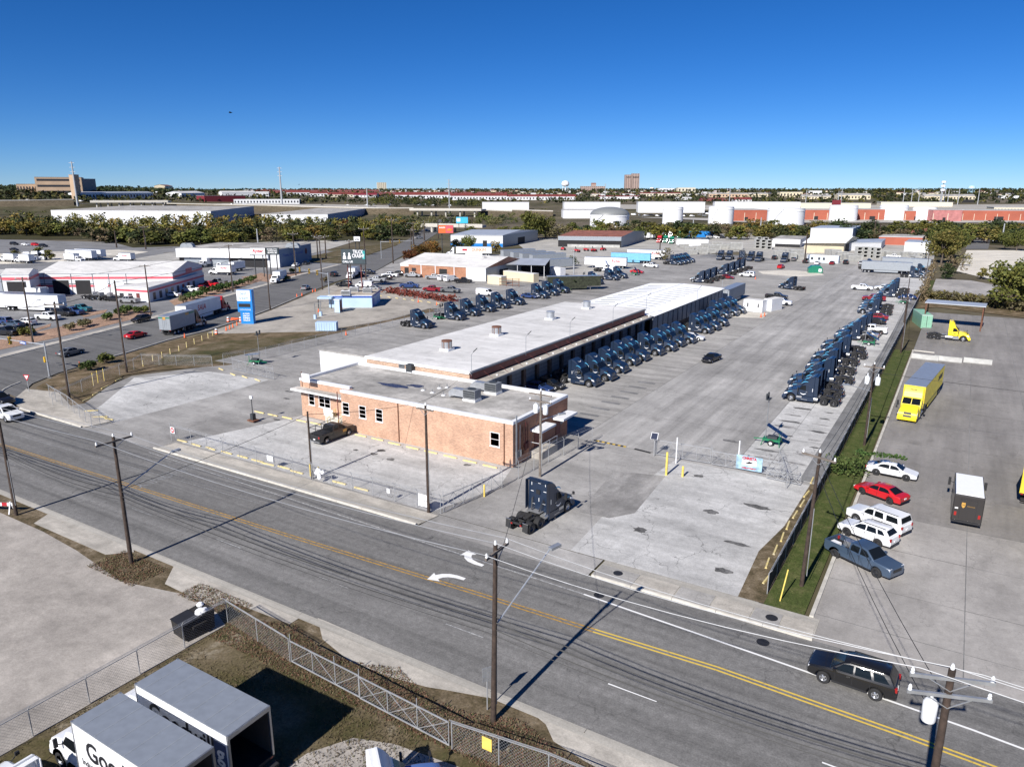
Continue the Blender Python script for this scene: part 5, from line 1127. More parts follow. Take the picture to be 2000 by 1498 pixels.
for (X, Y, z, w, h, txt, lb) in ((850, 985, .5, 1.1, 1.2, 'EXIT ONLY', 'white sign board on the end post of the open gate'), (343, 862, 1.1, .75, .75, 'DO NOT ENTER', 'red and white no entry sign at the driveway fence end'), (556, 905, .9, .9, .6, '', 'white notice on the sidewalk fence left of the dark pole'), (785, 966, .9, .35, .45, '', 'small white notice on the sidewalk fence')):
    x, y = G(X, Y); y = min(y, 50.4); t = thing('sign', lb, 'sign', (x, 49.75, 0)); MB().box(-w / 2, w / 2, -.06, -.03, z, z + h, 'decal_white').build('board', t)
    if 'ENTER' in txt:
        MB().cyl((0, -.06, z + h / 2), (0, -.075, z + h / 2), .33, n=18, m='sign_red').build('disc', t); MB().box(-.24, .24, -.085, -.076, z + .33, z + .42, 'decal_white').build('bar', t)
        MB().cyl((-.45, 0, 0), (-.45, 0, 2.3), .04, n=6, m='galv_post').build('post', t); lettering('DO NOT', .13, 'decal_white', t, (0, -.082, z + .52), -math.pi / 2); lettering('ENTER', .13, 'decal_white', t, (0, -.082, z + .24), -math.pi / 2)
    elif txt: lettering('EXIT ONLY', .26, 'decal_black', t, (0, -.066, z + .6), -math.pi / 2, 1.0)
    else: lettering('NOTICE', .13, 'decal_black', t, (0, -.066, z + h * .6), -math.pi / 2, w * .7)
x, y = G(994, 1418 - 90); t = thing('sign', 'yellow notice wired to the truck lot fence', 'sign', (-17.9, 26.85, 0)); MB().box(-.3, .3, -.05, -.02, .75, 1.5, 'yellow_post').build('board', t)
# wheel stops, bollards, bumps
def stop(X, Y, rz, lb, grp, z=.02):
    x, y = G(X, Y); t = MB().slab([(-.1, 0), (.1, 0), (.06, .13), (-.06, .13)], -.9, .9, 'stop_yellow').build('wheel_stop', None, (x, y, z), rz); tag(t, lb, 'wheel stop', grp)
for i, (X, Y) in enumerate(((506.6, 806), (533, 811.6), (561, 817), (589, 823), (616, 828), (704.5, 851.7), (737.5, 859), (770.5, 867.6), (806, 876), (841.5, 884), (879.5, 893), (917.6, 902.4), (957, 912))): stop(X, Y, R(90), f'yellow concrete wheel stop before the brick office, {ORD[i]} from the light pole stand', 'wheel stops before the office')
for i, (X, Y) in enumerate(((356, 862), (383, 870), (412, 877), (443, 885), (474, 893), (503, 901), (524, 907.5), (555, 914), (580, 923), (662.6, 943.8), (706, 956))): stop(X, Y, R(90 + rng.uniform(-4, 4)), f'faded yellow wheel stop along the sidewalk fence, {ORD[i]} from the no entry sign', 'wheel stops along the sidewalk fence')
for i, (X, Y) in enumerate(((1498, 1131), (1499, 1101), (1514.5, 1075), (1528, 1050), (1539, 1027), (1553, 1006), (1567, 984), (1575, 966), (1586, 939))): stop(X, Y, R(rng.uniform(-6, 6)), f'cream wheel stop beside the screened fence, {ORD[i]} from the road', 'wheel stops beside the screened fence')
for i, (X, Y) in enumerate(((432, 722), (455, 732), (478, 737), (503, 743), (170, 781), (189, 769), (205, 757), (232, 742), (178, 803), (196, 815), (212, 819))): stop(X, Y, R((75, 75, 75, 75, 25, 25, 28, 30, 130, 130, 95)[i]), f'cream wheel stop round the corner slab, {ORD[i]} from the lane gate', 'wheel stops round the corner slab')
for i, (X, Y) in enumerate(((743, 578), (760, 581), (775, 583), (790, 585), (806, 587), (822, 589), (838, 591), (855, 593), (872, 596))): stop(X, Y, R(65), f'white wheel stop on the low wall beyond the blue shed, {ORD[i]} from the shed', 'wheel stops beyond the blue shed')
def bollard(X, Y, h, lb, r=.09, mt='yellow_post', grp=None):
    x, y = G(X, Y); t = MB().cyl((0, 0, 0), (0, 0, h), r, n=10, m=mt).lathe([(r, h), (r * .7, h + .05), (0.001, h + .07)], n=10, m=mt).build('bollard', None, (x, y, .02)); tag(t, lb, 'bollard', grp)
bollard(1301, 928, 2.5, 'tall yellow bollard before the sliding gate', .12); bollard(1333, 931, 1.1, 'short yellow bollard before the sliding gate', .12); bollard(623, 934, 1.2, 'yellow bollard beside the dark pole on the sidewalk fence'); bollard(607, 930, 1.4, 'yellow bollard hidden behind the dark pole on the sidewalk fence'); bollard(946, 970, 1.2, 'yellow bollard at the foot of the open gate')
for i, (X, Y) in enumerate(((183, 753), (192, 748), (204, 744))): bollard(X, Y, 1.9, f'slanting yellow guard post on the bare verge, {ORD[i]} from the utility pole', .06, grp='guard posts on the verge')
for i, (X, Y) in enumerate(((280, 716), (299, 705), (317, 699), (333, 692), (350, 686), (365, 679), (380, 672), (395, 666), (407, 661), (416, 656))): bollard(X, Y, 1.0, f'cream guard post beside the cross street, {ORD[i]} from the corner', .09, 'stop_yellow', 'cream guard posts by the cross street')
S('bump_yellow', (.5, .33, .04), rough=.7, var=.3)
for (A, B_, lb, m2) in (((1161, 860), (1228, 874), 'black and yellow speed bump across the gate lane', 'bump_yellow'), ((1240, 877), (1272, 885), 'black rubber speed bump beside the striped one', 'tyre')):
    a, c = G(*A), G(*B_); L = math.hypot(c[0] - a[0], c[1] - a[1]); t = thing('speed_bump', lb, 'speed bump', (a[0], a[1], .025), math.atan2(c[1] - a[1], c[0] - a[0])); n = int(L / .35)
    for i in range(n): MB().add([(i * .35, -.22, 0), (i * .35 + .34, -.22, 0), (i * .35 + .34, 0, .07), (i * .35, 0, .07), (i * .35 + .34, .22, 0), (i * .35, .22, 0)], [(0, 1, 2, 3), (3, 2, 4, 5)], m2 if i % 2 else 'tyre').build('segment', t)
for (X, Y, lb) in ((1320, 905, 'white post with a ladder of wire arms behind the sliding gate'), (1441, 912, 'striped white post with wire arms behind the banner')):
    x, y = G(X, Y); t = thing('wire_post', lb, 'post', (x, y, 0)); MB().cyl((0, 0, 0), (0, 0, 3.0), .07, n=8, m='white_trim').build('post', t)
    for k in range(7): MB().bar((0, 0, 1.4 + k * .24), (.5, .1, 1.4 + k * .24), .02, .02, 'unit_grey').build('arm', t)
# ================================================================ utility poles and wires
WIRE = {}
def pole(key, base, h, label, arm=2.4, arms=1, rz=0., tr=0, lean=(0, 0), light=None, mt='wood_pole', r=.16, pins=True, group=None, name='utility_pole', arm_mat='wood_grey', rungs=True):
    x, y = base; t = thing(name, label, 'utility pole', (x, y, 0), rz, group); L = Vector((lean[0], lean[1], h))
    MB().cyl((0, 0, -.3), tuple(L), r, r * .68, n=10, m=mt).build('post', t); at = lambda z: L * (z / h)
    for k in range(arms):
        z = h - .35 - k * .75; c = at(z)
        if arm: 
            MB().box(c.x - arm / 2, c.x + arm / 2, c.y - .16, c.y - .05, z - .07, z + .07, arm_mat).build('crossarm', t)
            MB().bar((c.x - arm * .28, c.y - .12, z - .05), (c.x, c.y - .12, z - .55), .04, .03, 'galv').bar((c.x + arm * .28, c.y - .12, z - .05), (c.x, c.y - .12, z - .55), .04, .03, 'galv').build('arm_brace', t)
            for d in (-arm / 2 + .1, arm / 2 - .1) + ((0.,) if k == 0 else ()):
                MB().lathe([(.07, 0), (.08, .05), (.05, .1), (.075, .14), (.04, .24), (.001, .26)], (c.x + d, c.y - .1 if d else c.y, z + (.07 if d else h - z)), 8, 'porcelain').build('insulator', t)
    for k in range(tr):
        c = at(h - 1.9); sx = (-1, 1)[k % 2] * .55
        MB().lathe([(.001, 0), (.24, .02), (.27, .1), (.27, .85), (.2, .95), (.001, .98)], (c.x + sx, c.y, h - 2.4), 14, 'porcelain').build('transformer', t); MB().cyl((c.x + sx, c.y, h - 1.45), (c.x + sx, c.y, h - 1.1), .06, n=8, m='porcelain').build('bushing', t)
    if light:
        ax, ay, z0, z1 = light; c = at(z0); MB().cyl((c.x, c.y, z0), (c.x + ax, c.y + ay, z1), .045, n=6, m='galv').build('lamp_arm', t)
        d = Vector((ax, ay, 0)).normalized(); MB().bar((c.x + ax, c.y + ay, z1), (c.x + ax + d.x * .8, c.y + ay + d.y * .8, z1 + .02), .3, .16, 'galv').build('lamp_head', t)
    c = at(h * .55); MB().cyl((c.x + r, c.y, 1), (c.x + r, c.y, h * .6), .03, n=5, m='galv').build('conduit', t)
    ca, sa = math.cos(rz), math.sin(rz); WIRE[key] = (x, y, h, lean, arm, ca, sa); return t
def wpt(key, off, z, yo=0.):
    x, y, h, lean, arm, ca, sa = WIRE[key]; k = z / h; lx, ly = lean[0] * k + off, lean[1] * k + yo; return (x + lx * ca - ly * sa, y + lx * sa + ly * ca, z)
def wire(name, pts, r, sag, mt, label, group):
    """a cable hung through a run of points"""
    b = MB(); P = []
    for a, c in zip(pts, pts[1:]):
        for i in range(9):
            t = i / 8; p = Vector(a).lerp(Vector(c), t); p.z -= 4 * sag * t * (1 - t); P.append(p)
    for a, c in zip(P, P[1:]):
        if (c - a).length > .01: b.cyl(a, c, r, n=4, m=mt, cap=False)
    return tag(b.build(name), label, 'cable', group)
pole('A0', (-88.0, 29.4), 10.6, 'utility pole standing outside the gravel lot beyond the picture edge', rz=R(90)) if False else None
pole('A1', (-71.6, 29.5), 9.0, 'utility pole at the edge of the gravel lot beside the red barrier', arm=0, mt='wood_pole', r=.17)
pole('A2', (-54.0, 29.7), 10.7, 'tall utility pole with lamp arm at the gravel lot edge', arm=3.0, rz=R(90), light=(4.6, -2.6 * 0, 6.2, 8.0), r=.17)
pole('A3', (-19.3, 29.6), 10.9, 'utility pole with white lamp arm in the leaf litter of the near verge', arm=2.2, rz=R(90), lean=(.1, -.15), light=(4.0, -1.2, 6.0, 9.2), r=.17)
x4, _, z4 = GY(1872, 1310, 29.6)
pole('A4', (x4 - .2, 29.6), max(9.5, min(13, z4)), 'utility pole with pale double crossarms and white transformer at the road edge', arm=3.0, arms=2, rz=R(20), tr=1, r=.19, arm_mat='galv')
pole('B1', (-54.8, 50.0), 7.3, 'short dark pole on the sidewalk fence beside the yellow bollard', arm=0, r=.13)
pole('B2', (-39.4, 49.7), 10.4, 'dark utility pole beside the open gate sign', arm=1.9, r=.16)
pole('B3', (-34.9, 62.8), 9.3, 'utility pole with twin white transformers beside the office meter wall', arm=2.6, arms=2, tr=2, mt='wood_grey', light=(1.2, 1.6, 6.2, 6.6), r=.15)
pole('C1', (-7.3, 54.0), 10.8, 'leaning brown pole on the grass strip with yellow guy guard', arm=2.6, rz=R(-20), r=.16, lean=(.3, 0)); MB().cyl((.2, -3.2, .05), (.25, -2.6, 2.4), .05, n=6, m='yellow_post').build('guy_guard', [o for o in bpy.data.objects if o.name.startswith('utility_pole') and o.parent is None][-1])
pole('C2', (-7.2, 91.1), 9.8, 'brown pole with transformers on the grass strip by the parked tractors', arm=2.2, tr=2, light=(-2.2, -1.5, 6.6, 7.4), r=.15)
pole('C3', (-7.8, 149.8), 10.5, 'brown pole on the grass strip beyond the yellow semi', arm=1.6, r=.15)
pole('C4', (-9.9, 186), 10, 'thin pole beside the fence near the parked black cars', arm=0, r=.12); pole('C5', (-9.6, 262), 11, 'thin pole at the far fence corner', arm=0, r=.12)
for k, (X, Y, top, lb, a) in enumerate((((136), 780, 590, 'leaning dark pole at the corner of the verge fence', 2.6), (248, 728, 548, 'dark pole on the verge beside the guard posts', 0), (65, 672, 542, 'dark pole with lamp on the red gravel bed', 2.4), (295, 617, 517, 'dark pole beside the white service building office', 2.4), (528, 605, 487, 'dark pole on the curb beside the blue ticket sign', 0), (630, 566, 462, 'dark pole at the kerb near the green billboard', 2.4), (455, 570, 478, 'dark pole with lamp beside the hedge across the street', 2.2), (578, 539, 455, 'dark pole on the gravel bed before the lettered wall', 2.4), (768, 515, 428, 'dark pole beside the round tree at the brick garage', 2.4), (686, 550, 470, 'grey pole between billboard legs and street', 1.8), (715, 545, 445, 'tall dark pole right behind the green billboard', 2.4), (621, 505, 460, 'dark pole on the lawn behind the lettered wall', 2.4), (637, 505, 460, 'thin dark pole on the lawn beside its twin', 2.0), (505, 490, 447, 'thin pole in the pale field', 0), (285, 487, 442, 'thin pole before the thicket', 2.2), (228, 484, 450, 'thin pole on the bus lot', 0), (808, 478, 435, 'pole at the street bend', 2.4), (829, 470, 432, 'pole beyond the street bend', 2.4), (856, 466, 430, 'pole before the burger billboard', 0), (804, 497, 448, 'pole beside the crossing mast', 2.2), (947, 541, 500, 'thin lamp pole before the brick garage wall', 1.2), (1120, 545, 490, 'lamp pole beside the parked trailers', 1.2), (1288, 505, 470, 'thin pole beside the lone dry tree', 0), (1353, 455, 430, 'pale thin pole before the storage tanks', 0), (1484, 462, 425, 'pale thin pole at the tank yard fence', 0), (1571, 515, 455, 'thin pole before the cream warehouse wall', 0), (1706, 470, 432, 'wooden pole in front of the dark trees', 2.0), (1716, 472, 436, 'bare pole beside the wooden one', 0), (1827, 458, 437, 'pale pole in the wood behind the tree clump', 0), (1956, 475, 437, 'leaning pale pole by the round tree', 0), (880, 445, 424, 'pole at the underpass', 2.0), (922, 452, 425, 'light pole right of the blue billboard', 0))):
    h = tall(X, Y, top); r_ = max(.19, math.hypot(*G(X, Y)) * .0009); mt = 'galv_post' if 'pale' in lb or 'lamp pole' in lb else 'wood_pole'
    lt = (3.2, -1.0, h * .55, h * .68) if 'lamp' in lb else None
    pole('D%d' % k, G(X, Y), h, lb, a * max(1, r_ / .16), rz=R(25), mt=mt, r=r_, light=lt, arm_mat='wood_grey')
def run(keys, spec, lab, group):
    for (off, dz, r, sag, mt, nm) in spec:
        wire('power_line', [wpt(k, off, min(WIRE[k][2] + .1, WIRE[k][2] + dz)) for k in keys], r, sag, mt, f'{nm} {lab}', group)
ext = lambda key, x, y, h: WIRE.setdefault(key, (x, y, h, (0, 0), 0, 0., 1.))
ext('A0', -125, 29.3, 10.4); ext('A5', 48, 29.8, 10.6)
lines = [(-1.1, -.1, .022, .5, 'wire_pale', 'pale overhead line nearest the truck lot'), (0., .08, .022, .5, 'wire_pale', 'pale overhead line in the middle'), (1.1, -.1, .022, .5, 'wire_pale', 'pale overhead line nearest the road')]
run(['A0', 'A2', 'A3', 'A4', 'A5'], lines, 'above the near verge poles', 'pale power lines above the near verge')
WH = {'A0': 6.2, 'A1': 6.2, 'A2': 6.2, 'A3': 6.3, 'A4': 6.2, 'A5': 6.2}
for k, (dz, yo, r_, nm) in enumerate(((0, 0, .045, 'thick black cable bundle'), (-.45, .12, .035, 'black telephone cable below the bundle'), (.35, -.1, .028, 'thin black cable above the bundle'), (-.8, .2, .02, 'lowest thin black cable'))):
    wire('telephone_cable', [wpt(q, 0, WH[q] + dz, .17 + yo) if q[1] in '1234' else (WIRE[q][0], 29.8 + yo, WH[q] + dz) for q in ('A0', 'A1', 'A2', 'A3', 'A4', 'A5')], r_, .45, 'wire_black', f'{nm} strung between the near verge poles', 'black cables between the near verge poles')
wire('service_cable', [wpt('A2', 0, 6.3), wpt('B1', 0, 7.0), (-52, 64, 5.1), (-54, 75, 5.1)], .022, .25, 'wire_black', 'black service drop from the gravel lot pole across the road to the office roof', None)
wire('service_cable', [wpt('A3', 0, 9.2), wpt('B3', 0, 8.0)], .016, .4, 'wire_black', 'thin service line from the leaf litter pole to the transformer pole', None)
wire('service_cable', [wpt('A4', .2, 9.6), wpt('C1', 0, 10.4), wpt('C2', 0, 9.5), wpt('C3', 0, 10.1), wpt('C4', 0, 9.8)], .02, .5, 'wire_black', 'overhead line climbing from the double crossarm pole along the grass strip', None)
wire('service_cable', [wpt('A4', -.2, 8.8), wpt('C1', 0, 9.4), wpt('C2', 0, 8.7), wpt('C3', 0, 9.0)], .02, .6, 'wire_black', 'second overhead line along the grass strip, slung lower', None)
wire('service_cable', [wpt('C2', 0, 8.9), (30, 96, 8.2)], .018, .5, 'wire_black', 'line leaving the grass strip over the side lot', None)
wire('street_cable', [(-150, 34, 9.5), wpt('D0', 0, WIRE['D0'][2] - .3), wpt('D1', 0, WIRE['D1'][2] - .3), wpt('D4', 0, WIRE['D4'][2] - .4), wpt('D5', 0, WIRE['D5'][2] - .4), wpt('D10', 0, WIRE['D10'][2] - .4), wpt('D8', 0, WIRE['D8'][2] - .4), wpt('D16', 0, WIRE['D16'][2] - .4)], .035, .6, 'wire_black', 'black line along the near kerb of the cross street', None)
wire('street_cable', [(-170, 60, 12), wpt('D2', 0, WIRE['D2'][2] - .3), wpt('D3', 0, WIRE['D3'][2] - .3), wpt('D6', 0, WIRE['D6'][2] - .3), wpt('D7', 0, WIRE['D7'][2] - .3), wpt('D11', 0, WIRE['D11'][2] - .3)], .035, .6, 'wire_black', 'black line along the far kerb of the cross street', None)
# ================================================================ light towers, dumpster, small things of the yard
def light_tower(x, y, rz, label, mast=5.0, tilt=.5):
    t = thing('light_tower', label, 'light tower', (x, y, .03), rz)
    MB().box(-1.0, 1.0, -.55, .55, .5, .75, 'tower_green').box(-.6, .5, -.4, .4, .75, 1.05, 'unit_dark').build('trailer_bed', t); MB().bar((1.0, 0, .55), (2.1, 0, .45), .1, .1, 'tower_green').build('drawbar', t)
    for s_ in (-1, 1):
        wheel(t, 0, s_ * .72, .34, .2, rimm='decal_white', side=s_)
        for x_ in (-.9, .9): MB().bar((x_, s_ * .55, .6), (x_ * 1.15, s_ * 1.0, .05), .07, .07, 'tower_green').build('outrigger', t)
        MB().bar((-.9, s_ * .5, .7), (-.9, s_ * .5, 1.6), .07, .07, 'tower_green').build('panel_post', t)
    MB().cyl((.75, 0, .7), (.75, 0, mast), .06, .045, n=8, m='unit_grey').build('mast', t); MB().box(.55, .95, -.6, .6, mast, mast + .08, 'unit_dark').build('lamp_bar', t)
    for yy in (-.45, .45):
        for zz in (.1, .45): MB().box(.85, 1.0, yy - .18, yy + .18, mast + zz - .05, mast + zz + .25, 'unit_dark').build('lamp', t)
    c, s_ = math.cos(tilt), math.sin(tilt); f = lambda u, v, w=0: (-.5 - u * c, v, 1.75 - u * s_ + w)
    MB().add([f(-1.3, -.55, .02), f(1.3, -.55, .02), f(1.3, .55, .02), f(-1.3, .55, .02)], [(0, 1, 2, 3)], 'solar').add([f(-1.32, -.57), f(1.32, -.57), f(1.32, .57), f(-1.32, .57)], [(3, 2, 1, 0)], 'alu').build('solar_panel', t)
    for k in range(1, 4): MB().bar(f(-1.3 + k * .65, -.55, .025), f(-1.3 + k * .65, .55, .025), .02, .01, 'alu').build('panel_seam', t)
    return t
x, y = G(1507, 868); light_tower(x, y, R(180), 'green solar light tower with tall mast behind the banner gate', 5.4)
x, y = G(1697, 674); light_tower(x, y, R(180), 'green solar light tower parked among the fence row tractors', 3.0); x, y = G(1765, 594); light_tower(x, y, R(170), 'green solar light tower far along the yard fence', 3.0)
x, y = G(500, 712); light_tower(x, y, R(20), 'green solar light tower at the lane gate with flat panel', 5.2, .12); x, y = G(856, 624); light_tower(x, y, R(0), 'green solar light tower behind the first tractor of the lane row', 3.0, .15); x, y = G(1135, 558); light_tower(x, y, R(0), 'green solar light tower beside the ivy covered trailer', 3.5, .2)
x, y = G(1240, 538); t = light_tower(x, y, R(180), 'white solar light tower beside the small red car', 4.6, 1.0)
t = thing('light_stand', 'small yard light on a short post with steel base on the corner lot', 'light', (*G(495, 824), .02)); MB().box(-.6, .6, -.5, .5, .15, .3, 'rust').box(-.25, .25, -.25, .25, .3, 1.1, 'unit_dark').build('base', t); MB().cyl((0, 0, 1.1), (0, 0, 3.3), .06, n=6, m='unit_dark').build('post', t); MB().box(-.25, .2, -.1, .1, 3.1, 3.45, 'decal_white').build('lamp', t)
S('rust_black', (.016, .014, .013), rough=.85, var=.4, scale=2.); dp = thing('dumpster', 'black dumpster with white bags on top beside the gravel lot fence', 'dumpster', (-41.3, 26.3, 0), R(84))
MB().slab([(-1.05, .12), (-1.15, 1.25), (1.15, 1.45), (1.05, .12)], -.75, .75, 'rust_black').build('bin', dp)
MB().add([(-1.2, -.8, 1.27), (.1, -.8, 1.38), (.1, .8, 1.38), (-1.2, .8, 1.27)], [(0, 1, 2, 3)], 'black_plastic').build('lid', dp)
for s_ in (-1, 1): MB().box(-.5, .5, s_ * .75, s_ * .9, .75, .95, 'rust_black').build('fork_pocket', dp); MB().box(-.9, .9, s_ * .6, s_ * .72, 0, .14, 'frame_black').build('skid', dp)
bg_ = MB()
for k in range(7): bg_.lathe([(.001, 0), (.22, .05), (.26, .15), (.15, .28), (.001, .3)], (rng.uniform(.25, .95), rng.uniform(-.5, .5), 1.3 + rng.uniform(0, .1)), 8, 'decal_white')
tag(bg_.build('rubbish_bags', None, (-41.3, 26.3, 0), R(84)), 'white rubbish bags heaped in the open half of the dumpster', 'rubbish', kind='stuff')
# ================================================================ box trucks in the foreground lot
for i, (x, y, lb) in enumerate(((-30.7, 19.35, 'white box truck with grey roof and open rear nearest the road'), (-30.7, 16.05, 'white box truck with large black lettering nearest the camera'))):
    c = copy_tree(GOOD, (x - 1.25 if False else x - .95, y, .02), math.pi, lb, 'truck', 'box trucks in the fenced lot'); c.name = 'box_truck'
    # driver side looks to the camera: lettering along the box
    lettering('Goodwill', 1.5, 'decal_black', c, (-1.1, 1.285, 2.75), math.pi / 2, 5.2, .03)
    lettering('Industries of San Antonio' if False else 'Industries', .5, 'decal_black', c, (1.2, 1.285, 1.9), math.pi / 2, 1.7)
    MB().box(-4.6, -3.7, 1.276, 1.286, 1.7, 3.3, 'paint_blue').build('logo_panel', c); lettering('g', 1.3, 'decal_white', c, (-4.15, 1.296, 2.65), math.pi / 2, None, .03); lettering('goodwill', .3, 'decal_white', c, (-4.15, 1.296, 1.85), math.pi / 2, .75)
for (X, Y, z, hd, lb) in ((25, 1490, 2.4, 180, 'white tractor cab at the picture corner, roof edged with black clips'), (755, 1484, 2.7, 50, 'white tractor seen from above with pale blue hood at the lower edge')):
    x, y = G(X, Y, z); c = navy(x - (.5 if hd == 50 else -1.0), y - (.6 if hd == 50 else .4), R(hd), lb, None, {'reflective_tape', 'blue_stripe', 'smile_mark', 'hood_stripe', 'roof_mark', 'number_decal'}, {'truck_paint': 'truck_white'}, DAYCAB, 0.)
    if hd == 50: [setattr(s_, 'material', M('hood_blue')) for o_ in c.children if o_.name.startswith('hood') and 'mirror' not in o_.name for s_ in o_.material_slots]
    c.scale = (1, 1, .68)
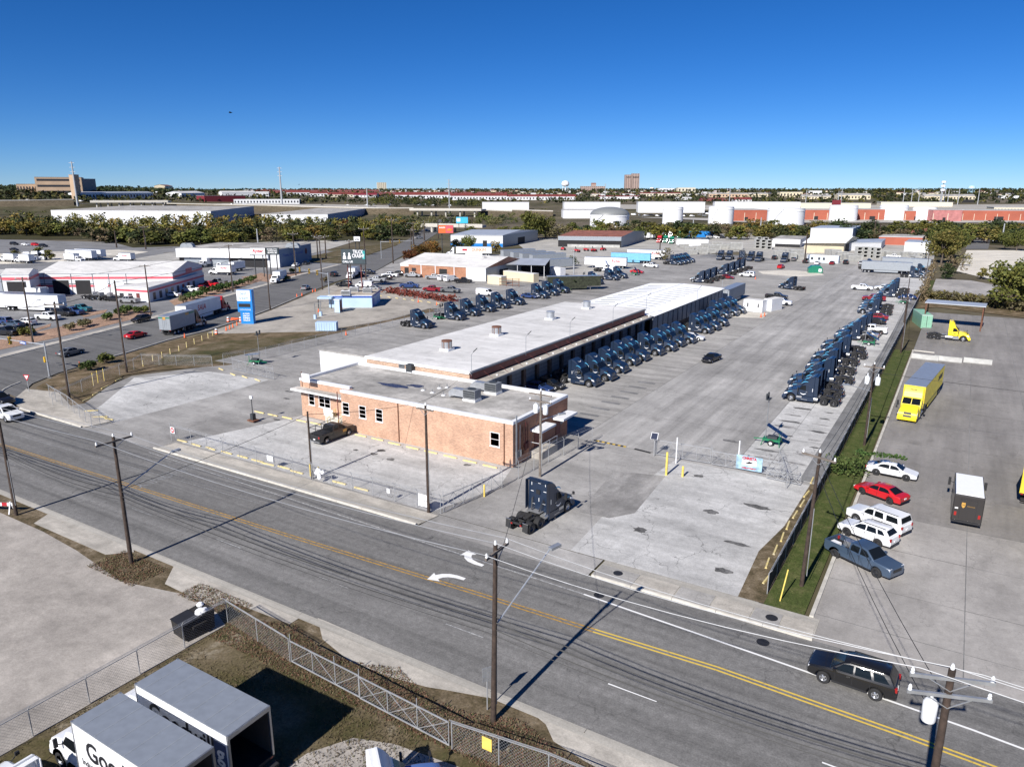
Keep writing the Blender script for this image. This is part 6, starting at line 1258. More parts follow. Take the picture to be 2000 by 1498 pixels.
# ================================================================ cars: pixel of the middle on the ground, heading in degrees (0 along the road to the right, 90 up the yard)
ST = math.degrees(pang((243, 690), (406, 645)))
far = [
 ('sedan', 139, 694, ST, 'grey', 'grey sedan driving up the cross street past the traffic signal'), ('sedan', 266, 660, ST, 'red', 'red sedan driving on the cross street behind the lettered trailers'),
 ('crossover', 276, 629, ST + 180, 'black', 'black crossover coming down the cross street by the red gravel'), ('sedan', 597, 566, ST + 14, 'silver', 'silver sedan alone in the middle of the cross street'),
 ('suv', 653, 540, ST + 14, 'black', 'dark car on the cross street beside the billboard legs'), ('pickup', 12, 818, ST - 105, 'white', 'white pickup waiting at the junction edge'), ('suv', -2, 790, ST - 100, 'black', 'dark SUV cut by the picture edge at the junction'),
 ('sedan', 1389, 706, -98, 'black', 'black sedan driving alone in the open yard'), ('sedan', 1352, 664, 2, 'white', 'white sedan between the dock tractors'),
 ('sedan', 1050, 764, 0, 'blue', 'dark blue sedan just behind the office roof corner'), ('sedan', 1073, 758, 0, 'black', 'black sedan beside the blue one behind the office roof'),
 ('sedan', 1707, 633, 180, 'black', 'black sedan parked at the yard fence between tractors'), ('sedan', 1712, 624, 180, 'dark_red', 'dark red sedan parked beside the black one at the yard fence'), ('pickup', 1702, 651, 180, 'white', 'white pickup tucked between the fence row tractors'), ('sedan', 1690, 660, 180, 'silver', 'silver sedan beside the white pickup at the yard fence'), ('sedan', 1772, 585, 185, 'blue', 'blue sedan beyond the far light tower'), ('pickup', 1706, 588, 185, 'dark_red', 'dark red pickup at the far fence row'), ('suv', 1725, 567, 185, 'white', 'white SUV behind the last fence row tractors'),
 ('pickup', 1683, 567, 2, 'white', 'white service pickup with utility body in the open yard'), ('pickup', 1516, 585, 2, 'black', 'black crew pickup behind the white site office'), ('pickup', 1523, 596, 2, 'white', 'white pickup nose showing behind the small white trailer'),
 ('wagon', 1459, 541, 180, 'white', 'white SUV with open hatch in the upper yard'), ('sedan', 1420, 545, 0, 'dark_red', 'dark red car in the middle tractor row'), ('crossover', 1525, 525, 85, 'red', 'small red car on the pale patch of the upper yard'),
 ('suv', 1513, 507, 90, 'black', 'black SUV parked before the concrete stacks'), ('crossover', 1550, 510, 90, 'grey', 'grey SUV beside the single navy tractor'), ('pickup', 1574, 514, 90, 'black', 'dark pickup at the corner of the pale site office'), ('sedan', 1596, 517, 90, 'white', 'white sedan before the pale site office'), ('sedan', 1625, 517, 90, 'dark_red', 'red sedan before the pale site office'), ('suv', 1652, 516, 90, 'black', 'black SUV right of the pale site office'), ('crossover', 1682, 518, 90, 'silver', 'silver crossover before the culvert stacks'), ('sedan', 1722, 524, 0, 'red', 'red and white car behind the sideways tractor'), ('suv', 1737, 522, 0, 'white', 'white SUV at the end of the culvert row'),
 ('pickup', 1271, 523, 0, 'white', 'white crew pickup parked beyond the lane row'), ('sedan', 1244, 534, 0, 'red', 'bright red car beside the white light tower'), ('sedan', 1130, 563, 0, 'grey', 'dark grey sedan in the lane row'), ('sedan', 1034, 583, 0, 'blue', 'blue wagon car between lane row tractors'),
 ('van', 948, 578, 0, 'white', 'white van behind the lane row tractors'), ('pickup', 800, 563, 25, 'blue', 'blue bucket truck body on the garage lot'), ('pickup', 880, 572, 10, 'grey', 'flatbed pickup on the garage lot'), ('pickup', 845, 570, 190, 'dark_red', 'dark red pickup by the red scrap hedge'), ('sedan', 730, 567, 185, 'silver', 'silver car behind the blue shed roof'), ('van', 712, 562, 200, 'white', 'pale van behind the billboard post'), ('suv', 672, 560, 200, 'black', 'black SUV beside the billboard post'),
 ('pickup', 737, 551, 200, 'silver', 'silver pickup first in the street-side row'), ('suv', 752, 547, 200, 'black', 'dark SUV second in the street-side row'), ('pickup', 762, 542, 200, 'white', 'white pickup third in the street-side row'), ('suv', 777, 539, 200, 'black', 'black SUV fourth in the street-side row'), ('pickup', 788, 538, 200, 'black', 'black pickup fifth in the street-side row'), ('pickup', 806, 542, 20, 'silver', 'silver pickup beside the garage wall'), ('suv', 720, 536, 20, 'black', 'black car parked beyond the billboard'), ('suv', 700, 541, 205, 'black', 'black car right below the billboard'),
 ('pickup', 848, 546, 20, 'silver', 'silver pickup before the garage bay door'), ('van', 869, 548, 80, 'white', 'white van seen from behind at the garage, first of two'), ('van', 881, 550, 80, 'white', 'white van seen from behind at the garage, second of two'), ('pickup', 905, 553, 30, 'black', 'black stake pickup before the garage wall'),
 ('sedan', 578, 521, ST + 190, 'white', 'white car parked beside the lettered wall'), ('sedan', 598, 517, ST + 190, 'black', 'black and white car beside the lettered wall'), ('suv', 490, 520, -80, 'silver', 'silver SUV before the canopy building, first'), ('suv', 512, 520, -80, 'silver', 'silver SUV before the canopy building, second'),
 ('pickup', 372, 571, 200, 'white', 'white pickup beside the service office'), ('sedan', 392, 567, 200, 'red', 'red sedan beside the white pickup at the service office'), ('pickup', 409, 561, 200, 'red', 'red pickup by the gable wall'), ('pickup', 426, 556, 200, 'grey', 'grey pickup by the gable wall'), ('sedan', 337, 580, 200, 'white', 'small white car before the office glass doors'), ('pickup', 253, 592, 195, 'silver', 'silver pickup before the white office gable'), ('sedan', 225, 588, 195, 'black', 'black car beside the silver pickup at the office gable'),
 ('pickup', 95, 625, 15, 'white', 'white crew pickup in the first row of the west lot'), ('pickup', 123, 617, 15, 'black', 'black pickup behind the white crew pickup'), ('pickup', 142, 615, 15, 'blue', 'dark blue pickup in the west lot'), ('pickup', 158, 609, 15, 'teal', 'teal pickup at the end of the west lot row'), ('crossover', 52, 635, 195, 'white', 'white crossover in the west lot beside the gravel island'), ('sedan', 27, 638, 195, 'steel_blue', 'blue grey sedan in the west lot'), ('suv', 5, 634, 195, 'blue', 'dark blue SUV at the west lot edge'), ('pickup', 12, 655, 15, 'black', 'black pickup nearest the street in the west lot'), ('pickup', 35, 653, 15, 'black', 'second black pickup at the kerb of the west lot'),
 ('suv', 28, 479, 10, 'black', 'black car in the bus lot, first of the row'), ('sedan', 50, 480, 10, 'white', 'white car in the bus lot row'), ('suv', 70, 481, 10, 'red', 'red car in the bus lot row'), ('suv', 85, 483, 10, 'black', 'black car ending the bus lot row'), ('sedan', 28, 490, 10, 'black', 'dark car in the shade below the bus lot row'),
 ('suv', 1947, 473, 0, 'white', 'white car beside the round tree on the side street'), ('suv', 1890, 470, 80, 'black', 'dark car at the kerb of the side street, first'), ('suv', 1908, 469, 80, 'grey', 'dark car at the kerb of the side street, second'), ('sedan', 1925, 472, 80, 'tan', 'yellow tan car by the side street'),
 ('suv', 1387, 466, 0, 'silver', 'silver car by the tank yard road, first'), ('suv', 1398, 466, 0, 'white', 'white car by the tank yard road, second'), ('suv', 1410, 466, 0, 'black', 'black car by the tank yard road, third'), ('suv', 1502, 474, 0, 'white', 'white car beside the concrete pipes'), ('pickup', 1745, 505, 0, 'white', 'white pickup on the culvert row, first'), ('pickup', 1770, 505, 0, 'white', 'white pickup on the culvert row, second'),
 ('sedan', 834, 452, 75, 'white', 'white car on the avenue near the underpass'), ('suv', 841, 440, 75, 'silver', 'silver car on the avenue beyond it'), ('pickup', 818, 467, 75, 'silver', 'silver pickup at the avenue crossing'), ('suv', 815, 460, 75, 'black', 'black car waiting at the avenue crossing'), ('suv', 872, 434, -110, 'black', 'dark car in the oncoming lane, first'), ('suv', 878, 428, -110, 'grey', 'dark car in the oncoming lane, second'), ('sedan', 871, 440, -110, 'white', 'white car in the oncoming lane')]
for (st_, X, Y, hd, col, lb) in far:
    x, y = G(X, Y); d = math.hypot(x, y); place_car(st_, (x, y, .04), R(hd), col, lb, SMALL if d > 170 else ())
# ---- service trucks, trailers and tractors further off
straight((545, 551), R(ST + 192), 'white box truck driving towards the junction on the cross street')
straight((690, 543), R(ST + 192), 'white truck front coming down the cross street behind the billboard')
for i, (X, Y, hd) in enumerate(((407, 521, -78), (423 + 22, 519, -78), (437, 537, 200), (400 + 60, 530, -78), (485, 512, -78))): straight((X, Y), R(hd), f'white box truck parked before the canopy building, {ORD[i]} from the gable wall', 'Ryder' if i < 3 else None, STEP if i == 4 else None, group='box trucks before the canopy building')
straight((245, 511), R(196), 'white box truck with red name behind the long service roof', 'Ryder'); straight((145, 512), R(10), 'white box truck behind the short service roof'); straight((62, 586), R(190), 'white box truck between the service bays'); straight((20, 512), R(190), 'white box truck at the edge behind the red striped roof'); straight((50, 514), R(190), 'second white box truck behind the red striped roof')
NM = TS | {'reflective_tape', 'blue_stripe', 'smile_mark', 'hood_stripe', 'roof_mark', 'number_decal'}
for i, (X, Y) in enumerate(((54, 511), (70, 509), (84, 508))): navy(*G(X, Y), R(-35), f'white tractor behind the service bays, {ORD[i]} of three', 'white tractors behind the service bays', NM, {'truck_paint': 'truck_white'}, DAYCAB)
navy(*G(90, 590), R(190), 'white tractor without trailer before the open service bay', None, NM, {'truck_paint': 'truck_white'}, DAYCAB)
t = put_trailer(TRAIL, G(70, 607), R(20), 'white trailer with red name on its rear door in the west lot'); lettering('Ryder', .8, 'decal_red', t, (-8.09, 0, 2.9), math.pi, 1.6); put_trailer(TRAIL, G(25, 603), R(20), 'white trailer beside the red named one in the west lot')
for i, (X, Y) in enumerate(((160, 508), (178, 506))): put_trailer(TRAIL, G(X, Y), R(8), f'white trailer on the rise behind the service building, {ORD[i]}', None, 'trailers behind the service building')
t = put_trailer(TRAIL, G(926, 500), R(208), 'white trailer with pink and orange lettering behind the garage roof'); lettering('DUNKIN\'', 1.9, 'decal_orange', t, (-2.4, 1.31, 2.7), math.pi / 2, 6.6, .04); MB().box(3.0, 5.2, 1.3, 1.312, 2.3, 3.2, 'sign_red').build('cup_mark', t); tug(G(926, 500), R(208), 15.6, 'truck_white', 'white tractor in front of the lettered trailer behind the garage')
t = put_trailer(TRAIL, G(1183, 524), R(180 + 12), 'white trailer with red name beside the lane row tractors'); lettering('Ryder', 1.5, 'decal_red', t, (-4.2, 1.31, 2.8), math.pi / 2, 3.4, .03)
put_trailer(TRAIL, G(1232, 514), R(192), 'light blue trailer behind the red named one', {'trailer_white': 'trailer_blue'}); t = put_trailer(TRAIL, G(1262, 507), R(192), 'white trailer with red name behind the light blue one'); lettering('Ryder', 1.5, 'decal_red', t, (-4.2, 1.31, 2.8), math.pi / 2, 3.4, .03)
navy(*G(1180, 531), R(12), 'white wrecker with raised boom before the red named trailer', None, NM, {'truck_paint': 'truck_white'}, DAYCAB)
for i, (X, Y) in enumerate(((1012, 506), (1032, 510), (1050, 513), (1070, 516), (1080, 528))): put_trailer(TRAIL, G(X, Y), R(62), f'grey trailer standing among the row beside the canopy shed, {ORD[i]} from the garage', {'trailer_white': 'trailer_grey'}, 'grey trailers beside the canopy shed')
for i in range(12):
    X = 1158 + i * 11.5; put_trailer(PUP, G(X, 466 + i * .2), R(75), f'white trailer end in the far row behind the rusty roofed shed, {ORD[i]} from the shed', None, 'white trailers behind the rusty roofed shed', skip=('lock_rod', 'tail_light', 'landing_leg'))
for i, (X, Y, col) in enumerate(((1288, 474, 'red'), (1290, 463, 'red'), (1300, 474, 'green'), (1312, 476, 'green'), (1297, 462, 'green'), (1328, 465, 'green'), (1340, 466, 'green'), (1351, 467, 'green'), (1310, 464, 'white'))): navy(*G(X, Y), R(-80), f'{col} tractor in the cluster by the far trailers, {ORD[i]} of nine', 'coloured tractors by the far trailers', NM, {'truck_paint': 'truck_' + col})
put_trailer(TRAIL, G(1367, 465), R(205), 'bright blue trailer beyond the green tractors', {'trailer_white': 'sign_blue'}); put_trailer(TRAIL, G(1352, 483), R(195), 'long white trailer behind the concrete stacks')
put_trailer(TRAIL, G(1730, 534), R(2), 'grey container trailer at the yard corner, nearer one', {'trailer_white': 'trailer_grey'}); put_trailer(TRAIL, G(1768, 526), R(2), 'grey container trailer at the yard corner, farther one', {'trailer_white': 'trailer_grey'}); put_trailer(TRAIL, G(1120, 566), R(40), 'trailer overgrown with dark ivy beside the lane', {'trailer_white': 'ivy_dark'})
t = put_trailer(TRAIL, (10.0, 88), R(80), 'yellow trailer cut by the picture edge in the side lot', {'trailer_white': 'trailer_yellow'}); put_trailer(TRAIL, (10.6, 74.2), R(78), 'flat white trailer cut by the picture edge in the side lot', {'trailer_white': 'trailer_grey'})
straight((543, 0), 0, '') if False else None
# ================================================================ buildings further off
S('tan_wall', (.5, .36, .24), rough=.8, var=.08, scale=.1); S('cream_wall', (.62, .54, .38), rough=.75, var=.07, scale=.3); S('grey_metal', (.3, .33, .36), rough=.5, var=.12, metal=.3); S('blue_grey_wall', (.17, .23, .33), rough=.6, var=.06); S('shed_blue', (.42, .56, .72), rough=.7, var=.06, scale=.5); S('deep_blue', (.04, .1, .38), rough=.5); S('roof_tan', (.38, .33, .27), rough=.9, var=.15, scale=.5); S('roof_red', (.17, .035, .03), rough=.8, var=.2, scale=.3); S('roof_rust', (.24, .09, .06), rough=.8, var=.35, scale=.4); S('roof_sheet', (.5, .53, .56), rough=.4, metal=.3, var=.12, scale=.3); S('stripe_red', (.62, .1, .13), rough=.5, var=.15); S('far_window', (.04, .04, .045), rough=.3); S('red_wall', (.36, .1, .06), rough=.8, var=.12, scale=.1); S('pink_wall', (.42, .17, .16), rough=.8, var=.2, scale=.3); S('tank_white', (.8, .81, .82), rough=.55, var=.03, scale=.1); S('dome_grey', (.2, .21, .21), rough=.5, var=.1); S('cream_pale', (.6, .55, .43), rough=.8, var=.06); S('stone_pink', (.36, .27, .23), rough=.8, var=.08, scale=.05); S('mint', (.22, .42, .3), rough=.6, var=.1); S('concrete_grey', (.4, .4, .38), rough=.9, var=.2, scale=.8); S('dark_recess', (.02, .02, .022), rough=.9); S('billboard_dark', (.04, .06, .07), rough=.5); S('teal', (.03, .3, .3), rough=.5); S('sky_blue_sign', (.05, .45, .72), rough=.5); S('maroon', (.18, .02, .03), rough=.7)  # the near-black also paints the shade inside openings
def bldg(name, label, poly, h, wall, roof, cat='building', z=0., over=.15, group=None, gable=0., rt=.18):
    """walls over a base outline with a thick roof, flat or pitched along its first edge; the outline starts with its front edge"""
    x0, y0 = poly[0]; t = thing(name, label, cat, (x0, y0, z), 0, group); P = [(x - x0, y - y0) for x, y in poly]; n = len(P)
    for i in range(n):
        a, c = P[i], P[(i + 1) % n]; top = [h, h]
        b = MB(); pts = [(*a, -.3), (*c, -.3), (*c, h)]
        if gable and n == 4 and i % 2: pts.append(((a[0] + c[0]) / 2, (a[1] + c[1]) / 2, h + gable))
        pts.append((*a, h)); b.face(pts, wall); b.build('wall', t)
    c = (sum(p[0] for p in P) / n, sum(p[1] for p in P) / n); Q = []
    for p in P:
        d = Vector((p[0] - c[0], p[1] - c[1])); L = d.length or 1; Q.append((p[0] + d.x / L * over * 1.4, p[1] + d.y / L * over * 1.4))
    if gable and n == 4:
        m1 = tuple((Q[0][k] + Q[3][k]) / 2 for k in (0, 1)); m2 = tuple((Q[1][k] + Q[2][k]) / 2 for k in (0, 1)); b = MB()
        b.face([(*Q[0], h), (*Q[1], h), (*m2, h + gable), (*m1, h + gable)], roof).face([(*Q[3], h), (*m1, h + gable), (*m2, h + gable), (*Q[2], h)], roof)
        b.bar((*Q[0], h - .06), (*Q[1], h - .06), .12, .14, 'white_trim'); b.build('roof', t)
    else: MB().prism(Q, h, h + rt, roof, 'white_trim' if wall != 'grey_metal' else wall).build('roof', t)
    t['P'] = [c_ for p in P for c_ in p]; return t
def panel(t, edge, f0, f1, z0, z1, m, name='door', off=.05):
    P = list(t['P']); n = len(P) // 2; a = Vector((P[2 * edge], P[2 * edge + 1])); c = Vector((P[2 * ((edge + 1) % n)], P[2 * ((edge + 1) % n) + 1])); d = (c - a); nn = Vector((d.y, -d.x)).normalized()
    g = Vector((sum(P[0::2]) / n, sum(P[1::2]) / n)); nn = nn if (a + d / 2 - g).dot(nn) > 0 else -nn
    p, q = a + d * f0 + nn * off, a + d * f1 + nn * off; p2, q2 = a + d * f0, a + d * f1
    return MB().add([(*p, z0), (*q, z0), (*q, z1), (*p, z1), (*p2, z0), (*q2, z0), (*q2, z1), (*p2, z1)], [(0, 1, 2, 3), (0, 3, 7, 4), (1, 5, 6, 2), (3, 2, 6, 7), (0, 4, 5, 1)], m).build(name, t)
def quad(A, B_, C=None, depth=None):
    """front edge A-B on pixels; depth along the line of sight or to pixel C behind B"""
    a, c = Vector(G(*A)), Vector(G(*B_))
    d = (Vector(G(*C)) - c) if C else Vector((-(c - a).y, (c - a).x)).normalized() * depth
    return [tuple(a), tuple(c), tuple(c + d), tuple(a + d)]
# ---- white service hall with red stripes
q = quad((80, 575), (341, 574), (398, 553)); hh = tall(341, 574, 533)
hall = bldg('service_hall', 'long white truck service hall with two red stripes and open bay doors', q, hh, 'white_wall', 'roof_white', gable=2.2)
for e in (0, 1):
    panel(hall, e, 0, 1, hh * .72, hh * .82, 'stripe_red', 'stripe'); panel(hall, e, 0, 1, hh * .34, hh * .44, 'stripe_red', 'stripe', .04); panel(hall, e, 0, 1, hh * .47, hh * .5, 'unit_dark', 'stripe', .045)
for (f0, f1, m) in ((.1, .22, 'dark_recess'), (.27, .38, 'dark_recess'), (.41, .51, 'white_trim'), (.53, .63, 'white_trim')): panel(hall, 0, f0, f1, 0, hh * .66, m, 'bay_door', .07)  # dark panels paint the shade inside the open bays
for f in (.04, .24, .4, .52, .65, .8): panel(hall, 0, f, f + .004, 0, hh, 'unit_grey', 'downpipe', .1)
panel(hall, 1, .42, .62, hh * .75, hh * 1.0, 'stripe_red', 'logo_board', .08)
q = quad((11, 587), (64, 587), (82, 576)); bay = bldg('service_bay', 'white service bay with black open door and red stripe standing proud of the hall', q, tall(64, 587, 536), 'white_wall', 'roof_white', gable=1.0); hb = tall(64, 587, 536)
panel(bay, 0, .15, .85, 0, hb * .72, 'dark_recess', 'bay_door', .07); panel(bay, 0, 0, 1, hb * .78, hb * .88, 'stripe_red', 'stripe'); panel(bay, 1, 0, 1, hb * .78, hb * .88, 'stripe_red', 'stripe'); panel(bay, 1, 0, 1, hb * .34, hb * .44, 'stripe_red', 'stripe')  # black panel paints the shade inside the bay
q = quad((-70, 583), (8, 583), (26, 573)); b0 = bldg('service_bay', 'grey service bay cut by the picture edge', q, hb * .95, 'grey_metal', 'roof_white'); panel(b0, 0, 0, 1, hb * .75, hb * .85, 'stripe_red', 'stripe')
q = [G(228, 587), G(293, 591), G(400, 557), G(341, 573)]; ho = tall(293, 591, 563)
ofc = bldg('service_office', 'low white service office with red stripe and glass doors', q, ho, 'white_wall', 'roof_white')
for e in (0, 1): panel(ofc, e, 0, 1, ho * .7, ho * .84, 'stripe_red', 'stripe')
for f in (.12, .38): panel(ofc, 0, f, f + .12, ho * .2, ho * .55, 'far_window', 'window', .06)
panel(ofc, 0, .62, .72, 0, ho * .6, 'pole_red', 'door', .06)
for k in range(8): panel(ofc, 1, .06 + k * .1, .1 + k * .1, ho * .1, ho * .6, 'far_window', 'window', .06)
# ---- canopy building with lettered end wall
q = quad((352, 520), (547, 523), (609, 508)); hc = tall(547, 523, 488); cn = bldg('canopy_building', 'long building with white canopy front and blue grey lettered end wall', q, hc, 'white_wall', 'roof_gravel')
panel(cn, 0, .0, .88, 0, hc * .55, 'dark_recess', 'canopy_recess', .06); panel(cn, 0, .05, .5, 0, hc * .5, 'grey_metal', 'shutter', .09); panel(cn, 1, 0, 1, 0, hc, 'blue_grey_wall', 'end_wall_paint', .05); panel(cn, 0, -.01, .9, hc * .52, hc * 1.02, 'white_trim', 'fascia', 1.2)  # flat dark panel paints the shade under the canopy
a, c = Vector(q[1]), Vector(q[2]); d = (c - a); nn = Vector((d.y, -d.x)).normalized(); p = a + d * .4 + nn * .15 - Vector(q[0])
lettering('Trucks for every need!', 1.7, 'deep_blue', cn, (p.x, p.y, hc * .62), math.atan2(nn.y, nn.x), d.length * .62, .02, .15)
p = a + d * .82 + nn * .12 - Vector(q[0]); MB().lathe([(.001, 0), (1.2, .02), (1.3, .08), (.001, .1)], (0, 0, 0), 12, 'pole_red', 'y').build('crest', cn, (p.x, p.y, hc * .62)).rotation_euler = (0, 0, math.atan2(nn.y, nn.x) + math.pi / 2)
for (X, Y) in ((362, 484), (372, 484), (567, 484), (578, 484)):
    x, y = G(X, Y, hc); t = thing('roof_cowl', {362: 'half round pale roof cowl, first of the pair over the canopy', 372: 'half round pale roof cowl, second of the pair over the canopy', 567: 'half round roof cowl near the lettered wall, first', 578: 'half round roof cowl near the lettered wall, second'}[X], 'roof cowl', (x, y, hc), R(30)); pts = [(1.6 * math.cos(a_), 1.9 * math.sin(a_)) for a_ in [math.pi * i / 10 for i in range(11)]]; MB().slab(pts, -1.2, 1.2, 'trailer_grey').build('cowl', t); MB().slab([(x_ * .9, z_ * .9) for x_, z_ in pts], 1.2, 1.24, 'deep_blue').build('grille', t)
# ---- brick garage
q = quad((783, 539), (949, 550), None, 30); hg = tall(949, 550, 524); gr = bldg('brick_garage', 'wide brick garage with pale sheet roof, white end panel and dark bay door', q, hg, 'red_brick', 'roof_white', gable=2.6)
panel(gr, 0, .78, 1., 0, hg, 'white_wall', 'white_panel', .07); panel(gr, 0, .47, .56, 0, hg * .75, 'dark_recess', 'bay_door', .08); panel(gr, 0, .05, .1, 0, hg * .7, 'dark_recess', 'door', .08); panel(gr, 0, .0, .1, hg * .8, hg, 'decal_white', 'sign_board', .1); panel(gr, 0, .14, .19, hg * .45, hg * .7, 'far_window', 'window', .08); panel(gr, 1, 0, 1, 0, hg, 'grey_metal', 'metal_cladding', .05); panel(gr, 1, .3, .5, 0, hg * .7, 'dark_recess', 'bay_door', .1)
for f in (.25, .42, .64): panel(gr, 0, f, f + .008, 0, hg, 'white_trim', 'downpipe', .1)
# ---- blue shed and its forecourt
q = quad((643, 601), (727, 601), (743, 588)); hs_ = tall(727, 601, 578); sh = bldg('blue_shed', 'pale blue flat roofed shed with dark blue eaves on its own forecourt', q, hs_, 'shed_blue', 'roof_tan'); panel(sh, 0, 0, 1, hs_ * .86, hs_ * 1.0, 'deep_blue', 'eave', .12); panel(sh, 1, 0, 1, hs_ * .86, hs_, 'deep_blue', 'eave', .12); panel(sh, 1, .1, .25, 0, hs_ * .7, 'deep_blue', 'door', .06)
k_ = thing('canopy', 'small blue canopy on dark posts at the shed front', 'canopy', (*G(640, 602), 0), R(31)); MB().box(-2.2, 1.4, -1.2, 2.2, hs_ - .5, hs_ - .1, 'shed_blue').build('roof', k_)
for x_ in (-2., 1.2): MB().cyl((x_, -1, 0), (x_, -1, hs_ - .5), .12, n=8, m='unit_dark').build('post', k_)
k_ = bldg('blue_kiosk', 'narrow pale blue kiosk with red inner side before the shed', quad((654, 610), (664, 611), (669, 607)), 3.0, 'shed_blue', 'shed_blue'); panel(k_, 1, .05, .95, .1, 2.8, 'pole_red', 'inner_side', .05)
for (X, Y, lb) in ((676, 578, 'white air unit on the shed roof, nearer one'), (692, 571, 'white air unit on the shed roof, farther one'), (718, 573, 'small air unit on the shed roof corner')): x, y = G(X, Y, hs_); ac_unit(x, y, hs_ + .1, 2.2, 1.4, 1.3, 'trailer_white', R(31), lb)
t = thing('dumpster', 'pale blue ribbed dumpster on the forecourt edge', 'dumpster', (*G(639, 646), .02), R(31)); MB().box(-2.2, 2.2, -.9, .9, .1, 1.9, 'shed_blue').build('bin', t)
for i in range(8): MB().box(-2.1 + i * .55, -2.0 + i * .55, -.97, -.9, .15, 1.85, 'shed_blue').build('rib', t)
for (X, Y) in ((616, 623), (627, 617)):
    t = thing('pump_post', {616: 'grey steel hoop post with concrete foot before the shed, nearer', 627: 'grey steel hoop post with concrete foot before the shed, farther'}[X], 'post', (*G(X, Y), 0)); MB().cyl((0, 0, 0), (0, 0, 1.0), .38, n=12, m='shed_blue').build('foot', t); MB().cyl((0, 0, 1.), (0, 0, 3.6), .09, n=8, m='unit_grey').bar((0, 0, 3.6), (1.4, .9, 3.6), .12, .12, 'unit_grey').build('hoop', t)
# ---- signs
x, y = G(484, 632); t = thing('ticket_sign', 'tall blue and white ticket sign board standing on the forecourt corner', 'sign', (x, y, 0), R(24)); hz = tall(484, 632, 566); w = 1.75
MB().box(-w * .72, w * .95, -.5, .5, 0, hz * .35, 'sign_blue').build('plinth', t); MB().box(-w, w, -.55, .55, hz * .35, hz, 'sign_blue').build('cabinet', t); MB().box(-w + .02, w - .35, -.62, -.55, hz * .68, hz - .05, 'decal_white').build('white_face', t); MB().box(-w + .3, w - .5, -.62, -.56, hz * .5, hz * .6, 'dark_recess').build('display', t)
lettering('best', 1.1, 'sign_blue', t, (-.2, -.64, hz * .9), -math.pi / 2, 1.5); lettering('tickets', 1.1, 'sign_blue', t, (-.15, -.64, hz * .76), -math.pi / 2, 2.3); lettering('CITATIONS', .4, 'decal_white', t, (0, -.57, hz * .42), -math.pi / 2, 2.6)
for k, s_ in enumerate(('ALL TICKETS', 'SAME DAY', 'OPEN', 'WALK IN')): lettering(s_, .42, 'decal_white', t, (.1, -.53, hz * (.3 - .065 * k)), -math.pi / 2, 1.6, .015)
def billboard(X, Y, top, wpx, hpx, rz, label, face='billboard_dark', legs=2, legm='unit_dark'):
    x, y = G(X, Y); d = math.hypot(x, y); s_ = d * 1.03 / FPX; h1 = tall(X, Y, top); w, h = wpx * s_, hpx * s_; t = thing('billboard', label, 'billboard', (x, y, 0), rz)
    MB().box(-w / 2, w / 2, -.3, .3, h1 - h, h1, 'unit_dark').build('cabinet', t); f = MB().box(-w / 2 + .1, w / 2 - .1, -.36, -.3, h1 - h + .15, h1 - .1, face).build('poster', t)
    for k in range(legs): xx = (k - (legs - 1) / 2) * w * .55; MB().cyl((xx, .2, 0), (xx, .2, h1 - h), .18, n=8, m=legm).build('leg', t)
    MB().box(-w / 2, w / 2, -.9, -.35, h1 - h - .15, h1 - h - .08, 'unit_dark').build('catwalk', t); return t, w, h1 - h, h
t, w, z0, h = billboard(694, 563, 487, 46, 27, R(24), 'dark green billboard about truck crashes on red legs', legm='pole_red'); lettering('TRUCK', 1.5, 'decal_white', t, (w * .2, -.39, z0 + h * .82), -math.pi / 2, w * .42, .03); lettering('CRASH?', 1.5, 'decal_white', t, (w * .2, -.39, z0 + h * .55), -math.pi / 2, w * .5, .03); lettering('210-000-0000' if False else 'CALL US', .8, 'decal_white', t, (-w * .24, -.39, z0 + h * .16), -math.pi / 2, w * .42, .03); MB().box(w * .38, w * .48, -.38, -.365, z0 + h * .35, z0 + h * .9, 'teal').build('poster_patch', t)
for k in (-.36, -.16): MB().lathe([(.001, -1.3), (.55, -1.25), (.45, -.4), (.16, -.15), (.3, .1), (.32, .45), (.001, .75)], (0, 0, 0), 10, 'decal_white').build('figure', t, (w * k, -.38, z0 + h * .62)).scale = (1, .06, 1)
t, w, z0, h = billboard(508, 541, 484, 28, 13, R(28), 'white fleet sign on tall dark posts across the street', 'decal_white'); lettering('Ryder', 1.3, 'decal_red', t, (0, -.39, z0 + h * .55), -math.pi / 2, w * .7, .04, .2)
t, w, z0, h = billboard(536, 538, 484, 23, 12, R(28), 'dark lettered panel beside the white fleet sign', 'billboard_dark'); [lettering(s_, .5, 'decal_white', t, (0, -.39, z0 + h * (.75 - .25 * k)), -math.pi / 2, w * .75, .02) for k, s_ in enumerate(('RYDER.COM', 'TRUCKS FOR', 'SALE'))]
t, w, z0, h = billboard(872, 500, 440, 28, 15, R(31), 'orange and pink burger billboard above the trees', 'sign_orange'); MB().box(0, w * .48, -.38, -.365, z0 + .3, z0 + h - .2, 'stripe_red').build('poster_patch', t); MB().lathe([(.001, 0), (1.2, .02), (1.25, .5), (.9, .95), (.001, 1.15)], (0, 0, 0), 12, 'decal_orange').build('burger', t, (w * .25, -.39, z0 + h * .3)).scale = (1, .08, 1); lettering('BURGERS', .9, 'decal_white', t, (-w * .24, -.39, z0 + h * .7), -math.pi / 2, w * .38, .02)
t, w, z0, h = billboard(903, 462, 424, 22, 12, R(31), 'sky blue billboard beyond the burger billboard', 'sky_blue_sign'); MB().box(-w * .45, -w * .15, -.38, -.365, z0 + h * .3, z0 + h * .8, 'decal_white').build('poster_patch', t)
t, w, z0, h = billboard(1631, 420, 391, 15, 8, R(31), 'small maroon billboard behind the tanks', 'maroon', 1); t, w, z0, h = billboard(1889, 414, 390, 20, 7, R(31), 'black billboard above the red warehouse', 'dark_recess', 1)
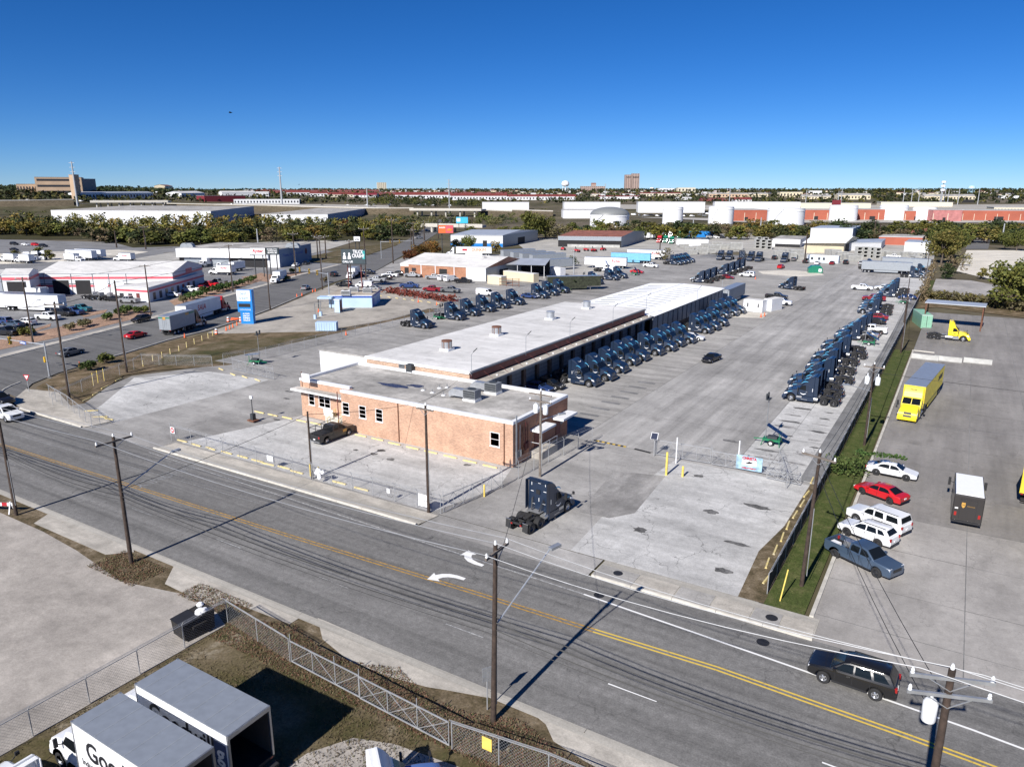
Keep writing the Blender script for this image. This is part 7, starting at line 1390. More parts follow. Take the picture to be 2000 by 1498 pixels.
t = billboard(699, 500, 462, 12, 9, R(31), 'white house shaped loan sign on two posts', 'decal_white')[0]; lettering('ATM', 1.0, 'decal_black', t, (0, -.4, tall(699, 500, 462) - 1.4), -math.pi / 2, 1.8, .03)
# ---- sheds round the garage
cs = thing('canopy_shed', 'open shed with pale sheet roof on thin posts beside the garage', 'shed', (*G(1030, 540), 0), R(20)); MB().add([(-8, -5, 4.4), (7, -5, 4.4), (7, 7, 5.6), (-8, 7, 5.6)], [(0, 1, 2, 3)], 'roof_sheet').add([(-8, -5, 4.3), (7, -5, 4.3), (7, 7, 5.5), (-8, 7, 5.5)], [(3, 2, 1, 0)], 'roof_sheet').build('roof', cs); MB().box(-7.5, 6.8, 6.6, 6.8, 0, 5.3, 'dark_recess').build('back_wall', cs)
for x_ in (-7.6, -2.6, 2.2, 6.6): MB().cyl((x_, -4.7, 0), (x_, -4.7, 4.3), .1, n=6, m='white_trim').build('post', cs)
for (a_, c_, d_, h_, wl, lb) in (((952, 554), (979, 557), 2.6, 2.6, 'cream_wall', 'cream cargo container at the garage gable'), ((983, 545), (1042, 552), 2.5, 2.7, 'cream_wall', 'long cream container below the open shed'), ((1070, 536), (1094, 539), 2.6, 2.6, 'trailer_white', 'white graffiti marked container by the trailers'), ((1798, 640), (1819, 641), 9.0, 2.7, 'mint', 'mint green cargo container by the carport'), ((1576, 512), (1637, 515), 3.2, 2.9, 'trailer_blue2', 'long pale site office trailer with small windows in the upper yard'), ((1451, 607), (1488, 611), 3.0, 2.8, 'trailer_white', 'white site office cabin with two windows in the yard'), ((1490, 607), (1506, 609), 5.5, 2.9, 'trailer_white', 'small white cargo trailer beside the site office cabin')):
    if wl == 'trailer_blue2': S('trailer_blue2', (.55, .62, .68), rough=.5, var=.06)
    t = bldg('container' if 'container' in lb else 'site_cabin', lb, quad(a_, c_, None, d_), h_, wl, wl if 'mint' in lb else 'roof_white', 'container' if 'container' in lb else 'cabin', over=.02, rt=.08)
    if 'window' in lb:
        for f in ((.2, .75) if 'two' in lb else (.12, .35, .5)): panel(t, 0, f, f + .07, 1.1, 2.1, 'far_window', 'window')
    if 'mint' in lb:
        panel(t, 0, .48, .52, .1, 2.6, 'dark_recess', 'door_seam', .03)
        for f in (.1, .3, .7, .9): panel(t, 0, f, f + .03, .1, 2.6, 'mint', 'rib', .06)
cp_ = thing('carport', 'rusty steel carport with flat grey sheet roof by the mint container', 'carport', (*G(1858, 640), 0), R(-3)); MB().box(-5.5, 5.8, -2.2, 3.2, 5.2, 5.4, 'roof_sheet').build('roof', cp_)
for x_ in (-5.2, 5.4):
    for y_ in (-1.9, 2.9): MB().cyl((x_, y_, 0), (x_, y_, 5.2), .13, n=8, m='rust').build('post', cp_)
    MB().bar((x_, -.9, 5.1), (x_, -1.9, 4.2), .1, .1, 'rust').build('brace', cp_)
for i, (X, Y) in enumerate(((1806, 702), (1851, 706), (1909, 710))): x, y = G(X, Y); tag(MB().slab([(-.3, 0), (.3, 0), (.3, .12), (.12, .35), (.1, .85), (-.1, .85), (-.12, .35), (-.3, .12)], -2.1, 2.1, 'concrete_grey').build('concrete_barrier', None, (x, y, .02), R(86 + 2 * i)), f'white concrete road barrier in the side lot, {ORD[i]} from the grass strip', 'barrier', 'concrete barriers in the side lot')
# ---- white and blue works, rusty shed, warehouse group
q = quad((880, 482), (982, 483), (1050, 470)); h = tall(982, 483, 460); t = bldg('works_building', 'white works building with blue skirt beyond the trees', q, h, 'white_wall', 'roof_sheet', gable=1.5); panel(t, 0, 0, 1, 0, h * .3, 'sign_blue', 'blue_skirt'); panel(t, 0, .62, .7, 0, h * .55, 'dark_recess', 'door', .08); panel(t, 1, 0, 1, 0, h, 'grey_metal', 'end_cladding'); panel(t, 1, .4, .6, 0, h * .6, 'dark_recess', 'door', .1)
q = quad((1090, 482), (1213, 484), (1258, 470)); h = tall(1213, 484, 463); t = bldg('rusty_shed', 'long open fronted shed with rust streaked sheet roof', q, h, 'grey_metal', 'roof_rust', gable=1.6); panel(t, 0, .0, 1., 0, h * .62, 'dark_recess', 'open_front', .06); panel(t, 0, .15, .98, 0, h * .25, 'concrete_grey', 'low_wall', .12); panel(t, 0, 0, 1, h * .62, h, 'grey_metal', 'eave_sheet', .6)  # dark sheet on the front paints the shade within the shed
q = quad((1570, 494), (1647, 494), (1672, 484)); h = tall(1647, 494, 474); t = bldg('cream_warehouse', 'cream walled warehouse with wide white pitched roof', q, h, 'cream_wall', 'roof_bright', gable=2.0, over=1.5); panel(t, 1, .1, .9, 0, h * .8, 'dark_recess', 'open_side', .1)  # open side is a dark sheet with the shade painted in
q = quad((1581, 474), (1663, 475), (1678, 468)); t = bldg('white_warehouse', 'tall white warehouse block behind the cream one', q, tall(1663, 475, 447), 'white_wall', 'roof_sheet'); panel(t, 1, 0, 1, 0, tall(1663, 475, 447), 'blue_grey_wall', 'end_cladding')  # end panel darker than the white walls
q = quad((1508, 482), (1562, 484), (1575, 476)); t = bldg('white_warehouse', 'low white warehouse wing with dark dock opening', q, tall(1562, 484, 469), 'white_wall', 'roof_gravel'); panel(t, 0, .1, 1, 0, 1.6, 'dark_recess', 'dock_opening'); q = quad((1655, 490), (1720, 488), (1728, 480)); t = bldg('white_warehouse', 'white warehouse wing right of the cream one', q, tall(1720, 488, 474), 'white_wall', 'roof_sheet')  # dark panel paints the shade in the dock opening
q = quad((1765, 492), (1812, 494), (1818, 488)); bldg('white_shed', 'small white shed among the concrete culverts', q, 4.5, 'white_wall', 'roof_sheet'); q = quad((1715, 478), (1800, 480), (1806, 474)); bldg('brick_store', 'long low red brick store behind the culverts', q, 4.2, 'red_wall', 'roof_gravel'); q = quad((1775, 470), (1825, 470), (1838, 462)); bldg('tiled_house', 'low house with brown tiled roof beside the tree clump', q, 3.6, 'cream_wall', 'roof_rust', gable=2.5, over=.6)
# ---- concrete products: culvert boxes and slab stacks
cul = thing('culvert_stack', 'x', 'culvert')
for k in range(3):
    z = k * 1.55
    for (a_, c_) in (((0, .18), (0, 0)),): MB().box(-1.2, 1.2, -1.3, 1.3, z, z + .2, 'concrete_grey').box(-1.2, 1.2, -1.3, 1.3, z + 1.3, z + 1.5, 'concrete_grey').box(-1.2, -1.0, -1.3, 1.3, z + .2, z + 1.3, 'concrete_grey').box(1.0, 1.2, -1.3, 1.3, z + .2, z + 1.3, 'concrete_grey').box(-1., 1., 1.2, 1.25, z + .2, z + 1.3, 'dark_recess').build('culvert_box', cul)  # dark end plate paints the shade inside each box
slb = thing('slab_stack', 'x', 'slab stack')
for k in range(6): MB().box(-2.6, 2.6, -1.2, 1.2, k * .55 + .12, k * .55 + .5, 'concrete_grey').box(-1.8, -1.5, -1.1, 1.1, k * .55, k * .55 + .12, 'wood_grey').box(1.5, 1.8, -1.1, 1.1, k * .55, k * .55 + .12, 'wood_grey').build('concrete_slab', slb)
index_kids(None); r2 = random.Random(11)
for i, (X, Y) in enumerate(((1676, 503), (1688, 503), (1701, 504), (1712, 505), (1478, 485), (1489, 486), (1501, 487), (1481, 480), (1494, 481))): copy_tree(cul, (*G(X, Y), .03), R(33 + r2.uniform(-4, 4)), f'stack of three grey culvert boxes, {ORD[i]} of nine before the warehouses', 'culvert', 'culvert stacks').name = 'culvert_stack'
k = 0
for (X, Y) in [(1352, 497), (1370, 496), (1385, 494), (1345, 490), (1362, 489), (1380, 487), (1395, 490), (1410, 486), (1425, 484), (1437, 488), (1336, 484), (1330, 478), (1400, 480), (1365, 480), (1528, 495), (1543, 498), (1556, 499), (1530, 505), (1545, 506), (1643, 507), (1655, 508), (1668, 510), (1725, 502), (1740, 503), (1755, 504), (1770, 505), (1785, 506), (1735, 514), (1752, 515), (1770, 516), (1786, 517), (1797, 510), (1560, 506), (1520, 500), (1632, 500), (1620, 498)]:
    copy_tree(slb, (*G(X, Y), .03), R(r2.choice((30, 33, 120, 35))), f'stack of long grey concrete slabs in the storage yard, {ORD[k]} counted row by row', 'slab stack', 'concrete slab stacks', scale=(r2.uniform(.8, 1.25), r2.uniform(.8, 1.2), r2.uniform(.55, 1.1))).name = 'slab_stack'; k += 1
# ================================================================ far buildings, tanks, highway, towers
def far_block(name, label, x0, x1, yb, yt, depth, wall, roof, pitch=0., win=None, cat='building', group=None, side=None, skew=0.):
    """block whose front base runs between pixels x0 and x1 of row yb on the rising land"""
    a, c = GT(x0, yb), GT(x1, yb + skew); m = GT((x0 + x1) / 2, yb); d = math.hypot(m[0], m[1]); h = max(2.5, (yb - yt) * d * 1.03 / FPX)
    dirv = Vector((c[0] - a[0], c[1] - a[1])).normalized(); nn = Vector((-dirv.y, dirv.x))
    if nn.dot(Vector((m[0], m[1]))) < 0: nn = -nn
    q = [a[:2], c[:2], (c[0] + nn.x * depth, c[1] + nn.y * depth), (a[0] + nn.x * depth, a[1] + nn.y * depth)]
    ph = pitch * d * 1.03 / FPX
    t = bldg(name, label, q, h - ph if ph else h, wall, roof, cat, min(a[2], c[2]), .4, group, ph)
    if side: panel(t, 1, 0, 1, 0, h - ph, side, 'end_cladding', .1)
    if win:
        r_, k_ = win; hw = (h - ph) / r_
        for i in range(r_):
            if k_ == 1: panel(t, 0, .04, .96, i * hw + hw * .35, i * hw + hw * .7, 'far_window', 'window_band', .15)
            else:
                for j in range(k_): panel(t, 0, (j + .25) / k_, (j + .7) / k_, i * hw + hw * .3, i * hw + hw * .72, 'far_window', 'window', .15)
    return t
q = quad((103, 437), (414, 440), (497, 424)); h = tall(414, 440, 413); t = bldg('warehouse', 'huge white warehouse with grey end wall behind the thicket', q, h, 'white_wall', 'roof_gravel'); panel(t, 1, 0, 1, 0, h, 'blue_grey_wall', 'end_cladding', .1)  # end wall panel darker than the white front
q = quad((512, 438), (641, 438), (735, 418)); h = tall(641, 438, 419); t = bldg('warehouse', 'white warehouse with dark end wall behind the autumn trees', q, h, 'white_wall', 'roof_gravel'); panel(t, 1, 0, 1, 0, h, 'blue_grey_wall', 'end_cladding', .1)  # darker panel over the end wall
for (x0, x1, yb, yt, lb) in ((942, 1033, 412, 397, 'white warehouse left of the tall dark trees'), (1102, 1211, 415, 397, 'white warehouse behind the domed tank'), (1246, 1376, 416, 397, 'long white warehouse behind the first upright tank'), (1395, 1562, 412, 397, 'long white warehouse behind the red brick one'), (1100, 1170, 427, 412, 'low white warehouse beside the domed tank'), (1562, 1700, 410, 399, 'pale warehouse row behind the twin tanks'), (1720, 1860, 405, 397, 'pale low warehouse beyond the red brick range')):
    far_block('warehouse', lb, x0, x1, yb, yt, 30, 'white_wall' if 'pale' not in lb else 'cream_pale', 'roof_gravel', win=None)
for (x0, x1, yb, yt, wl, lb) in ((1430, 1497, 433, 413, 'red_wall', 'red brick warehouse between the upright tanks'), (1562, 1640, 431, 413, 'red_wall', 'red brick warehouse right of the broad tank'), (1660, 1768, 431, 413, 'red_wall', 'red brick warehouse behind the twin tanks'), (1766, 1820, 432, 416, 'red_wall', 'red brick warehouse behind the last tank'), (1820, 1877, 434, 415, 'pink_wall', 'faded pink warehouse right of the last tank'), (1878, 2060, 432, 416, 'red_wall', 'long red brick warehouse running out of the picture')):
    t = far_block('brick_warehouse', lb, x0, x1, yb, yt, 40, wl, 'roof_gravel'); n = max(2, int((x1 - x0) / 22))
    for k in range(n): panel(t, 0, (k + .02) / n, (k + .06) / n, 0, (yb - yt) * .4, 'cream_pale', 'pier', .2)
    panel(t, 0, .35, .45, 0, 4, 'dark_recess', 'dock_door', .2)
def tank(X, hw, yb, yt, label, dome=0.):
    x, y = G(X, yb); d = math.hypot(x, y); s_ = d * 1.02 / FPX; r_ = hw * s_; h = (yb - yt) * s_; x, y = x * (1 + r_ / d), y * (1 + r_ / d); t = thing('storage_tank', label, 'tank', (x, y, 0))
    MB().lathe([(r_, 0), (r_, h)], n=40, m='tank_white').build('shell', t); dz = dome * s_ if dome else r_ * .05
    MB().lathe([(r_ * 1.01, h)] + [(r_ * math.cos(a), h + dz * math.sin(a)) for a in [i * math.pi / 16 for i in range(9)]], n=40, m='dome_grey' if dome else 'tank_white').build('roof', t); MB().lathe([(r_, h * .84), (r_ * 1.015, h * .85), (r_ * 1.015, h * .88), (r_, h * .89)], n=40, m='tank_white').build('wind_girder', t)
    for k in range(6): a = -2.2 + k * .12; MB().bar((r_ * 1.03 * math.cos(a), r_ * 1.03 * math.sin(a), h * k / 6), (r_ * 1.03 * math.cos(a + .12), r_ * 1.03 * math.sin(a + .12), h * (k + 1) / 6), .5, .15, 'galv').build('stair_flight', t)
tank(1190, 37, 444, 422, 'broad white storage tank with grey dome roof', 14); tank(1313, 18.5, 438, 408, 'upright white tank right of the domed one'); tank(1407, 22.5, 438, 408, 'upright white tank at the end of the red warehouse'); tank(1533, 32, 440, 412, 'broad low white tank before the red warehouse'); tank(1645, 23, 434, 407, 'white tank left of the twin pair'); tank(1743, 22, 433, 407, 'white tank right of the twin pair'); tank(1803, 18, 434, 411, 'smallest white tank at the end of the line')
# bridges
def bridge(name, label, A, B_, rows, n, hgt_=6.0, w=22, mat='kerb'):
    a, c = GT(*A), GT(*B_); t = thing(name, label, 'bridge', (a[0], a[1], a[2])); d = Vector((c[0] - a[0], c[1] - a[1])); nn = Vector((-d.y, d.x)).normalized() * w
    P = [(0, 0), (d.x, d.y), (d.x + nn.x, d.y + nn.y), (nn.x, nn.y)]; MB().prism(P, hgt_, hgt_ + 1.6, 'gutter_concrete', mat).build('deck', t); MB().prism([(0, 0), (d.x, d.y), (d.x + nn.x * .03, d.y + nn.y * .03), (nn.x * .03, nn.y * .03)], hgt_ + 1.6, hgt_ + 2.5, mat).build('parapet', t)
    for i in range(n):
        for k in (.15, .85): p = d * ((i + .5) / n) + nn * k; MB().cyl((p.x, p.y, -1), (p.x, p.y, hgt_), .9, n=8, m=mat).build('pier', t)
bridge('highway_bridge', 'pale highway bridge over the avenue', (800, 423), (940, 425), 0, 5); bridge('highway_ramp', 'dark raised highway ramp on rows of piers', (178, 410), (330, 412), 0, 7, 7.5)
bridge('rail_bridge', 'white low bridge crossing the avenue behind the burger billboard', (785, 453), (942, 456), 0, 4, 3.6, 8)
# towers
def mast(X, yb, yt, label, r=1.0, arms=3, mt='galv_post', name='transmission_pole'):
    x, y, z = GT(X, yb); d = math.hypot(x, y); h = (yb - yt) * d * 1.02 / FPX; t = thing(name, label, 'pylon', (x, y, z)); MB().cyl((0, 0, -2), (0, 0, h), r, r * .55, n=10, m=mt).build('shaft', t)
    for k in range(arms): MB().bar((-h * .06, -h * .03, h * (.97 - k * .1)), (h * .06, h * .03, h * (.97 - k * .1)), r * .35, r * .35, mt).build('arm', t)
mast(551, 401, 336, 'tallest pale transmission pole at the skyline', 1.4); mast(152, 403, 334, 'leaning transmission pole before the tan hill offices', 1.3); mast(878, 420, 356, 'thin transmission pole above the avenue', .8); mast(1181, 402, 363, 'thin pole above the white warehouses', .7, 2); mast(1424, 402, 372, 'thin pole behind the upright tanks', .7, 2); mast(718, 405, 371, 'pale highway pole left of the avenue', 1., 0)
for i, X in enumerate((1763, 1779, 1793, 1835, 1843, 1850, 1870, 1909, 1636, 1642, 1573)): mast(X, 400, 374 + (i % 3) * 2, f'thin pole on the right-hand skyline, {ORD[i]} listed', .7, 0)
x, y, z = GT(1837, 402); d = math.hypot(x, y); t = thing('cell_tower', 'cell tower with ringed antennas on the skyline', 'tower', (x, y, z)); hh_ = 40 * d / FPX; MB().cyl((0, 0, 0), (0, 0, hh_), .9, .6, n=8, m='galv_post').build('shaft', t); [MB().lathe([(2.8, 0), (2.8, 2.2), (.6, 2.2), (.6, 0), (2.8, 0)], (0, 0, hh_ - 3 - k * 5), 8, 'trailer_white').build('antenna_ring', t) for k in range(3)]
def water_tower(X, yb, yt, wpx, label, mt, kind='legs'):
    x, y, z = GT(X, yb); d = math.hypot(x, y); s_ = d * 1.02 / FPX; h = (yb - yt) * s_; r_ = wpx * s_ / 2; t = thing('water_tower', label, 'water tower', (x, y, z)); hb_ = h * .45
    MB().lathe([(.001, hb_), (r_ * .7, hb_ + h * .04), (r_, hb_ + h * .16), (r_, hb_ + h * .3), (r_ * .8, hb_ + h * .46), (r_ * .35, h * .98), (.001, h)], n=24, m=mt).build('bowl', t); MB().cyl((0, 0, 0), (0, 0, hb_ + 1), r_ * .16, n=10, m=mt).build('riser', t)
    for k in range(6): a = k * math.pi / 3; MB().cyl((r_ * .85 * math.cos(a), r_ * .85 * math.sin(a), 0), (r_ * .7 * math.cos(a), r_ * .7 * math.sin(a), hb_ + h * .1), r_ * .05, n=6, m=mt).build('leg', t)
S('pale_blue', (.4, .62, .75), rough=.5, var=.05); water_tower(1104, 374, 355, 14, 'white water tower on the skyline', 'tank_white'); water_tower(1896, 379, 366, 11, 'pale blue water tower at the right-hand skyline', 'pale_blue'); water_tower(1273, 372, 367, 7, 'tiny white water tower right of the high-rise', 'tank_white'); water_tower(1537, 374, 369, 6, 'tiny pale water tower over the cream flats', 'pale_blue')
for (x0, x1, yt, lb) in ((1221, 1233, 345, 'shorter left half of the twin high-rise'), (1234, 1248, 343, 'taller right half of the twin high-rise')):
    t = far_block('high_rise', lb, x0, x1, 373, yt, 45, 'stone_pink', 'roof_gravel', win=(14, 3)); panel(t, 0, .1, .9, 62, 66, 'dark_recess', 'crown_band', .3)
far_block('castle_hotel', 'broad stone building with central tower on the skyline', 1135, 1182, 373, 365, 60, 'stone_pink', 'roof_gravel', win=(3, 12)); far_block('castle_hotel', 'central tower of the broad stone skyline building', 1155, 1164, 372, 359, 50, 'stone_pink', 'roof_rust', 2); far_block('tower_block', 'pale apartment tower on the skyline left of the avenue', 737, 755, 370, 357, 40, 'cream_pale', 'roof_gravel', win=(8, 5))
# hill offices and the ground about the highway
t = far_block('hill_offices', 'tan office block with dark window bands on the hill', 72, 163, 381, 354, 70, 'tan_wall', 'roof_gravel', win=(3, 1)); far_block('hill_offices', 'dark grey wing of the hill offices', 163, 190, 379, 356, 60, 'unit_grey', 'roof_gravel'); far_block('stair_tower', 'tan stair tower before the hill offices', 141, 150, 390, 352, 12, 'tan_wall', 'roof_gravel'); far_block('hill_offices', 'low tan wing at the foot of the hill offices', 34, 80, 378, 364, 40, 'tan_wall', 'roof_gravel', win=(1, 8))
for (x0, x1, yb, yt, wl, rf, lb, ph) in ((155, 300, 389, 377, 'white_wall', 'roof_sheet', 'long white depot below the hill offices', 2), (355, 400, 385, 375, 'white_wall', 'roof_white', 'white gabled shed on the highway edge', 3), (434, 500, 385, 375, 'white_wall', 'roof_white', 'white shed with grey front by the highway', 2), (400, 480, 395, 384, 'maroon', 'roof_red', 'maroon fronted store by the highway', 0), (500, 525, 384, 376, 'white_wall', 'roof_white', 'grey white hangar end by the highway', 2), (457, 585, 399, 391, 'white_wall', 'roof_white', 'long white roofed store beside the highway', 0), (323, 338, 373, 363, 'cream_wall', 'roof_rust', 'cream gabled house among the hill trees', 2), (560, 605, 382, 373, 'white_wall', 'roof_red', 'white barracks with red roof, left-hand one', 4), (605, 640, 384, 376, 'white_wall', 'roof_red', 'white barracks gable with red roof', 3), (640, 690, 385, 377, 'cream_pale', 'roof_red', 'cream barracks with red roof', 4), (690, 735, 386, 378, 'white_wall', 'maroon', 'white shop with bright red front', 4), (772, 880, 388, 377, 'white_wall', 'roof_red', 'long white barracks with red roof left of the thin pole', 5), (880, 990, 391, 379, 'white_wall', 'roof_red', 'long white barracks with red roof right of the thin pole', 5), (990, 1125, 391, 381, 'white_wall', 'roof_red', 'long white barracks with red roof right of the dunes', 4), (500, 740, 377, 372, 'roof_red', 'roof_red', 'far range of red barracks roofs', 2), (740, 1000, 381, 376, 'roof_red', 'roof_red', 'second far range of red barracks roofs', 2), (1170, 1250, 389, 383, 'white_wall', 'roof_red', 'white row houses with red roofs', 2), (1250, 1330, 384, 377, 'cream_pale', 'roof_red', 'cream row houses below the high-rise', 2), (1288, 1318, 376, 369, 'white_wall', 'roof_white', 'white office on the skyline right of the high-rise', 0), (1324, 1358, 376, 368, 'cream_pale', 'roof_white', 'cream office on the skyline', 0), (1385, 1460, 386, 378, 'tan_wall', 'roof_gravel', 'orange tan barracks in the trees', 2), (1462, 1500, 385, 378, 'cream_wall', 'roof_gravel', 'cream flats right of the orange barracks', 2), (1523, 1567, 386, 377, 'cream_wall', 'roof_gravel', 'cream hall with dark door on the skyline', 0), (1566, 1622, 389, 382, 'cream_wall', 'roof_gravel', 'cream apartment row, left-hand one', 3), (1636, 1700, 390, 380, 'cream_wall', 'roof_gravel', 'cream apartment row, middle one', 3), (1805, 1905, 391, 382, 'cream_wall', 'roof_gravel', 'cream apartment row, right-hand one', 3), (1325, 1352, 391, 386, 'white_wall', 'roof_white', 'white gable hut in the middle distance', 2), (1432, 1468, 394, 387, 'white_wall', 'roof_red', 'white gable with red roof among trees', 4), (1370, 1440, 393, 388, 'roof_red', 'roof_red', 'low red roofed huts among trees', 2), (1955, 1990, 388, 384, 'white_wall', 'roof_white', 'white halls near the right-hand skyline', 0), (1940, 2010, 417, 408, 'cream_pale', 'roof_gravel', 'pale frame structure behind the red warehouse', 0), (1580, 1605, 380, 374, 'white_wall', 'roof_gravel', 'white hillside flats under the skyline', 0)):
    w_ = (1, max(3, int((x1 - x0) / 6))) if wl in ('white_wall', 'cream_wall', 'cream_pale', 'tan_wall') and yb - yt > 6 and 'shed' not in lb else None
    far_block('barracks' if 'barracks' in lb else 'store' if 'store' in lb else 'far_building', lb, x0, x1, yb, yt, 26, wl, rf, ph, w_)
r2 = random.Random(21); n = 0
for i in range(230):
    X = r2.uniform(480, 1480) if i < 110 else r2.uniform(200, 2000); Y = r2.uniform(373.2, 378 if X < 900 else 384); w = r2.uniform(5, 13) * (Y - 366) / 12
    wl = r2.choice(('white_wall', 'white_wall', 'cream_pale', 'cream_wall')); rf = r2.choice(('roof_red', 'roof_red', 'roof_gravel', 'roof_white'))
    far_block('far_house', 'small pale house of the far town below the skyline', X, X + w, Y, Y - r2.uniform(1.8, 3.2) - (Y - 372) * .12, r2.uniform(8, 16), wl, rf, .8, None, 'house', 'houses of the far town')
# pale yards about the highway
for (pts, mt, nm) in (([(20, 394), (180, 391), (330, 393), (330, 398), (150, 399), (20, 397)], 'left_lot', 'hill_car_park'), ([(420, 398), (640, 400), (760, 402), (760, 407), (500, 408), (380, 402)], 'gutter_concrete', 'frontage_road'), ([(1100, 400), (1500, 402), (2000, 400), (2000, 409), (1500, 412), (1100, 408)], 'gutter_concrete', 'freight_yard'), ([(1230, 425), (1480, 436), (2010, 436), (2010, 430), (1480, 428)], 'storage_ground', 'tank_yard')):
    b = MB(); P = [GT(*p) for p in pts]; b.face([(p[0], p[1], p[2] + .25) for p in P], mt); o = b.build(nm, sharp=None); o['kind'] = 'structure'
r2 = random.Random(8)
for i in range(90):
    X = r2.uniform(20, 330) if i < 35 else r2.uniform(420, 1000) if i < 60 else r2.uniform(1230, 1480); Y = {0: r2.uniform(393, 397), 1: r2.uniform(400, 404), 2: r2.uniform(418, 424)}[0 if i < 35 else 1 if i < 60 else 2]
    p = GT(X, Y); place_car(r2.choice(('suv', 'sedan', 'van')), p, R(r2.uniform(0, 360)), r2.choice(('white', 'white', 'silver', 'black', 'grey')), 'tiny car on the far highway frontage and car parks', SMALL | {'headlight', 'tail_light', 'wheel', 'side_window'}, 'tiny far cars')
# ================================================================ trees, shrubs, grass
def leafmat(name, c1, c2, c3):
    def make():
        m, nt, b = new_mat(name); L = nt.links.new
        g = nd(nt, 'NewGeometry'); oi = nd(nt, 'ObjectInfo')
        col = ramp(nt, g.outputs['Random Per Island'], ((.0, c1), (.55, c2), (1., c3))).outputs[0]
        hs = nd(nt, 'HueSaturation'); L(col, hs.inputs['Color'])
        mr = nd(nt, 'MapRange', i_3=.75, i_4=1.35); L(oi.outputs['Random'], mr.inputs[0]); L(mr.outputs[0], hs.inputs['Value'])
        mr2 = nd(nt, 'MapRange', i_3=.47, i_4=.53); ml = nd(nt, 'Math', operation='FRACT'); m7 = nd(nt, 'Math', operation='MULTIPLY'); m7.inputs[1].default_value = 7.3; L(oi.outputs['Random'], m7.inputs[0]); L(m7.outputs[0], ml.inputs[0]); L(ml.outputs[0], mr2.inputs[0]); L(mr2.outputs[0], hs.inputs['Hue'])
        L(hs.outputs[0], b.inputs['Base Color']); b.inputs['Roughness'].default_value = .7; b.inputs['Specular IOR Level'].default_value = .2
        return m
    SPEC[name] = make
leafmat('leaf_olive', (.055, .065, .016), (.1, .105, .025), (.17, .155, .04)); leafmat('leaf_dark', (.018, .028, .012), (.035, .048, .018), (.06, .07, .025)); leafmat('leaf_rust', (.1, .04, .015), (.16, .075, .02), (.12, .1, .03)); leafmat('leaf_rustred', (.1, .03, .02), (.16, .05, .03), (.12, .06, .03)); leafmat('leaf_dry', (.09, .075, .04), (.15, .12, .065), (.11, .1, .05)); leafmat('leaf_yellow', (.12, .1, .02), (.18, .14, .03), (.1, .1, .03)); leafmat('leaf_shrub', (.03, .06, .015), (.06, .1, .025), (.1, .13, .04)); leafmat('leaf_blade', (.05, .08, .015), (.1, .12, .03), (.2, .17, .08)); leafmat('leaf_brown', (.09, .05, .025), (.17, .1, .05), (.28, .2, .12)); leafmat('leaf_deadgrass', (.07, .06, .03), (.15, .12, .07), (.05, .07, .02))
S('bark', (.1, .08, .065), rough=.95, var=.3, scale=2.)
def leaf_cloud(b, c, rad, n, size, mat, r_, squash=.8):
    for _ in range(n):
        while True:
            p = Vector((r_.uniform(-1, 1), r_.uniform(-1, 1), r_.uniform(-1, 1)))
            if .25 < p.length < 1: break
        p = Vector((p.x * rad, p.y * rad, p.z * rad * squash)) + Vector(c); s_ = size * r_.uniform(.6, 1.4)
        u = Vector((r_.uniform(-1, 1), r_.uniform(-1, 1), r_.uniform(-.6, .6))).normalized(); w = u.cross(Vector((r_.uniform(-1, 1), r_.uniform(-1, 1), r_.uniform(-1, 1)))).normalized()
        b.add([p - u * s_ - w * s_ * .5, p + u * s_ * .2 - w * s_ * .7, p + u * s_ + w * s_ * .3, p - u * s_ * .3 + w * s_ * .7], [(0, 1, 2, 3)], mat)
def tree(name, mat, h, rad, clumps, leaves, size, seed, label='', bare=.0):
    r_ = random.Random(seed); t = thing(name, label or name, 'tree'); tk = MB(); b = MB(); cz = h * (.5 if h < 9 else .58)
    tk.cyl((0, 0, -.3), (r_.uniform(-.2, .2), r_.uniform(-.2, .2), h * .45), h * .028, h * .018, n=8, m='bark')
    for i in range(clumps):
        a = r_.uniform(0, 6.28); k = math.sqrt(r_.random()) * rad * .78; z = cz + r_.uniform(-.4, .38) * h * (1 - .45 * k / rad); c = (k * math.cos(a), k * math.sin(a), z)
        leaf_cloud(b, c, rad * r_.uniform(.26, .46), int(leaves * r_.uniform(.6, 1.3)), size, mat, r_)
        if i % 2 == 0: tk.cyl((0, 0, h * .35), (c[0] * .85, c[1] * .85, c[2]), h * .012, h * .004, n=5, m='bark')
    tk.build('trunk', t); o = b.build('crown', t, sharp=None); return t
P_ = {'olive': [tree('tree', 'leaf_olive', 8.0, 4.2, 16, 46, .42, s) for s in (1, 2, 3)], 'dark': [tree('tree', 'leaf_dark', 8.5, 4.2, 16, 46, .42, s) for s in (4, 5)], 'rust': [tree('tree', 'leaf_rust', 7.5, 3.8, 15, 44, .42, 6)], 'dry': [tree('tree', 'leaf_dry', 7.5, 3.8, 12, 26, .36, 7)], 'yellow': [tree('tree', 'leaf_yellow', 7.5, 3.8, 15, 44, .42, 8)], 'big': [tree('tree', 'leaf_olive', 11, 5.6, 30, 95, .34, s) for s in (9, 10)], 'bigdark': [tree('tree', 'leaf_rust', 9, 5.4, 26, 90, .34, 12)]}
def shrub(seed, mat='leaf_shrub'):
    r_ = random.Random(seed); t = thing('shrub', 'shrub', 'shrub'); b = MB()
    for i in range(9): a = r_.uniform(0, 6.28); leaf_cloud(b, (.5 * math.cos(a), .5 * math.sin(a), .75 + r_.uniform(-.25, .3)), .42, 60, .11, mat, r_)
    tk = MB(); [tk.cyl((0, 0, 0), (.3 * math.cos(k), .3 * math.sin(k), .8), .03, n=5, m='bark') for k in range(5)]; tk.build('stem', t); b.build('foliage', t, sharp=None); return t
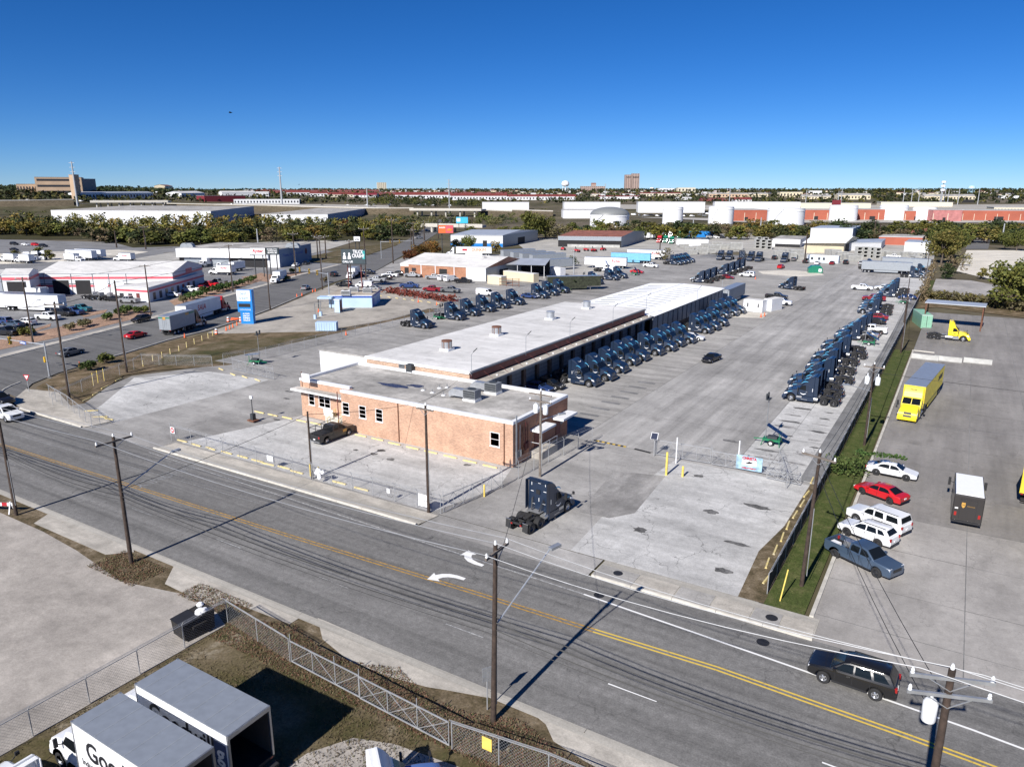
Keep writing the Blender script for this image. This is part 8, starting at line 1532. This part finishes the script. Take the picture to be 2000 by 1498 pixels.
SH = [shrub(31), shrub(32, 'leaf_olive'), shrub(33, 'leaf_dry')]
index_kids(None); r2 = random.Random(77)
def grow(kind, loc, sc, label, group, cat='tree'):
    src = r2.choice(P_[kind]); c = copy_tree(src, loc, r2.uniform(0, 6.28), label, cat, group, None, (), (sc * r2.uniform(.85, 1.15), sc * r2.uniform(.85, 1.15), sc)); c.name = 'tree'; return c
def thicket(n, xr, yr, kinds, sc, label, group, fn=G, wide=1.45):
    for i in range(n):
        X = xr[0] + (xr[1] - xr[0]) * (i + r2.random()) / n; Y = yr(X) if callable(yr) else r2.uniform(*yr); p = fn(X, Y); c = grow(r2.choice(kinds), p, sc * r2.uniform(.7, 1.2), f'{label}, {ORD[i]} from the left', group); c.scale = (c.scale[0] * wide, c.scale[1] * wide, c.scale[2])
def thicket_mass(name, n, xr, yr, mats, sc, label, fn=G, seed=5):
    """a close scrub that reads as one"""
    r_ = random.Random(seed); b = MB()
    for i in range(n):
        X = xr[0] + (xr[1] - xr[0]) * (i + r_.random()) / n; Y = r_.uniform(*yr); p = fn(X, Y); z = p[2] if len(p) > 2 else 0; s_ = sc * r_.uniform(.7, 1.25); mt = r_.choice(mats)
        for k in range(8): leaf_cloud(b, (p[0] + r_.gauss(0, 2.4) * s_, p[1] + r_.gauss(0, 2.4) * s_, z + r_.uniform(1., 6.5) * s_), 1.9 * s_, 24, .5 * s_, mt, r_)
    tag(b.build(name, sharp=None), label, 'scrub', kind='stuff')
K = ('olive', 'olive', 'olive', 'dark', 'dark', 'dry', 'yellow')
thicket(58, (-20, 470), lambda X: r2.uniform(456, 462) + (X > 180) * 13 + (X > 250) * 4, K, 1.1, 'small olive tree along the front of the west thicket', 'front trees of the west thicket')
thicket_mass('west_thicket', 110, (-20, 820), (446, 457), ('leaf_olive', 'leaf_olive', 'leaf_dark', 'leaf_yellow'), 1.35, 'dense olive scrub inside the west thicket', G, 6)
thicket(40, (430, 800), lambda X: r2.uniform(462, 476) - (X - 430) * .018, K, 1.1, 'olive tree behind the pale field', 'trees behind the pale field')
for i_, (X, Y, k) in enumerate(((660, 447, 'rust'), (672, 446, 'rust'), (692, 447, 'rust'), (742, 445, 'yellow'), (752, 443, 'yellow'), (790, 445, 'rust'), (775, 452, 'yellow'))): grow(k, G(X, Y), 1.0, f'autumn {k} tree by the dark warehouse end, {ORD[i_]} of seven', 'autumn trees by the second warehouse')
thicket_mass('bank_scrub', 36, (-20, 330), (420, 436), ('leaf_dark', 'leaf_olive'), 1.0, 'dark scrub below the highway bank', G, 7)
thicket_mass('avenue_scrub', 70, (735, 1010), (426, 444), ('leaf_olive', 'leaf_dark', 'leaf_dry'), .8, 'olive scrub about the avenue and below the highway', G, 9); thicket_mass('yard_scrub', 60, (930, 1480), (404, 420), ('leaf_dark', 'leaf_olive'), .8, 'dark scrub between the far white warehouses', G, 10)
thicket(26, (910, 1150), lambda X: r2.uniform(454, 463), ('olive', 'olive', 'dry'), .62, 'low scrub tree before the tank yard', 'scrub trees before the tank yard')
thicket(96, (1120, 2010), lambda X: r2.uniform(452, 469), K, 1.12, 'olive tree in the belt before the tanks', 'tree belt before the tanks')
thicket(26, (1480, 2010), lambda X: r2.uniform(468, 476), ('dark', 'olive', 'dark', 'dry'), 1.1, 'tree in the belt behind the culverts', 'front trees of the belt')
thicket_mass('bridge_scrub', 40, (720, 940), (398, 405), ('leaf_olive', 'leaf_dark'), 1.2, 'dark scrub beyond the highway bridge', GT, 8)
for (X, Y, k, s_, lb) in ((1040, 468, 'big', 1.55, 'tall ragged tree left of the domed tank, nearest the works'), (1065, 467, 'big', 1.25, 'tall thin tree beside the ragged one'), (1090, 469, 'dry', 1.7, 'brown tall tree behind the rusty shed'), (1120, 463, 'dry', 1.0, 'bare tree before the domed tank'), (800, 514, 'bigdark', .62, 'reddish round tree at the garage corner, first'), (822, 508, 'bigdark', .75, 'reddish round tree at the garage corner, second'), (845, 503, 'bigdark', .85, 'reddish tree behind the garage roof'), (893, 497, 'big', .65, 'green round tree left of the lettered trailer'), (915, 494, 'big', .72, 'green round tree behind the lettered trailer'), (968, 494, 'yellow', .8, 'small yellowing tree right of the lettered trailer'), (1299, 510, 'dry', .85, 'lone dry tree beside the cluster of four tractors'), (1120, 520, 'dark', .5, 'small palm like tree among red machines'),
 (1838, 515, 'big', 1.25, 'large autumn green tree behind the yard corner, nearest'), (1856, 505, 'big', 1.35, 'large autumn green tree behind the yard corner, middle'), (1835, 490, 'big', 1.35, 'large autumn green tree behind the yard corner, farthest'), (1862, 535, 'dry', 1.0, 'brown tree at the foot of the yard corner clump'), (1880, 520, 'dry', .9, 'brown tree right of the yard corner clump'), (1848, 545, 'dark', .7, 'dark brush tree over the grass edge'), (1975, 605, 'big', 1.1, 'broad green tree at the right-hand edge above the carport'), (1998, 600, 'big', 1.05, 'broad green tree cut by the right-hand edge'), (1985, 490, 'big', .95, 'round green tree beside the side street'), (1962, 488, 'big', .8, 'second round green tree beside the side street'), (1917, 545, 'olive', .5, 'small bush tree on the pale ground'), (28, 510, 'olive', .6, 'round bush tree before the bus lot, first'), (75, 508, 'olive', .75, 'round bush tree before the bus lot, second'), (98, 508, 'olive', .6, 'round bush tree before the bus lot, third')):
    grow(k, G(X, Y), s_, lb, None)
for i, (X, Y, s_, k) in enumerate(((172, 724, 1.5, 0), (208, 710, 1.6, 1), (136, 646, 1.4, 2), (162, 640, 1.4, 2), (172, 637, 1.3, 2), (209, 626, 1.6, 0), (236, 617, 1.6, 0), (248, 612, 1.8, 0), (272, 612, 1.5, 0), (282, 611, 1.5, 1), (358, 592, 1.6, 2), (371, 586, 1.7, 0), (388, 581, 1.7, 0), (404, 576, 2.2, 0), (424, 571, 2.0, 0), (436, 568, 1.8, 0), (448, 564, 1.8, 0), (460, 561, 1.7, 0), (474, 557, 1.6, 0), (485, 553, 1.6, 0), (495, 549, 1.6, 0), (54, 657, 1.8, 1), (634, 552, 1.5, 2), (560, 549, 1.6, 0), (573, 534, 1.6, 0))):
    c = copy_tree(SH[k], (*G(X, Y), .02), r2.uniform(0, 6.28), f'clipped round shrub by the cross street, {ORD[i]} going up from the junction', 'shrub', 'shrubs by the cross street', None, (), s_); c.name = 'shrub'
# brushwood bank and ivy
def mass(name, label, pts, n, size, mat, zr, cat, seed):
    r_ = random.Random(seed); b = MB(); P = pts
    for _ in range(n):
        k = r_.randrange(len(P) - 1); t_ = r_.random(); x = P[k][0] + (P[k + 1][0] - P[k][0]) * t_; y = P[k][1] + (P[k + 1][1] - P[k][1]) * t_; w = P[k][2]
        leaf_cloud(b, (x + r_.gauss(0, w), y + r_.gauss(0, w), r_.uniform(*zr)), .5, 5, size, mat, r_)
    return tag(b.build(name, sharp=None), label, cat, kind='stuff')
A, B_, C_ = G(1800, 583), G(1900, 592), G(2020, 612); mass('brushwood', 'brown brushwood bank beyond the carport', [(*A, 1.4), (*B_, 1.4), (*C_, 1.4)], 700, .3, 'leaf_dry', (.1, 2.2), 'brush', 41); mass('brushwood', 'green weeds through the brushwood bank', [(*A, 1.4), (*B_, 1.4), (*C_, 1.4)], 160, .28, 'leaf_olive', (.2, 2.4), 'brush', 42)
A, B_ = G(1800, 590), G(1822, 520); mass('dead_ivy', 'dry vines over the far end of the yard fence', [(*A, .6), (*B_, .6)], 300, .26, 'leaf_dry', (.1, 2.6), 'ivy', 43)
mass('ivy', 'green ivy heaped over the fence and grass strip', [(-9.3, 79.3, .5), (-7.2, 80.2, .45), (-6.4, 80.9, .3)], 130, .13, 'leaf_shrub', (.1, 2.0), 'ivy', 44); a_ = MB(); r_ = random.Random(45)
for i in range(60): t_ = i / 59; leaf_cloud(a_, (-7 + t_ * 4.6, 80.4 + t_ * 1.2, 2.6 - t_ * .2 + r_.uniform(-.2, .2)), .3 * (1.2 - t_), 6, .12, 'leaf_shrub', r_)
tag(a_.build('ivy_strand', sharp=None), 'ivy strand hanging along a cable over the side lot', 'ivy', kind='stuff')
A, B_ = G(760, 572), G(885, 590); mass('scrap_hedge', 'rust red hedge heap behind the wheel stop wall', [(*A, 1.2), (*B_, 1.2)], 420, .26, 'leaf_rustred', (.1, 1.4), 'hedge', 46) if 'leaf_rustred' in SPEC else None
A, B_ = G(1100, 576), G(1150, 553); mass('ivy', 'dark ivy covering the abandoned trailer', [(*A, .5), (*B_, .5)], 10, .3, 'leaf_dark', (.2, 3.8), 'ivy', 47)
# grass and fallen leaves
def blades(name, label, test, n, h, mat, seed, w=.03):
    r_ = random.Random(seed); b = MB()
    for _ in range(n):
        x, y = test(r_); a = r_.uniform(0, 6.28); dx, dy = math.cos(a) * w, math.sin(a) * w; k = h * r_.uniform(.4, 1.4); lx, ly = r_.gauss(0, k * .5), r_.gauss(0, k * .5)
        b.add([(x - dx, y - dy, .0), (x + dx, y + dy, .0), (x + lx, y + ly, k)], [(0, 1, 2)], mat)
    return tag(b.build(name, sharp=None), label, 'grass', kind='stuff')
blades('grass', 'green grass of the strip beside the screened fence', lambda r_: (r_.uniform(-9.1, -6.35), r_.uniform(50, 152) if r_.random() < .5 else r_.uniform(50, 95)), 11000, .055, 'leaf_blade', 51, .03)
def lot(r_):
    while True:
        x, y = r_.uniform(-40, -2), r_.uniform(8, 27)
        if math.sin(x * .7) + math.sin(y * 1.1 + x * .3) + r_.uniform(-1.2, 1.2) > -.4: return x, y
blades('dry_grass', 'dry and green grass of the fenced truck lot', lot, 30000, .14, 'leaf_deadgrass', 52, .03)
def verge(r_):
    while True:
        x = r_.uniform(-60, 2); y = r_.uniform(26.4, 30.6)
        if -46.5 < x < -40.5 and y > 28.6: return x, y
        if x > -40 and y < 30.5 - 1.2 * abs(math.sin(x * .35)): return x, y
        if -56.5 < x < -50.5 and y > 27.5: return x, y
blades('verge_grass', 'weeds and dry tufts along the near verge', verge, 16000, .14, 'leaf_deadgrass', 53, .03)
b = MB(); r_ = random.Random(54)
for _ in range(15000):
    x, y = verge(r_); a = r_.uniform(0, 6.28); s_ = r_.uniform(.02, .065); z = r_.uniform(.0, .08); u = Vector((math.cos(a), math.sin(a), r_.uniform(-.4, .4))) * s_; w = Vector((-math.sin(a), math.cos(a), r_.uniform(-.4, .4))) * s_ * .7; p = Vector((x, y, z)); b.add([p - u, p + w, p + u, p - w], [(0, 1, 2, 3)], 'leaf_brown')
tag(b.build('fallen_leaves', sharp=None), 'brown fallen leaves drifted along the near verge', 'leaves', kind='stuff')
# the far wood to the skyline
b = MB(); r_ = random.Random(61)
for i in range(4200):
    X = r_.uniform(-60, 2060); q_ = r_.random(); Y = 372.3 + 26 * q_ ** 2.2 if X > 460 else 366 + 30 * q_ ** 1.5
    p = GT(X, Y); d = math.hypot(p[0], p[1])
    if d > 9000 or (X < 460 and d < 900): continue
    s_ = min(9, 1.6 + d * .0016); leaf_cloud(b, (p[0], p[1], p[2] + s_ * .7), s_ * 1.3, 7, s_ * .55, 'leaf_dark' if r_.random() < .75 else 'leaf_olive', r_, .65)
tag(b.build('far_wood', sharp=None), 'dark wooded town stretching to the skyline', 'wood', kind='stuff')
b = MB(); r_ = random.Random(62)
for i in range(520):
    X = r_.uniform(-40, 470); p = GT(X, r_.uniform(372, 378)); d = math.hypot(p[0], p[1]); leaf_cloud(b, (p[0], p[1], p[2] + 3.4), 5.0, 16, 1.7, 'leaf_dark', r_, .8)
tag(b.build('hill_wood', sharp=None), 'dark trees along the ridge of the hill', 'wood', kind='stuff')
# ================================================================ signals, barrels and other small things
S('signal_yellow', (.6, .36, .02), rough=.5); S('sign_green_blue', (.05, .12, .4), rough=.5)
def signal(X, Y, h, ax, ay, label, heads, sign=None, mt='galv'):
    x, y = G(X, Y); t = thing('traffic_signal', label, 'traffic signal', (x, y, 0)); MB().cyl((0, 0, 0), (0, 0, h), .16, .12, n=10, m=mt).build('pole', t); MB().cyl((0, 0, h - .4), (ax, ay, h + .1), .11, .06, n=8, m=mt).build('mast_arm', t)
    for k in heads:
        c = (ax * k, ay * k, h - .35 + .5 * k); MB().box(c[0] - .2, c[0] + .2, c[1] - .2, c[1] + .2, c[2] - .75, c[2] + .45, 'signal_yellow').box(c[0] - .13, c[0] + .13, c[1] - .24, c[1] - .2, c[2] - .65, c[2] + .35, 'dark_recess').build('signal_head', t)
    if sign: p = MB().box(ax * .45 - 1.0, ax * .45 + 1.0, ay * .45 - .12, ay * .45 - .08, h - .55, h - .05, 'sign_green_blue').build('street_name', t); lettering(sign, .42, 'decal_white', p, (ax * .45, ay * .45 - .14, h - .3), -math.pi / 2, 1.7, .01)
    return t
t = signal(97, 735, 5.6, -9, -2.5, 'steel traffic signal mast with street name at the junction', (.75,), 'Gembler'); MB().box(-.45, -.1, -.3, .05, 2.3, 3.2, 'signal_yellow').build('signal_head', t)
signal(644, 594, 8.2, -13.0, 2.0, 'long white signal mast reaching over the cross street', (.35, .62, .95)); signal(745, 505, 7.5, 11, 8, 'distant signal mast at the avenue crossing', (.3, .6))
def barrel(X, Y, label, cone=False):
    t = thing('traffic_cone' if cone else 'traffic_barrel', label, 'cone' if cone else 'barrel', (*G(X, Y), .02), 0, 'roadwork cones and barrels')
    if cone: MB().cyl((0, 0, .04), (0, 0, .95), .2, .04, n=10, m='cone_orange').build('cone_body', t); MB().box(-.25, .25, -.25, .25, 0, .04, 'black_plastic').build('base', t)
    else:
        for k in range(4): MB().cyl((0, 0, .06 + k * .27), (0, 0, .32 + k * .27), .33 - .025 * k, .31 - .025 * k, n=12, m=('cone_orange', 'decal_white')[k % 2]).build('band', t)
        MB().cyl((0, 0, 0), (0, 0, .06), .42, n=12, m='tyre').build('base', t)
for i, (X, Y) in enumerate(((446, 629), (470, 629), (423, 653))): barrel(X, Y, f'orange and white traffic barrel near the ticket sign, {ORD[i]} of three')
for i, (X, Y) in enumerate(((442, 646), (449, 643), (455, 640), (463, 636), (580, 580), (590, 578), (611, 571), (616, 570), (361, 660), (156, 717), (676, 655), (622, 610), (817, 591), (853, 596), (1475, 546), (1486, 620), (1493, 618))): barrel(X, Y, f'small orange traffic cone, {ORD[i]} of those listed about the yard and street', True)
t = thing('road_plate_stack', 'orange barricade pieces heaped beside the ticket sign', 'barricade', (*G(460, 627), 0), R(20))
for k in range(3): MB().bar((-1.2, .2 * k, .2 + .2 * k), (1.2, -.2 * k, .5 + .1 * k), .3, .12, 'cone_orange').build('board', t)
x, y = G(57, 765); t = thing('yield_sign', 'triangular yield sign on a leaning pale post at the kerb return', 'sign', (x, y, 0), R(20)); MB().cyl((0, 0, 0), (0, 0, 2.6), .05, n=6, m='galv_post').build('post', t); MB().slab([(-.55, 2.6), (.55, 2.6), (0, 1.65)], -.05, -.02, 'sign_red').build('board', t); MB().slab([(-.33, 2.48), (.33, 2.48), (0, 1.9)], -.06, -.05, 'decal_white').build('face', t)
x, y = -20.1, 30.2; t = thing('road_sign', 'grey back of a road sign beside the leaf litter pole', 'sign', (x, y, 0), R(60)); MB().cyl((0, 0, 0), (0, 0, 2.8), .04, n=6, m='galv_post').build('post', t); MB().box(-.3, .3, -.03, 0, 1.9, 2.8, 'galv').build('board', t)
t = thing('barricade', 'red and white striped barricade and white sheet beside the gravel lot pole', 'barricade', (-73.6, 28.9, 0), R(30))
for k in range(6): MB().box(-1.5 + k * .5, -1.0 + k * .5, -.05, .05, .7, 1.0, ('sign_red', 'decal_white')[k % 2]).build('stripe', t)
for x_ in (-1.3, 1.3): MB().bar((x_, -.4, 0), (x_, 0, 1.1), .08, .08, 'decal_white').bar((x_, .4, 0), (x_, 0, 1.1), .08, .08, 'decal_white').build('leg', t)
MB().box(-2.6, -1.4, -.3, .3, 0, 1.0, 'decal_white').build('white_sheet', t)
b = MB(); r_ = random.Random(5)
for k in range(7): x_, z_ = r_.uniform(-.5, .5), r_.uniform(.2, 1.0); b.lathe([(.001, 0), (.2, .05), (.22, .2), (.08, .4), (.001, .42)], (x_, r_.uniform(-.1, .1), z_), 7, 'decal_white')
x, y = G(641, 935); tag(b.build('plastic_sheet', None, (x, 49.7, .2)), 'crumpled white plastic caught on the sidewalk fence', 'litter')
t = thing('dumpster', 'green dumpster on the pale patch of the upper yard', 'dumpster', (*G(1591, 533), .04), R(20)); MB().slab([(-2.4, 0), (-2.4, 1.6), (-1.2, 2.6), (1.6, 2.6), (2.4, 1.6), (2.4, 0)], -1.4, 1.4, 'truck_green').build('bin', t); MB().box(1.0, 2.0, -1.46, -1.4, .5, 1.5, 'decal_white').build('label_plate', t)
t = thing('steel_rack', 'rust red steel rack beside the cream container', 'rack', (*G(995, 560), .02), R(20))
for x_ in (-3, -1, 1, 3): MB().cyl((x_, 0, 0), (x_, 0, 2.6), .09, n=6, m='rust').build('post', t)
for z_ in (.5, 1.4, 2.3): MB().bar((-3.2, 0, z_), (3.2, 0, z_), .2, .12, 'rust').build('shelf', t)
for i, (X, Y) in enumerate(((1127, 493), (1145, 491), (1160, 492), (1178, 490), (1100, 489))):
    t = thing('farm_machine', f'small red machine before the rusty shed, {ORD[i]} of five', 'machine', (*G(X, Y), .02), R(25 * i), 'red machines before the rusty shed'); MB().box(-1.4, .4, -.7, .7, .6, 1.4, 'sign_red').box(.4, 1.4, -.4, .4, .7, 1.2, 'sign_red').build('body', t); [wheel(t, x_, s_ * .85, .5, .3, rimm='rim_dark', side=s_) for x_ in (-.8, .9) for s_ in (-1, 1)]; MB().bar((-.5, 0, 1.4), (-.9, 0, 2.6), .8, .08, 'unit_dark').build('roll_bar', t)
for i, (X, Y) in enumerate(((100, 575 + 12), (178, 583), (190, 585), (210, 586))):
    t = thing('engine_frame', f'bare truck chassis and scrap in front of the service bays, {ORD[i]} of four', 'chassis', (*G(X, Y), .02), R(20 + 30 * i), 'scrap chassis by the service bays'); MB().box(-2.4, 2.4, -.5, -.38, .6, .85, 'frame_black').box(-2.4, 2.4, .38, .5, .6, .85, 'frame_black').build('rails', t); [wheel(t, x_, s_ * .8, .48, .4, True, 'alu', s_) for x_ in (-1.6, -.4, 2.0) for s_ in (-1, 1)]; MB().box(.6, 1.8, -.5, .5, .85, 1.8, 'alu').build('engine', t)
def bird(X, Y, d, label):
    r_ = Vector(ray(X, Y)).normalized() * d; t = thing('bird', label, 'bird', (r_.x, r_.y, HC + r_.z), R(40)); MB().add([(-.25, 0, 0), (.3, 0, .02), (0, .55, .14), (.1, .5, .12), (0, -.55, .14), (.1, -.5, .12), (0, 0, .06), (0, 0, -.05)], [(0, 6, 2), (6, 1, 3), (6, 3, 2), (0, 4, 6), (6, 5, 1), (6, 4, 5), (0, 7, 1, 6)], 'decal_black').build('body', t)
bird(450, 221, 120, 'small dark bird high in the blue sky'); bird(584, 361, 260, 'small dark bird low over the skyline')
retire(cul); retire(slb)
for l_ in P_.values():
    for o in l_: retire(o)
for o in SH: retire(o)
for o in list(CARS.values()) + [TRACTOR, DAYCAB, GOOD, BOXT, STEP, TRAIL, PUP]: retire(o)
